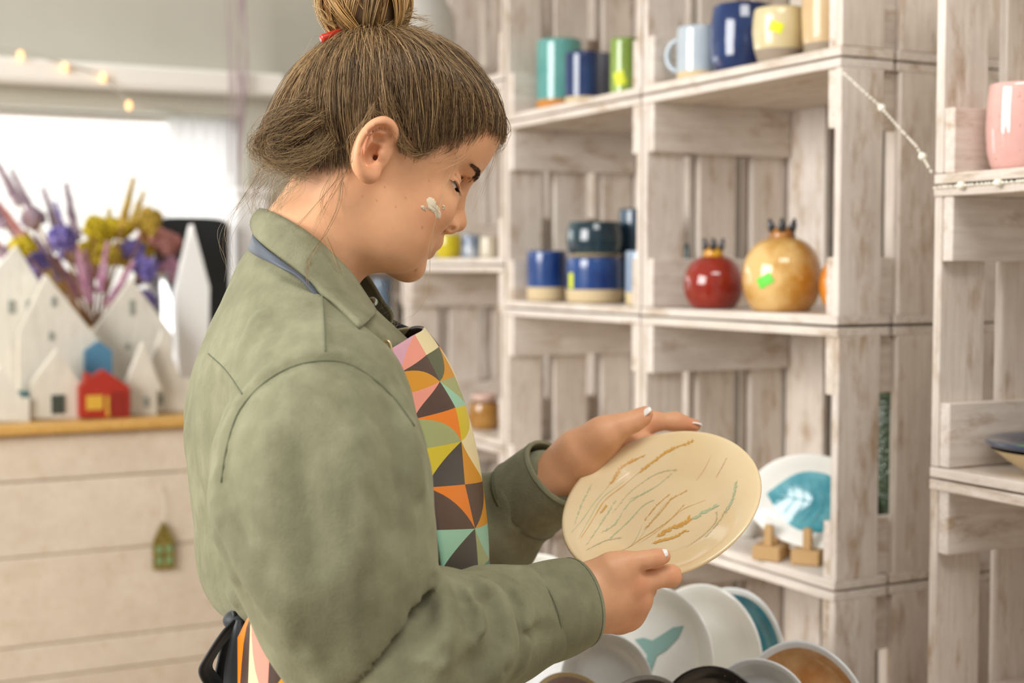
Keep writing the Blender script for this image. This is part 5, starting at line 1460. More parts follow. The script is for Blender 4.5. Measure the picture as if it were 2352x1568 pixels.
def fold(pts, amp, w, n=10):
    sp = spline(pts, n); h = [hit(*p) for p in sp]; h = [p for p in h if p is not None]
    md_ = np.median([p[1] for p in h]) if h else 0; h = [p for p in h if abs(p[1] - md_) < 0.06]
    if len(h) > 1: FOLDS.append((h, amp, w))
FOLDS = []
# armhole seam
SEAM = [(508, 1108), (520, 1030), (548, 945), (605, 880), (670, 842), (740, 828), (800, 835), (858, 870), (912, 922), (952, 978)]
fold(SEAM, -0.0030, 0.0060, 26)
fold([(500, 1090), (512, 1015), (540, 930), (600, 866), (668, 826), (740, 812), (805, 820), (868, 858)], 0.0016, 0.007, 22)
# back
fold([(505, 880), (478, 990), (500, 1100), (545, 1190), (600, 1275)], -0.0050, 0.011)
fold([(470, 860), (452, 960), (470, 1090), (520, 1210), (575, 1330)], 0.0040, 0.010)
fold([(448, 1080), (470, 1170), (520, 1280), (545, 1350)], 0.0032, 0.007)
fold([(455, 1140), (480, 1230), (520, 1320)], -0.0030, 0.008)
fold([(440, 900), (432, 1000), (452, 1120), (500, 1240)], -0.0030, 0.009)
fold([(520, 1200), (565, 1290), (600, 1360)], 0.0050, 0.012)
fold([(560, 1360), (588, 1400)], -0.006, 0.006); fold([(520, 1350), (555, 1400)], 0.004, 0.007); fold([(590, 1330), (612, 1390)], 0.004, 0.007)
fold([(486, 1120), (508, 1190), (545, 1260), (580, 1330)], 0.0045, 0.009, 12)
# shoulder and yoke
fold([(738, 668), (744, 740), (746, 808)], 0.0014, 0.004)
fold([(475, 810), (520, 860), (560, 910)], 0.0020, 0.006)
fold([(610, 700), (560, 800), (520, 880)], 0.0030, 0.014)
fold([(660, 720), (630, 800), (600, 860)], -0.0022, 0.012)
# sleeve
fold([(900, 880), (935, 960), (952, 1060), (958, 1160)], 0.0040, 0.013)
fold([(870, 900), (910, 990), (925, 1090)], -0.0030, 0.012)
fold([(640, 930), (600, 1050), (610, 1180), (660, 1320), (700, 1440)], 0.0028, 0.018)
fold([(720, 960), (700, 1080), (720, 1220), (760, 1340)], -0.0022, 0.018)
fold([(800, 940), (830, 1080), (850, 1220), (840, 1340)], 0.0026, 0.018)
fold([(880, 1040), (890, 1160), (880, 1280)], -0.0022, 0.014)
fold([(545, 1180), (580, 1270), (630, 1380), (690, 1490)], 0.0040, 0.014)
# crease of the bent elbow and the folds of the forearm
for k_, ptl, am, wd_ in (
    (0, [(990, 1326), (1016, 1356), (1030, 1400), (1028, 1450), (1010, 1510)], 0.010, 0.0100),
    (0, [(965, 1380), (985, 1420), (985, 1470), (965, 1520)], -0.009, 0.0085),
    (0, [(1029, 1349), (1060, 1372), (1078, 1395), (1086, 1430)], -0.013, 0.0060),
    (0, [(1040, 1344), (1085, 1366), (1104, 1395), (1112, 1440), (1106, 1480)], 0.010, 0.0075),
    (0, [(1078, 1346), (1118, 1380), (1134, 1420), (1138, 1455), (1124, 1497), (1092, 1536), (1066, 1566)], -0.024, 0.0075),
    (0, [(1082, 1340), (1133, 1358), (1156, 1400), (1168, 1443), (1170, 1490), (1150, 1540)], 0.013, 0.0095),
    (0, [(1150, 1345), (1176, 1380), (1184, 1420), (1188, 1470)], -0.010, 0.0060),
    (0, [(1175, 1338), (1203, 1380), (1210, 1425), (1208, 1480), (1196, 1540)], 0.007, 0.0075),
    (0, [(1196, 1460), (1224, 1453), (1256, 1446)], -0.010, 0.0040),
    ):
    fold(ptl, am / 1.7 * (1.25 if am < 0 else 1.1), wd_ * (1.35 if am < 0 else 1.0), 16)
# far sleeve
fold([(1130, 1080), (1165, 1130), (1185, 1200)], 0.0022, 0.012); fold([(1150, 1075), (1190, 1125), (1205, 1190)], -0.0028, 0.010)
for h, a, w in FOLDS: jk.ridge(h, a * 1.7, w)
# soft irregularity of worn cloth
X, Y, Z = jk.grid()
jk.F += (0.0011 * np.sin(X * 61 + 1.3 + 2 * np.sin(Z * 23)) * np.sin(Y * 53 + Z * 31) + 0.0007 * np.sin(X * 120 + Z * 75) * np.sin(Y * 110 - Z * 50)).astype(np.float32)
# neck opening: the cloth stays clear of the throat
V, Fc = jk.mesh(0, 2)
m, nt, b = mat_new('sage_suede')
v = coords(nt, (1, 1, 1), rand=False)
big = noise(nt, v, 16, 5, 0.65)
c1 = ramp(nt, big, [(0.30, '716f57'), (0.50, '7d7b62'), (0.72, '8b896f')])
v2 = coords(nt, (40, 40, 7), rand=False)
streak = ramp(nt, noise(nt, v2, 1.6, 4, 0.6), [(0.35, (0.86, 0.86, 0.84)), (0.65, (1.05, 1.05, 1.04))])
nt.links.new(mix(nt, 0.75, c1, streak, 'MULTIPLY'), b.inputs['Base Color'])
b.inputs['Roughness'].default_value = 0.92; b.inputs['Sheen Weight'].default_value = 0.25; b.inputs['Sheen Roughness'].default_value = 0.45
b.inputs['Sheen Tint'].default_value = (*lin('c9cdb2'), 1); b.inputs['Specular IOR Level'].default_value = 0.15
hb = nt.nodes.new('ShaderNodeMath'); hb.operation = 'ADD'
nt.links.new(noise(nt, v, 420, 3, 0.6), hb.inputs[0]); nt.links.new(noise(nt, v, 45, 3, 0.5), hb.inputs[1])
bump(nt, b, hb.outputs[0], 0.28, 0.0016)
M_SAGEC = m
shirt = part('shirt', b2w(V), Fc, M_SAGEC); shirt['label'] = 'sage green suede-look shirt with long sleeves'

# torso, arms inside the cloth: the body itself
bd = Field(jk.lo, jk.lo + (jk.n - 1) * JH, JH * 2)
X2, Y2, Z2 = bd.grid()
bd.F = (jk.F[::2, ::2, ::2])[:bd.n[0], :bd.n[1], :bd.n[2]].copy()
if bd.F.shape != tuple(bd.n): bd.n = np.array(bd.F.shape); bd.ax = [bd.ax[k][:bd.n[k]] for k in range(3)]
tV, tF = bd.mesh(-0.014, 2)
# legs
hipc = PS(835, 1560, 0)
def leg_field(off):
    lf = Field((hipc[0] - 0.20, -0.24, -HO[2] + 0.04), (hipc[0] + 0.20, 0.24, lv[-1, 0] + 0.03), 0.008)
    lf.ell((hipc[0], 0, hipc[2] - 0.02), (0.105 - off, 0.150 - off, 0.15), 0.03)
    for s in (-1, 1):
        lf.chain([(hipc[0] + 0.005, s * 0.085, hipc[2] - 0.06, 0.088 - off), (hipc[0] + 0.03, s * 0.09, -HO[2] + 0.50, 0.066 - off), (hipc[0] - 0.01, s * 0.095, -HO[2] + 0.30, 0.060 - off), (hipc[0] - 0.02, s * 0.10, -HO[2] + 0.07, 0.050 - off)], 0.03)
    return lf.mesh(0, 2)
gV, gF = leg_field(0.014)
VV, FF, CC = [head_V, b2w(rV), b2w(lV), b2w(tV), b2w(gV)], [head_F, rF, lF, tF, gF], [head_C, rC, lC, np.tile(SK, (len(tV), 1)), np.tile(SK, (len(gV), 1))]
off_ = np.cumsum([0] + [len(q) for q in VV])
m, nt, b = mat_new('skin')
at = nt.nodes.new('ShaderNodeAttribute'); at.attribute_name = 'Col'
v = coords(nt, (1, 1, 1), rand=False)
mot = ramp(nt, noise(nt, v, 38, 4, 0.6), [(0.3, (0.93, 0.90, 0.88)), (0.7, (1.04, 1.03, 1.02))])
nt.links.new(mix(nt, 1.0, at.outputs['Color'], mot, 'MULTIPLY'), b.inputs['Base Color'])
b.inputs['Roughness'].default_value = 0.48; b.inputs['Specular IOR Level'].default_value = 0.35
b.inputs['Subsurface Weight'].default_value = 0.15; b.inputs['Subsurface Radius'].default_value = (1.0, 0.35, 0.2); b.inputs['Subsurface Scale'].default_value = 0.004
bump(nt, b, noise(nt, v, 700, 2, 0.5), 0.08, 0.0006)
M_SKIN = m
body = part('body', np.concatenate(VV), np.concatenate([f + o for f, o in zip(FF, off_)]), M_SKIN, col=np.concatenate(CC))
gV2, gF2 = leg_field(0.0)
part('trousers', b2w(gV2), gF2, simple('dark_trousers', '2c3038', 0.85))
for s in (-1, 1):
    sf = Field((hipc[0] - 0.10, s * 0.10 - 0.06, -HO[2] - 0.012), (hipc[0] + 0.20, s * 0.10 + 0.06, -HO[2] + 0.13), 0.005)
    sf.chain([(hipc[0] - 0.04, s * 0.10, -HO[2] + 0.032, 0.032), (hipc[0] + 0.08, s * 0.10, -HO[2] + 0.036, 0.036), (hipc[0] + 0.15, s * 0.10, -HO[2] + 0.028, 0.028)], 0.02)
    sf.chain([(hipc[0] - 0.03, s * 0.10, -HO[2] + 0.04, 0.040), (hipc[0] - 0.02, s * 0.10, -HO[2] + 0.10, 0.045)], 0.02)
    X, Y, Z = sf.grid(); sf.F = np.maximum(sf.F, (-HO[2] + 0.001 - Z + 0 * X + 0 * Y)).astype(np.float32)
    a, c = sf.mesh(0, 1); part('shoe', b2w(a), c, simple('white_shoe', 'd8d4cc', 0.6))

# ---- cloth sheets
def sheet(rows_, thick, name, mat, parent, closed=False, corner_col=None):
    """rows_: (n, m, 3) world points; gives a cloth of real thickness"""
    R = np.asarray(rows_, float); n, m_ = R.shape[:2]
    du = np.gradient(R, axis=0); dv = np.gradient(R, axis=1); N = np.cross(du, dv); N /= np.linalg.norm(N, axis=2, keepdims=True) + 1e-9
    A = (R + N * thick / 2).reshape(-1, 3); B = (R - N * thick / 2).reshape(-1, 3); k = n * m_
    fs = []
    for i in range(n - 1):
        for j in range(m_ - 1):
            a = i * m_ + j; fs.append((a, a + m_, a + m_ + 1, a + 1)); fs.append((k + a, k + a + 1, k + a + m_ + 1, k + a + m_))
    for i in range(n - 1):
        for j, fl in ((0, 1), (m_ - 1, 0)):
            a = i * m_ + j; b2 = a + m_; fs.append((a, k + a, k + b2, b2) if fl else (a, b2, k + b2, k + a))
    for j in range(m_ - 1):
        for i, fl in ((0, 0), (n - 1, 1)):
            a = i * m_ + j; b2 = a + 1; fs.append((a, k + a, k + b2, b2) if fl else (a, b2, k + b2, k + a))
    return part(name, np.concatenate([A, B]), np.array(fs), mat, parent)
def two_edges(up, lo, n, mrows, bulge=0.0):
    U = spline([b2w(PS(*p)) for p in up], n); L = spline([b2w(PS(*p)) for p in lo], n)
    cen = b2w(np.array([*PS(690, 600, 0)[:1], 0, 0])); out = []
    for j in range(mrows):
        t = j / (mrows - 1); r_ = U * (1 - t) + L * t
        o_ = r_ - np.array([cen[0], cen[1], 0]); o_[:, 2] = 0; o_ /= np.linalg.norm(o_, axis=1, keepdims=True) + 1e-9
        out.append(r_ + o_ * bulge * math.sin(math.pi * t))
    return np.stack(out, 0)
cu = [(600, 481, 0), (634, 493, .030), (687, 523, .054), (728, 553, .064), (763, 586, .068), (804, 628, .066), (833, 671, .060), (861, 714, .052)]
cl = [(581, 526, 0), (595, 552, .040), (630, 586, .070), (671, 617, .086), (706, 643, .092), (733, 667, .094), (777, 705, .088), (827, 752, .076)]
def proud(pts, gap):
    out = []
    for k, (x, y, l) in enumerate(pts):
        h = hit(x, y)
        out.append((x, y, max(l, float(h[1]) + gap) if (k > 1 and h is not None) else l))
    return out
cl = proud(cl, 0.0075); cu = proud(cu, 0.004)
collar = sheet(two_edges(cu, cl, 34, 9, 0.004), 0.0045, 'collar', M_SAGEC, shirt)
cu2 = [(600, 481, 0), (630, 488, -.030), (700, 520, -.058), (760, 560, -.066), (818, 606, -.062), (852, 648, -.056), (876, 690, -.050), (896, 716, -.046)]
cl2 = [(581, 526, 0), (600, 545, -.040), (680, 600, -.084), (750, 650, -.092), (815, 690, -.088), (850, 715, -.082), (874, 740, -.072), (892, 752, -.060)]
sheet(two_edges(cu2, cl2, 34, 9, 0.004), 0.0045, 'collar', M_SAGEC, shirt)
# collar stand inside
st_u = [(606, 492, 0), (640, 505, .026), (690, 533, .048), (730, 563, .056), (770, 600, .056), (810, 645, .050), (845, 700, .030), (868, 735, 0.012)]
st_l = [(586, 545, 0), (620, 560, .036), (680, 590, .060), (730, 625, .068), (775, 665, .066), (815, 705, .058), (855, 750, .036), (885, 785, 0.014)]
sheet(two_edges(st_u, st_l, 30, 5), 0.003, 'collar_stand', M_SAGEC, shirt)
# front placket under the throat
sheet(two_edges([(826, 745, .060), (850, 735, .040), (872, 735, .015), (890, 742, -.015)], [(885, 815, .075), (905, 800, .045), (925, 790, .015), (935, 780, -.02)], 14, 8), 0.003, 'placket', M_SAGEC, shirt)
# cuffs
def cuff(axis, ro, n=40, m_=9, flare=0.002, name='cuff'):
    """axis: list of (px,py,d); ro: radii along it; open tube with thickness"""
    ax = spline([PB(*p) for p in axis], m_); rad = spline([(r,) for r in ro], m_)[:, 0]
    rows_ = []; prev = None
    for i in range(m_):
        t = ax[min(i + 1, m_ - 1)] - ax[max(i - 1, 0)]; t /= np.linalg.norm(t)
        a = np.cross(t, [0, 0, 1.0]); a /= np.linalg.norm(a); c = np.cross(a, t)
        rows_.append([b2w(ax[i] + rad[i] * (1 + 0.012 * math.sin(3 * q + i * 0.3)) * (math.cos(q) * a + math.sin(q) * c)) for q in np.linspace(0, 2 * math.pi, n + 1)])
    return sheet(rows_, 0.0042, name, M_SAGEC, shirt)
cuff([(1222, 1416, 1.308), (1256, 1404, 1.316), (1296, 1391, 1.327), (1328, 1382, 1.336)], [.0440, .0445, .0430, .0395])
cuff([(1205, 1150, 1.578), (1235, 1128, 1.566), (1262, 1106, 1.556), (1284, 1085, 1.548)], [.0470, .0460, .0445, .0420])
def cuff_ring(axis, ro, t, r, off, name):
    ax = spline([PB(*p) for p in axis], 41); rad = spline([(q,) for q in ro], 41)[:, 0]; i = int(t * 40)
    tg = ax[min(i + 1, 40)] - ax[max(i - 1, 0)]; tg /= np.linalg.norm(tg); a = np.cross(tg, [0, 0, 1.0]); a /= np.linalg.norm(a); c = np.cross(a, tg)
    mb = MB(); mb.tube([b2w(ax[i] + (rad[i] + off) * (1 + 0.012 * math.sin(3 * q + t * 8 * 0.3)) * (math.cos(q) * a + math.sin(q) * c)) - POFF for q in np.linspace(0, 2 * math.pi, 61)[:-1]], r, 5, closed=True)
    mb.build(name, M_SEAM, shirt, True)
M_SEAM = simple('seam_thread', '5d614a', 0.9)
CA1, CR1 = [(1222, 1416, 1.308), (1256, 1404, 1.316), (1296, 1391, 1.327), (1328, 1382, 1.336)], [.0440, .0445, .0430, .0395]
CA2, CR2 = [(1205, 1150, 1.578), (1235, 1128, 1.566), (1262, 1106, 1.556), (1284, 1085, 1.548)], [.0470, .0460, .0445, .0420]
for A_, R_ in ((CA1, CR1), (CA2, CR2)):
    for t_ in (0.06, 0.93): cuff_ring(A_, R_, t_, 0.0005, 0.0022, 'cuff_stitch')
# cuff seam lines
def tube_on(pts, r, name, mat, parent, field=None, lift=0.0):
    h = [hit(*p) for p in spline(pts, 40)]; h = [p for p in h if p is not None]
    mb = MB(); mb.tube([b2w(p) - POFF for p in h], r, 5)
    return mb.build(name, mat, parent, True)
tube_on(SEAM, 0.0009, 'armhole_seam', M_SEAM, shirt)
tube_on([(740, 676), (745, 740), (747, 806)], 0.0007, 'yoke_seam', M_SEAM, shirt)
tube_on([(478, 812), (518, 850), (556, 905)], 0.0006, 'yoke_seam', M_SEAM, shirt)
# snap button on the far collar
bt = MB().ball((0, 0, 0), 0.006, 14, 8, sc=(1, 1, 0.4)).build('snap_button', simple('snap_metal', '9aa39a', 0.15, Metallic=0.9), shirt, True)
bt.location = Vector(b2w(PS(856, 692, -.048)) - POFF); bt.rotation_euler = (0.9, 0.6, 0)

# ------------------------------------------------------------------ apron
PALS = {k: lin(v) for k, v in dict(o='e07a12', b='4a352c', c='ddcfa0', m='c98a14', t='1f7262', n='8fbfa2', g='515a3e', r='c63a22', s='e0907c', y='c9b422', k='3a3634', d='3b4650', l='cc9aa8', e='9aa06a', w='6b3a22', x='a05a3a').items()}
APC = np.array([PALS[k] for k in PALS])
m, nt, b = mat_new('apron_print')
at = nt.nodes.new('ShaderNodeAttribute'); at.attribute_name = 'Col'
nt.links.new(at.outputs['Color'], b.inputs['Base Color']); b.inputs['Roughness'].default_value = 0.42
bump(nt, b, noise(nt, coords(nt, rand=False), 35, 3), 0.12, 0.002)
M_APRON = m
def printed(surf, nu, nv, cols, sub, name, parent, thick=0.0025, wav=0.06, bend=0.16, flip=False):
    """surf(u,v)->(body frame point); nu x nv cells, each split by a curved diagonal into two colours; both faces of the cloth"""
    Vs = []; Fs = []; Cs = []; cache = {}
    def node(i, j): return (i + wav * math.sin(j * 2.1 + i), j + wav * math.cos(i * 1.7 + j * 0.6))
    def bil(i, j, s, t):
        a, b2, c, d = node(i, j), node(i + 1, j), node(i + 1, j + 1), node(i, j + 1)
        return [(1 - s) * (1 - t) * a[k] + s * (1 - t) * b2[k] + s * t * c[k] + (1 - s) * t * d[k] for k in (0, 1)]
    for i in range(nu):
        for j in range(nv):
            up = (i + j) % 2
            for tri in (0, 1):
                col = cols(i, j, tri); ids = {}
                sgn = 1 if ((i * 7 + j * 3) % 3) else -1
                for a in range(sub + 1):
                    for c in range(sub + 1 - a):
                        s, t = a / sub, c / sub
                        # curve the diagonal s+t=1
                        q = (s + t); bow = bend * sgn * (4 * s * t) * q * q
                        s2, t2 = s + bow * 0.5, t + bow * 0.5
                        if tri: s2, t2 = 1 - (s - bow * 0.5), 1 - (t - bow * 0.5)
                        if up: s2 = 1 - s2
                        g = bil(i, j, min(max(s2, 0), 1), min(max(t2, 0), 1))
                        p = surf(min(max(g[0] / nu, 0), 1), min(max(g[1] / nv, 0), 1))
                        ids[a, c] = len(Vs); Vs.append(p)
                for a in range(sub):
                    for c in range(sub - a):
                        f1 = (ids[a, c], ids[a + 1, c], ids[a, c + 1]); fl = bool(tri) != bool(tri); inv = bool(up) != flip
                        Fs.append(f1[::-1] if inv else f1); Cs.append(col)
                        if c < sub - a - 1:
                            f2 = (ids[a + 1, c], ids[a + 1, c + 1], ids[a, c + 1]); Fs.append(f2[::-1] if inv else f2); Cs.append(col)
    V = np.array(Vs); F = np.array(Fs); C = np.repeat(np.array(Cs), 3, axis=0)
    _, first_, inv_ = np.unique(np.round(V, 5), axis=0, return_index=True, return_inverse=True)
    V = b2w(V[first_]); F = inv_.reshape(-1)[F]
    good = (F[:, 0] != F[:, 1]) & (F[:, 1] != F[:, 2]) & (F[:, 0] != F[:, 2]); C = C.reshape(-1, 3, 3)[good].reshape(-1, 3); F = F[good]
    o = part(name, V, F, M_APRON, parent, smooth=True, corner_col=C)
    md = o.modifiers.new('cloth', 'SOLIDIFY'); md.thickness = thick; md.offset = -1
    return o
apron = bpy.data.objects.new('apron', None); COL.objects.link(apron); apron.parent = person; apron.empty_display_size = 0.03
apron['label'] = 'apron printed with bright curved triangles and black ties'
seq = 'kcobgcmsbkyercowtnmxkdgobrtndk'
rngc = random.Random(12)
keys = list(PALS)
BIBC = ['ls cc bk cb go', 'bm gm oc kr ob', 'sb en ck bc mo', 'oe yc rw mg kb', 'yk cm xm kb oc', 'ob bm kw en rb', 'nk ne wb tn gk', 'kt td wn rs kc', 'kd or xr by tn']
BIBC = [r_.split() for r_ in BIBC]
def bib_col(i, j, tri): return PALS[BIBC[j][i][tri]]
bib_o = printed(bib, 5, 9, bib_col, 8, 'bib', apron, wav=0.09, bend=0.18)
# top hem stitch lines
for vv in (0.006, 0.062):
    mb = MB(); mb.tube([b2w(np.array(bib(u, vv)) + [0.0016, 0, 0]) - POFF for u in np.linspace(0.02, 0.98, 40)], 0.0004, 4); mb.build('hem_stitch', simple('stitch_dark', '3a2c26', 0.8), apron)
# skirt of the apron
colx = [(552, .115), (585, .150), (650, .178), (760, .190), (900, .175), (1030, .120), (1085, .06), (1100, 0)]
topy = [1436, 1408, 1368, 1340, 1345, 1370, 1390, 1400]
SK_T = [PS(x, y, l) for (x, l), y in zip(colx, topy)]
full_top = SK_T + [p * [1, -1, 1] for p in reversed(SK_T[3:-1])]
skt = spline(full_top, 120)
def skirt(u, v):
    q = u * 119; i = min(int(q), 118); p = skt[i] * (1 - (q - i)) + skt[i + 1] * (q - i)
    w = 1 + 0.10 * v
    c = hipc[0]
    return (c + (p[0] - c) * w + 0.004 * math.sin(u * 60) * v, p[1] * w + 0.004 * math.cos(u * 55) * v, p[2] - 0.52 * v)
SKC = {}
rngs = random.Random(5)
first = {(0, 0): 'ob', (1, 0): 'sc', (2, 0): 'bm', (0, 1): 'yb', (1, 1): 'on', (2, 1): 'cb', (0, 2): 'cy', (1, 2): 'tn'}
def sk_col(i, j, tri):
    if (i, j) in first: return PALS[first[i, j][tri]]
    if (i, j, tri) not in SKC: SKC[i, j, tri] = rngs.choice('obkcmgrsyctnxw')
    return PALS[SKC[i, j, tri]]
printed(skirt, 13, 6, sk_col, 6, 'skirt', apron, bend=0.3, wav=0.12)
# waist band stitched along the top of the skirt
M_TIE = simple('apron_tie_black', '23282b', 0.6, Sheen_Weight=0.2)
def ribbon(center, width, name, n=40, thick=0.0022, tw=None):
    C = spline(center, n); Wv = spline(width, n)
    R = np.stack([C - Wv / 2, C - Wv / 6, C + Wv / 6, C + Wv / 2], 0)
    return sheet([[b2w(p) for p in row] for row in R], thick, name, M_TIE, apron)
D_ = 1.285
def Rb(px, py, d=D_): return PB(px, py, d)
# ties: knot, two loops and the tail
kn_ = Rb(545, 1424)
mbk = MB(); mbk.ball((0, 0, 0), 0.012, 16, 10, sc=(1.1, 1.0, 0.8)); ko = mbk.build('tie_knot', M_TIE, apron, True); ko.location = Vector(b2w(kn_) - POFF)
wv = lambda dx, dy, dd=0.0: PB(1000 + dx, 1000 + dy, D_ + dd) - PB(1000, 1000, D_)
ribbon([Rb(548, 1422), Rb(520, 1455, 1.275), Rb(488, 1500, 1.270), Rb(472, 1535, 1.272), Rb(488, 1565, 1.285), Rb(520, 1600, 1.30)], [wv(8, 12, .02), wv(10, 14, .026), wv(10, 8, .030), wv(14, 0, .032), wv(12, -18, .026), wv(8, -24, .02)], 'tie_loop')
ribbon([Rb(548, 1424, 1.29), Rb(530, 1460, 1.295), Rb(518, 1510, 1.305), Rb(510, 1570, 1.31), Rb(520, 1640, 1.305)], [wv(10, 8, .016), wv(18, 8, .02), wv(24, 4, .02), wv(26, 0, .02), wv(26, 0, .01)], 'tie_loop')
ribbon([Rb(550, 1424, 1.27), Rb(548, 1465, 1.268), Rb(544, 1520, 1.268), Rb(540, 1580, 1.27), Rb(538, 1680, 1.27)], [wv(14, 2), wv(36, 4), wv(52, 2), wv(54, 0), wv(52, 0)], 'tie_tail')
ribbon([PS(525, 1408, 0.0), PS(528, 1412, 0.05), PS(536, 1418, 0.09), Rb(546, 1424)], [wv(0, 34), wv(0, 34), wv(0, 30), wv(0, 24)], 'waist_tie')
# neck strap
su = [(587, 528, -.030), (584, 532, 0), (590, 552, .045), (640, 594, .082), (690, 632, .100), (760, 690, .110), (840, 760, .105), (893, 805, .105)]
sl_ = [(577, 566, -.030), (572, 574, 0), (590, 588, .050), (640, 612, .090), (690, 640, .106), (745, 705, .116), (820, 780, .112), (885, 828, .112)]
U = spline([PS(*p) for p in su], 40); L = spline([PS(*p) for p in sl_], 40)
M_STRAP = simple('strap_slate', '4a515a', 0.6)
o = sheet([[b2w(p) for p in (U * (1 - t) + L * t)] for t in (0, 0.33, 0.66, 1)], 0.002, 'neck_strap', M_STRAP, apron)
su = [(584, 532, 0), (600, 552, -.045), (680, 600, -.090), (780, 650, -.10), (850, 690, -.095), (905, 735, -.09), (955, 757, -.085)]
sl_ = [(572, 574, 0), (600, 585, -.050), (680, 625, -.096), (780, 680, -.10), (850, 725, -.10), (890, 765, -.095), (930, 775, -.09)]
U = spline([PS(*p) for p in su], 40); L = spline([PS(*p) for p in sl_], 40)
sheet([[b2w(p) for p in (U * (1 - t) + L * t)] for t in (0, 0.33, 0.66, 1)], 0.002, 'neck_strap', simple('strap_dark', '1f2a2a', 0.6), apron)
# ring that joins strap and bib
rc = np.array(bib(0.0, 0.02)) + [-0.001, 0.003, 0]
mb = MB(); mb.tube([b2w(rc + 0.011 * np.array([0.3 * math.cos(a), 0.2 * math.cos(a), math.sin(a)])) - POFF for a in np.linspace(0, 2 * math.pi, 25)[:-1]], 0.0016, 8, closed=True)
mb.build('strap_ring', simple('brass_ring', 'cbb98a', 0.3, Metallic=0.7), apron, True)
# ---- finger nails
M_NAIL = simple('white_nail_polish', 'f2ebe4', 0.12, Coat_Weight=0.5)
def nail(c, t_dir, n_dir, L, Wd, name='fingernail'):
    t = np.array(t_dir, float); t /= np.linalg.norm(t); nn = np.array(n_dir, float); nn -= t * np.dot(nn, t); nn /= np.linalg.norm(nn); s = np.cross(nn, t)
    rows_ = []
    for i in range(9):
        a = (i / 8 - 0.5) * 2; row = []
        for j in range(9):
            q = (j / 8 - 0.5) * 2; w = Wd * (1 - 0.30 * max(a, 0) ** 3 - 0.22 * max(-a, 0) ** 3)
            row.append(c + t * (a * L / 2 * (1 - 0.12 * q * q * (1 if a > 0 else 0.6))) + s * (q * w / 2) - nn * (0.22 * Wd * q * q + 0.0006 * a * a))
        rows_.append(row)
    return sheet([[b2w(p) for p in r_] for r_ in rows_], 0.0008, name, M_NAIL, body)
def nail_px(a, b, d, ndir, L, W):
    p0, p1 = PB(*a, d), PB(*b, d); nail((p0 + p1) / 2, p1 - p0, ndir, L, W)
tocam = w2b(CAM) - PB(1515, 1275, 1.35); tocam /= np.linalg.norm(tocam)
nail_px((1500, 1274), (1532, 1264), 1.3475, tocam * 0.75 + np.array([0, 0, 0.66]), 0.0145, 0.0105)
nail_px((1470, 952), (1490, 936), 1.516, tocam * 0.45 + np.array([-0.55, 0, 0.7]), 0.0150, 0.0095)
nail_px((1592, 968), (1610, 972), 1.584, np.array([0.1, -0.2, 1.0]), 0.012, 0.009)

# ------------------------------------------------------------------ hair
ROOT_TAPER = None
def strands(paths, rad, taper=True, sides=3):
    """paths (N,K,3) -> one mesh of thin tubes"""
    Pp = np.asarray(paths, float); N, K = Pp.shape[:2]
    T = np.gradient(Pp, axis=1); T /= np.linalg.norm(T, axis=2, keepdims=True) + 1e-9
    ref = np.array([0.37, 0.61, 0.70]); A = np.cross(T, ref); A /= np.linalg.norm(A, axis=2, keepdims=True) + 1e-9; B = np.cross(T, A)
    rad = np.broadcast_to(np.asarray(rad, float).reshape(-1, 1), (N, K)).copy()
    if taper is True: rad *= np.linspace(1, 0.35, K)[None, :]
    elif taper is not False: rad *= np.asarray(taper)[None, :]
    V = np.stack([Pp + rad[..., None] * (math.cos(2 * math.pi * s / sides) * A + math.sin(2 * math.pi * s / sides) * B) for s in range(sides)], 2)   # N,K,sides,3
    idx = np.arange(N * K * sides).reshape(N, K, sides)
    fs = []
    for s in range(sides):
        s2 = (s + 1) % sides
        fs.append(np.stack([idx[:, :-1, s], idx[:, :-1, s2], idx[:, 1:, s2], idx[:, 1:, s]], -1).reshape(-1, 4))
    return V.reshape(-1, 3), np.concatenate(fs), K * sides
HC = np.array([-0.004, 0, 0.030])
sil = [(1128, 352), (1150, 322), (1150, 290), (1138, 245), (1108, 192), (1060, 145), (1010, 118), (960, 98), (905, 96), (850, 98), (800, 104), (758, 118), (716, 152), (676, 195), (640, 246), (606, 300), (590, 338), (606, 366), (645, 384), (690, 405), (740, 440)]
sl3 = np.array([HL(a, b, 0) for a, b in sil]); dx, dz = sl3[:, 0] - HC[0], sl3[:, 2] - HC[2]
ang = np.unwrap(np.arctan2(dz, dx)); Rr = np.hypot(dx, dz)
order = np.argsort(ang); ANG, RAD = ang[order], Rr[order]
def hair_r(th, be):
    """distance from the centre of the head to the hair surface; th in the profile plane, be sideways"""
    th = np.where(th < ANG[0] - 0.8, th + 2 * math.pi, th)
    R_ = np.interp(th, ANG, RAD)
    Wd = np.interp(th, [ANG[0], 0.6, 1.6, 2.6, 3.4, 4.2], [0.071, 0.076, 0.081, 0.082, 0.074, 0.066])
    c, s = np.cos(be), np.sin(be)
    return 1 / np.sqrt((c / R_) ** 2 + (s / Wd) ** 2 + 1e-9)
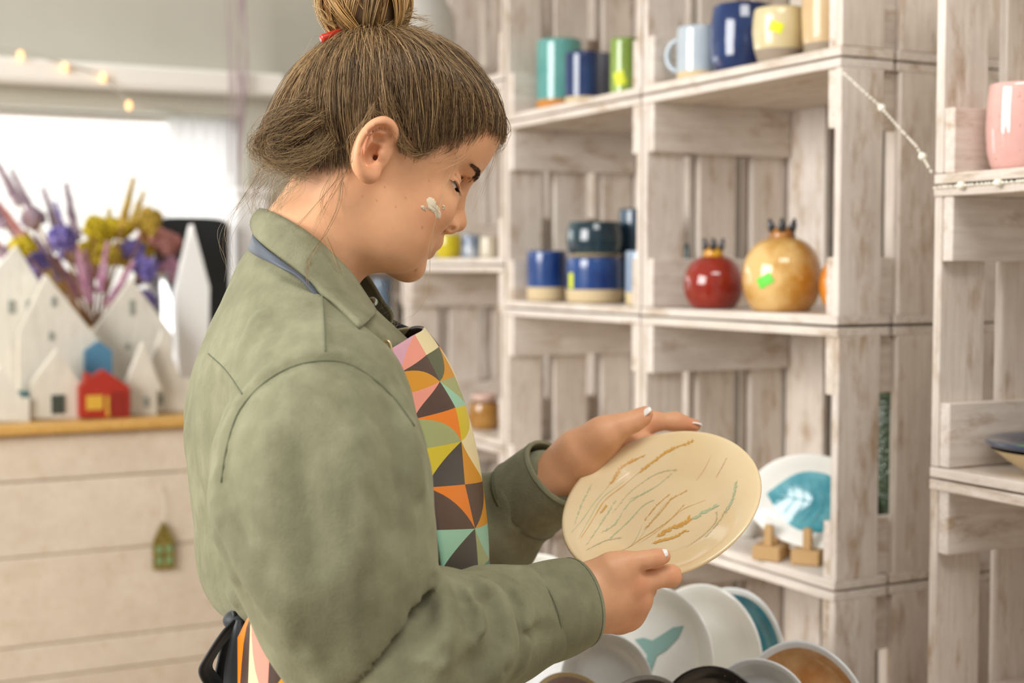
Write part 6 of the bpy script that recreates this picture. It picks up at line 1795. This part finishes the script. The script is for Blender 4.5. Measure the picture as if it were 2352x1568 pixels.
# the hair never sinks below the skull
_th = np.linspace(ANG[0] - 0.78, ANG[-1] + 0.3, 140); _be = np.linspace(-1.56, 1.56, 90)
_T, _B = np.meshgrid(_th, _be, indexing='ij'); _D = np.stack([np.cos(_B) * np.cos(_T), np.sin(_B), np.cos(_B) * np.sin(_T)], -1)
SKR = np.zeros(_T.shape)
for _r in np.arange(0.05, 0.135, 0.0012):
    _g = np.round((HC + _D * _r - hd.lo) / hd.h).astype(int); _in = ((_g >= 0) & (_g < hd.n)).all(-1); _g = np.clip(_g, 0, hd.n - 1)
    SKR = np.where(_in & (SKULL[_g[..., 0], _g[..., 1], _g[..., 2]] < 0), _r, SKR)
hair_r0 = hair_r
def hair_r(th, be):
    th = np.where(th < ANG[0] - 0.8, th + 2 * math.pi, th)
    u = np.clip((th - _th[0]) / (_th[1] - _th[0]), 0, len(_th) - 1.001); v = np.clip((be - _be[0]) / (_be[1] - _be[0]), 0, len(_be) - 1.001)
    i, j = u.astype(int), v.astype(int); fu, fv = u - i, v - j
    k = SKR[i, j] * (1 - fu) * (1 - fv) + SKR[i + 1, j] * fu * (1 - fv) + SKR[i, j + 1] * (1 - fu) * fv + SKR[i + 1, j + 1] * fu * fv
    return np.maximum(hair_r0(th, be), k + 0.0065)
def hair_pt(th, be, lift=0.0):
    r = hair_r(th, be) + lift
    return HC + np.stack([r * np.cos(be) * np.cos(th), r * np.sin(be), r * np.cos(be) * np.sin(th)], -1)
def to_px(w):
    q = np.asarray(w) - CAM; d = q @ C_F
    return 1176 + FPX * (q @ C_R) / d, 784 - FPX * (q @ C_U) / d
REG = np.array([(1175, 345), (1142, 318), (1118, 296), (1085, 312), (1045, 334), (1005, 334), (968, 352), (938, 350), (918, 332), (908, 300), (886, 284), (852, 284), (828, 312), (814, 352), (800, 392), (764, 408), (742, 396), (706, 398), (676, 400), (640, 392), (560, 360), (560, 250), (640, 150), (730, 40), (900, 20), (1060, 60), (1180, 200)], float)
def inside(px, py):
    ok = np.zeros(np.shape(px), bool); n = len(REG)
    for i in range(n):
        (x0, y0), (x1, y1) = REG[i], REG[(i + 1) % n]
        c = ((y0 > py) != (y1 > py)) & (px < (x1 - x0) * (py - y0) / (y1 - y0 + 1e-9) + x0); ok ^= c
    return ok
def in_region(p, jit=0.0):
    """p local; both sides tested on the near side of the head"""
    q = p.copy(); q[..., 1] = -np.abs(q[..., 1]); x, y = to_px(h2w(q))
    if jit: x, y = x + np.random.default_rng(1).normal(0, jit, x.shape), y + np.random.default_rng(2).normal(0, jit, y.shape)
    return inside(x, y)
BUN = HL(856, 88, 0.0)
bth = math.atan2(BUN[2] - HC[2], BUN[0] - HC[0])
# cap of hair under the strands
nth, nbe = 170, 90
th = np.linspace(ANG[0] - 0.75, ANG[-1] + 0.25, nth); be = np.linspace(-1.53, 1.53, nbe)
TT, BB = np.meshgrid(th, be, indexing='ij')
dl = -0.0035 + 0.0012 * np.sin(BB * 40 + TT * 13) + 0.001 * np.sin(BB * 23 - TT * 31)
cap = hair_pt(TT, BB, dl)
_cp = hair_pt(TT, BB, 0.0); ok = in_region(_cp) & in_region(_cp + np.array([0.010, 0, -0.008])) & in_region(_cp + np.array([0.004, 0, -0.012])) & in_region(_cp + np.array([-0.004, 0, -0.010]))
fs = []
for i in range(nth - 1):
    for j in range(nbe - 1):
        if ok[i, j] and ok[i + 1, j] and ok[i, j + 1] and ok[i + 1, j + 1]:
            a = i * nbe + j; fs.append((a, a + 1, a + nbe + 1, a + nbe))
m, nt, b = mat_new('hair_strand')
at = nt.nodes.new('ShaderNodeAttribute'); at.attribute_name = 'Col'
nt.links.new(at.outputs['Color'], b.inputs['Base Color']); b.inputs['Roughness'].default_value = 0.38; b.inputs['Specular IOR Level'].default_value = 0.4
M_HAIR = m
DK, MD, LT, BL_ = (np.array(lin(c)) for c in ('3f2d1a', '735738', 'ab8c61', 'b98e55'))
capV = h2w(cap.reshape(-1, 3))
hair = part('hair', capV, np.array(fs), M_HAIR, col=np.tile(DK * 0.6 + MD * 0.35, (len(capV), 1)))
hair['label'] = 'light brown hair gathered up into a loose bun'
md = hair.modifiers.new('body', 'SOLIDIFY'); md.thickness = 0.004; md.offset = -1
# combed strands from the hairline up to the bun
rg = np.random.default_rng(21)
def combed(N, K, lift_hi, rad, seed, light, band=False):
    rg = np.random.default_rng(seed); M_ = N * (14 if band else 3)
    th = rg.uniform(ANG[0] - 0.75, ANG[-1] + 0.25, M_); be = np.arcsin(rg.uniform(-0.997, 0.997, M_))
    p = hair_pt(th, be); k = in_region(p, 6.0)
    if band: k &= ~(in_region(p + np.array([0.012, 0, -0.010])) & in_region(p + np.array([0.004, 0, -0.014])) & in_region(p + np.array([-0.006, 0, -0.012])))
    th, be = th[k][:N], be[k][:N]; N = len(th)
    # locks: strands near each other share lift and sway
    cl = (np.floor(th * 11 + 0.8 * np.sin(be * 7)) * 31 + np.floor(be * 12 + 0.7 * np.sin(th * 9))).astype(int)
    hsh = lambda c, q: np.modf(np.abs(np.sin(c * 12.9898 + q * 78.233) * 43758.5453))[0]
    t = np.linspace(0, 1, K)[None, :]
    dirs = lambda a, b_: np.stack([np.cos(b_) * np.cos(a), np.sin(b_), np.cos(b_) * np.sin(a)], -1)
    d0 = dirs(th, be)[:, None, :]; d1 = dirs(np.full(N, bth) + rg.normal(0, 0.05, N), rg.normal(0, 0.06, N))[:, None, :]
    om = np.arccos(np.clip((d0 * d1).sum(-1), -0.999, 0.999)); so = np.sin(om)
    D = (np.sin((1 - t) * om) / so)[..., None] * d0 + (np.sin(t * om) / so)[..., None] * d1
    D += ((hsh(cl, 1) - 0.5) * 0.16)[:, None, None] * np.sin(math.pi * t)[..., None] * np.cross(d0, d1) / (so[..., None] + 0.05)
    D += ((hsh(cl, 5) - 0.5) * 0.06)[:, None, None] * np.sin(9 * t + 6.28 * hsh(cl, 6)[:, None])[..., None] * np.sin(math.pi * t)[..., None] * np.array([0.3, 1.0, 0.3])
    D += (rg.normal(0, 0.018, (N, 1, 3))) * np.sin(math.pi * t)[..., None]
    D /= np.linalg.norm(D, axis=-1, keepdims=True)
    a = np.arctan2(D[..., 2], D[..., 0]); b_ = np.arcsin(np.clip(D[..., 1], -0.9999, 0.9999))
    lift = (hsh(cl, 2)[:, None] * lift_hi * np.sin(math.pi * np.clip(t, 0, 1)) + rg.uniform(-0.0025, 0.0010, N)[:, None] + 0.0006 * np.sin(8 * t + rg.uniform(0, 6, N)[:, None]))
    pts = hair_pt(a, b_, lift)
    w = np.clip(hsh(cl, 3) * 1.15 - 0.08 + rg.normal(0, 0.22, N), 0, 1.35)[:, None]
    c0 = DK * (1 - w) + MD * w; l = (rg.random(N) < light)[:, None]
    c0 = np.where(l, LT, c0)
    V, F, per = strands(h2w(pts.reshape(-1, 3)).reshape(N, K, 3), rg.uniform(0.7, 1.2, N) * rad, np.interp(np.linspace(0, 1, K), [0, 0.12, 1], [0.45, 1, 1]))
    # lighter towards the bun
    tt = np.repeat(np.tile(np.linspace(0, 1, K), N), 3)[:, None]
    C = np.repeat(c0, per, 0) * (1 - 0.25 * tt) + LT * 0.25 * tt
    return V, F, C
V, F, C = combed(11000, 14, 0.0075, 0.00032, 5, 0.18)
V2, F2, C2 = combed(5200, 12, 0.0030, 0.00030, 6, 0.24, True)
part('hair_strands', np.concatenate([V, V2]), np.concatenate([F, F2 + len(V)]), M_HAIR, hair, col=np.concatenate([C, C2]))['kind'] = 'stuff'
V, F, C = combed(2600, 14, 0.0130, 0.00018, 9, 0.45)
part('flyaway_hair', V, F, M_HAIR, hair, col=C)['kind'] = 'stuff'
# loose single strands and wisps: (px, py, lateral) polylines
def wisps(defs, name, rad, spread, n_each, seed, colA, colB, K=18):
    rg = np.random.default_rng(seed); P_ = []; Cc = []
    for pts in defs:
        for _ in range(n_each):
            o = rg.normal(0, spread, (len(pts), 2)); o[0] *= 0.6
            q = [h2w(HL(x + o[i, 0], y + o[i, 1], l + rg.normal(0, 0.003))) for i, (x, y, l) in enumerate(pts)]
            P_.append(spline(q, K)); w = rg.random(); Cc.append(colA * (1 - w) + colB * w)
    P_ = np.array(P_); V, F, per = strands(P_, np.full(len(P_), rad) * rg.uniform(0.6, 1.2, len(P_)))
    o = part(name, V, F, M_HAIR, hair, col=np.repeat(np.array(Cc), per, 0)); o['kind'] = 'stuff'; return o
nape = [[(660, 385, -.02), (635, 410, -.02), (618, 450, -.02), (612, 490, -.02)], [(690, 395, -.045), (655, 420, -.04), (640, 450, -.04), (632, 482, -.035)], [(640, 380, 0), (605, 420, 0), (590, 465, 0), (585, 500, 0)], [(700, 400, -.05), (680, 425, -.048), (650, 455, -.045), (640, 485, -.04)], [(620, 370, .02), (580, 410, .02), (574, 450, .02), (590, 500, .02)], [(670, 395, -.03), (640, 430, -.03), (622, 470, -.03)]]
wisps(nape, 'nape_hair', 0.00016, 11, 22, 3, MD, np.array(lin('c9b896')))
side = [[(800, 385, -.062), (770, 430, -.058), (735, 500, -.062), (710, 570, -.075)], [(790, 390, -.062), (775, 470, -.06), (745, 540, -.075), (708, 600, -.095), (715, 640, -.10), (770, 690, -.095)], [(780, 395, -.06), (760, 430, -.058), (700, 500, -.06), (660, 540, -.06)], [(760, 400, -.058), (740, 460, -.055), (748, 510, -.06), (770, 560, -.07)], [(708, 600, -.096), (705, 650, -.105), (720, 700, -.11)], [(745, 540, -.08), (780, 630, -.085), (800, 700, -.085)]]
wisps(side, 'loose_strand', 0.00026, 4, 4, 4, MD, LT)
fr_ = [[(1050, 345, -.058), (1040, 390, -.060), (1010, 450, -.060), (995, 510, -.056), (988, 580, -.05), (984, 640, -.045), (975, 690, -.04), (940, 730, -.04), (880, 745, -.05)], [(1120, 300, -.03), (1080, 350, -.05), (1040, 380, -.058), (1000, 390, -.062)], [(1100, 310, -.04), (1060, 350, -.055), (1010, 370, -.062), (960, 375, -.066)], [(1140, 330, -.01), (1130, 380, .0), (1100, 440, .0), (1085, 480, .0)], [(1145, 320, 0), (1138, 370, 0.01), (1120, 430, .02), (1110, 460, .02)]]
wisps(fr_, 'face_strand', 0.00020, 5, 3, 6, LT, np.array(lin('d8c098')), 30)
fore = [[(1152, 270, 0), (1158, 300, 0), (1150, 330, 0), (1142, 340, 0)], [(1140, 240, -.02), (1156, 290, -.015), (1150, 325, -.01)], [(1130, 250, -.03), (1140, 300, -.025), (1130, 330, -.03)], [(1100, 240, -.045), (1110, 290, -.042), (1085, 330, -.05)], [(1070, 250, -.055), (1075, 300, -.055), (1045, 340, -.06), (1000, 365, -.064)], [(1020, 260, -.066), (1015, 310, -.066), (980, 345, -.068), (950, 360, -.07)]]
wisps(fore, 'fringe', 0.00028, 7, 26, 8, MD * 0.8, LT)
hl_ = [(1142, 318), (1118, 298), (1085, 314), (1045, 336), (1005, 336), (968, 354), (938, 352)]
baby = []
for (x0, y0), (x1, y1) in zip(hl_, hl_[1:]):
    for t_ in (0.0, 0.25, 0.5, 0.75):
        x, y = x0 + (x1 - x0) * t_, y0 + (y1 - y0) * t_
        baby.append((x, y))
bpaths = []
rgb_ = np.random.default_rng(77)
for x, y in baby:
    for _ in range(12):
        r0 = on_skin(x + rgb_.normal(0, 7), y + rgb_.normal(4, 7))
        if r0 is None: continue
        d = r0 - HC; d = d / np.linalg.norm(d); e_ = BUN - HC; e_ = e_ / np.linalg.norm(e_); om_ = math.acos(float(np.dot(d, e_)))
        pts_ = []; L_ = rgb_.uniform(0.12, 0.35); sw_ = rgb_.normal(0, 0.05)
        for q in np.linspace(0, 1, 8):
            g_ = (math.sin((1 - L_ * q) * om_) * d + math.sin(L_ * q * om_) * e_) / math.sin(om_) + np.cross(d, e_) * sw_ * q
            g_ /= np.linalg.norm(g_)
            pts_.append(r0 if q == 0 else hair_pt(np.float64(math.atan2(g_[2], g_[0])), np.float64(math.asin(g_[1])), -0.0045 * (1 - q) + rgb_.uniform(0, 0.001)))
        bpaths.append(pts_)
bpaths = np.array(bpaths); w_ = rgb_.random((len(bpaths), 1))
V, F, per = strands(h2w(bpaths.reshape(-1, 3)).reshape(bpaths.shape), np.full(len(bpaths), 0.00022), np.linspace(0.6, 1.2, 8))
part('hairline', V, F, M_HAIR, hair, col=np.repeat(MD * (1 - w_) + LT * w_, per, 0))['kind'] = 'stuff'
over_ear = [[(920, 348, -.0725), (914, 315, -.0765), (908, 280, -.0795), (896, 235, -.082)], [(932, 352, -.072), (926, 312, -.0765), (916, 270, -.080), (900, 225, -.082)], [(908, 310, -.0765), (900, 285, -.079), (888, 262, -.0805), (876, 225, -.082)], [(1000, 345, -.068), (955, 352, -.072), (925, 335, -.0745), (905, 300, -.077), (880, 268, -.079), (850, 250, -.08)], [(960, 350, -.070), (930, 330, -.075), (910, 290, -.079), (890, 240, -.08)], [(806, 380, -.066), (815, 320, -.075), (840, 275, -.08), (860, 240, -.081)]]
wisps(over_ear, 'temple_hair', 0.00022, 6, 26, 12, MD, LT)
loops = [[(716, 240, -.062), (650, 275, -.052), (606, 318, -.032), (600, 350, -.03), (640, 372, -.045), (700, 372, -.058), (760, 330, -.068)], [(740, 270, -.066), (680, 300, -.058), (630, 330, -.045), (640, 352, -.045), (690, 355, -.055), (740, 320, -.064)], [(700, 220, -.05), (630, 280, -.03), (590, 335, -.015), (612, 372, -.015), (660, 385, -.04), (710, 395, -.055)]]
wisps(loops, 'sagging_lock', 0.00021, 14, 85, 14, DK, LT)
back = [[(640, 245, -.02), (610, 290, -.01), (585, 330, 0), (575, 360, .01), (590, 395, .0), (630, 400, -.01)], [(620, 280, 0), (588, 330, 0), (582, 380, 0), (600, 430, 0)], [(700, 160, 0), (660, 200, 0), (640, 230, 0)], [(1060, 120, 0), (1100, 160, 0), (1130, 200, 0), (1150, 260, 0)], [(600, 400, 0), (530, 500, 0), (520, 580, 0), (545, 640, 0)], [(605, 420, 0.02), (520, 520, .02), (535, 600, .02), (525, 650, .02)], [(690, 130, 0), (715, 110, 0), (735, 90, 0)]]
wisps(back, 'stray_hair', 0.00016, 10, 5, 15, MD, np.array(lin('cdb99a')))
under = [[(900, 640, .03), (890, 690, .03), (905, 730, .03), (900, 760, .03)], [(920, 638, .03), (915, 690, .03), (908, 740, .03)], [(880, 640, .03), (895, 700, .03), (880, 730, .03)]]
wisps(under, 'far_strand', 0.00016, 9, 4, 16, np.array(lin('cdb99a')), np.array(lin('e6dcc8')))
# ---- the bun
BC = HL(838, 2, 0.0); br = np.array([0.042, 0.040, 0.043])
bun = Field(BC - 0.07, BC + 0.07, 0.003); bun.ell(BC, br * 0.90, 0.01); bun.cone(BUN + [0, 0, -0.004], BC, 0.020, 0.03, 0.02)
a_, f2 = bun.mesh(0, 1)
bun_o = part('bun', h2w(a_), f2, M_HAIR, hair, col=np.tile((MD + DK) / 2, (len(a_), 1)))
rg = np.random.default_rng(33); Pb = []; Cb = []
base_dir = (BUN - BC) / np.linalg.norm(BUN - BC)
ex = np.cross(base_dir, [0, 1, 0]); ex /= np.linalg.norm(ex); ey = np.cross(base_dir, ex)
for k in range(1300):
    phi = rg.uniform(0, 2 * math.pi); grp = int(phi * 5); sw = 0.5 * math.sin(grp * 2.3) + rg.normal(0, 0.08)
    lift = 1 + 0.10 * math.sin(grp * 5.1) + rg.normal(0, 0.025)
    tt = np.linspace(0.30, 2.5, 16); ph = phi + sw * (tt - 0.3)
    d = np.cos(tt)[:, None] * base_dir + np.sin(tt)[:, None] * (np.cos(ph)[:, None] * ex + np.sin(ph)[:, None] * ey)
    Pb.append(h2w(BC + d * br * lift)); w = np.clip(0.5 + 0.45 * math.sin(grp * 1.7) + rg.normal(0, 0.2), 0, 1)
    Cb.append(MD * (1 - w) + np.array(lin('c79a5c')) * w if rg.random() < 0.8 else np.array(lin('dcbc85')))
V, F, per = strands(np.array(Pb), rg.uniform(0.0003, 0.0006, len(Pb)), False)
part('bun_strands', V, F, M_HAIR, hair, col=np.repeat(np.array(Cb), per, 0))['kind'] = 'stuff'
ends = [[(860, 70, -.02), (900, 55, -.02), (940, 40, -.015), (985, 48, -.01)], [(850, 72, -.025), (900, 62, -.02), (950, 52, -.01)], [(820, 78, -.03), (880, 66, -.028), (930, 30, -.02), (955, 25, -.02)], [(800, 82, -.03), (850, 70, -.032), (905, 50, -.025), (925, 20, -.02)], [(770, 60, -.02), (740, 40, -.02), (728, 10, -.01), (745, -20, -.01)], [(900, 60, -.015), (950, 70, -.01), (990, 60, 0)]]
wisps(ends, 'bun_end', 0.00030, 6, 22, 18, np.array(lin('8f6e42')), np.array(lin('d6b47a')))
tie = [[(798, 84, -.022), (820, 78, -.030), (850, 76, -.034), (880, 70, -.032), (905, 66, -.024)], [(800, 92, -.02), (830, 84, -.03), (860, 80, -.034), (900, 72, -.026)]]
wisps(tie, 'bun_wrap', 0.00034, 4, 60, 19, MD, np.array(lin('cfae74')))
p0, p1 = h2w(HL(738, 90, -0.012)), h2w(HL(890, 40, 0.005))
mb = MB(); dd = p1 - p0
mb.tube([p0 - POFF, p0 + dd * 0.02 - POFF, p0 + dd * 0.97 - POFF, p1 - POFF], [0.0036, 0.0044, 0.0044, 0.003], 10)
mb.build('hair_stick', simple('red_lacquer', 'c0321c', 0.3), hair, True)['label'] = 'red hair stick pushed through the bun'
# ---- brows, lashes, eyes
def brow(s, n=220):
    rg = np.random.default_rng(40); out = []
    a, b_, c = HL(1076, 424, -0.013), HL(1098, 398, -0.026), HL(1066, 372, -0.044)
    for _ in range(n):
        t = 0.06 + 0.94 * rg.random(); w = (0.0036 * (1 - t) + 0.0012) 
        p = (1 - t) ** 2 * a + 2 * t * (1 - t) * b_ + t * t * c + np.array([rg.normal(0, 0.0006), 0, rg.uniform(-1, 1) * w])
        tg = 2 * (1 - t) * (b_ - a) + 2 * t * (c - b_); tg /= np.linalg.norm(tg)
        # settle on the skin
        q = p.copy(); q[0] += 0.03
        while hd.sample(q) > 0.0003 and q[0] > 0.03: q[0] -= max(0.8 * hd.sample(q), 0.0003)
        if np.linalg.norm(q - EYE[0]) < 0.0175: continue
        q = q + [0.0006, 0, 0]
        e = q + tg * 0.0055 + np.array([0.0012, 0, 0.0018 * (1 - t)])
        m_ = (q + e) / 2 + [0.0008, 0, 0.0006]
        out.append(np.array([q, m_, e]) * [1, s, 1])
    return out
br_ = np.array(brow(1) + brow(-1))
V, F, per = strands(h2w(br_.reshape(-1, 3)).reshape(br_.shape), 0.00026)
part('eyebrows', V, F, M_HAIR, body, col=np.tile(np.array(lin('452e1c')), (len(V), 1)))['kind'] = 'stuff'
m, nt, b = mat_new('eye'); at = nt.nodes.new('ShaderNodeAttribute'); at.attribute_name = 'Col'; nt.links.new(at.outputs['Color'], b.inputs['Base Color']); b.inputs['Roughness'].default_value = 0.06
M_EYE = m
lash = []
for ec, s in zip(EYE, (1, -1)):
    n, mm = 40, 30; vs = []; cs = []
    look = np.array([0.92, 0.02 * s, -0.39]); look /= np.linalg.norm(look)
    for j in range(mm + 1):
        for i in range(n):
            a, q = 2 * math.pi * i / n, math.pi * j / mm
            d = np.array([math.cos(q), math.sin(q) * math.cos(a), math.sin(q) * math.sin(a)]); vs.append(ec + 0.0126 * d)
            cc = float(np.dot(d, look)); cs.append(lin('120d0a') if cc > 0.975 else lin('5b5a3c') if cc > 0.885 else lin('efe9e2'))
    fs = [(j * n + i, j * n + (i + 1) % n, (j + 1) * n + (i + 1) % n, (j + 1) * n + i) for j in range(mm) for i in range(n)]
    part('eyeball', h2w(np.array(vs)), np.array(fs), M_EYE, body, col=np.array(cs))
    sl_c = spline(SLIT, 50)
    for k, (a, e) in enumerate(sl_c):
        p = eye_pt(ec, s, a, e + 8, 0.0136); q = eye_pt(ec, s, a * 1.12, e - 2, 0.0180); r = eye_pt(ec, s, a * 1.2, e - 3, 0.0215)
        lash.append([p, q, r])
lash = np.array(lash); V, F, per = strands(h2w(lash.reshape(-1, 3)).reshape(lash.shape), 0.00017)
part('eyelashes', V, F, M_HAIR, body, col=np.tile(np.array(lin('1d130d')), (len(V), 1)))['kind'] = 'stuff'
# ---- smear of pale clay on the cheek
def smear(poly, seed):
    rg = np.random.default_rng(seed); poly = np.array(poly, float); c = poly.mean(0); n = 40; rings = 7
    ph = np.linspace(0, len(poly), n, endpoint=False); i0 = ph.astype(int) % len(poly); i1 = (i0 + 1) % len(poly); f = (ph % 1)[:, None]
    edge = poly[i0] * (1 - f) + poly[i1] * f; edge += rg.normal(0, 0.9, edge.shape)
    vs = []
    for j in range(rings + 1):
        k = j / rings
        for i in range(n):
            q = c * (1 - k) + edge[i] * k; p = on_skin(*q)
            if p is None or (on_skin(*c) is not None and np.linalg.norm(p - on_skin(*c)) > 0.03): p = on_skin(*c)
            vs.append(p + np.array([0.25, -0.97, 0.05]) * ((0.0007 + 0.0006 * rg.random()) * (1 - k ** 4) - 0.0003 * (k > 0.99)))
    fs = [(j * n + i, (j + 1) * n + i, (j + 1) * n + (i + 1) % n, j * n + (i + 1) % n) for j in range(rings) for i in range(n)]
    return part('clay_smear', h2w(np.array(vs)), np.array(fs), simple('pale_clay', 'dccdb2', 0.85), body)
smear([(978, 458), (985, 451), (997, 454), (1003, 468), (1011, 482), (1015, 496), (1010, 505), (1002, 503), (998, 490), (985, 480)], 1)
smear([(966, 474), (970, 471), (977, 476), (982, 476), (978, 484), (972, 482)], 2)
smear([(1017, 472), (1020, 471), (1022, 478), (1018, 482)], 3)
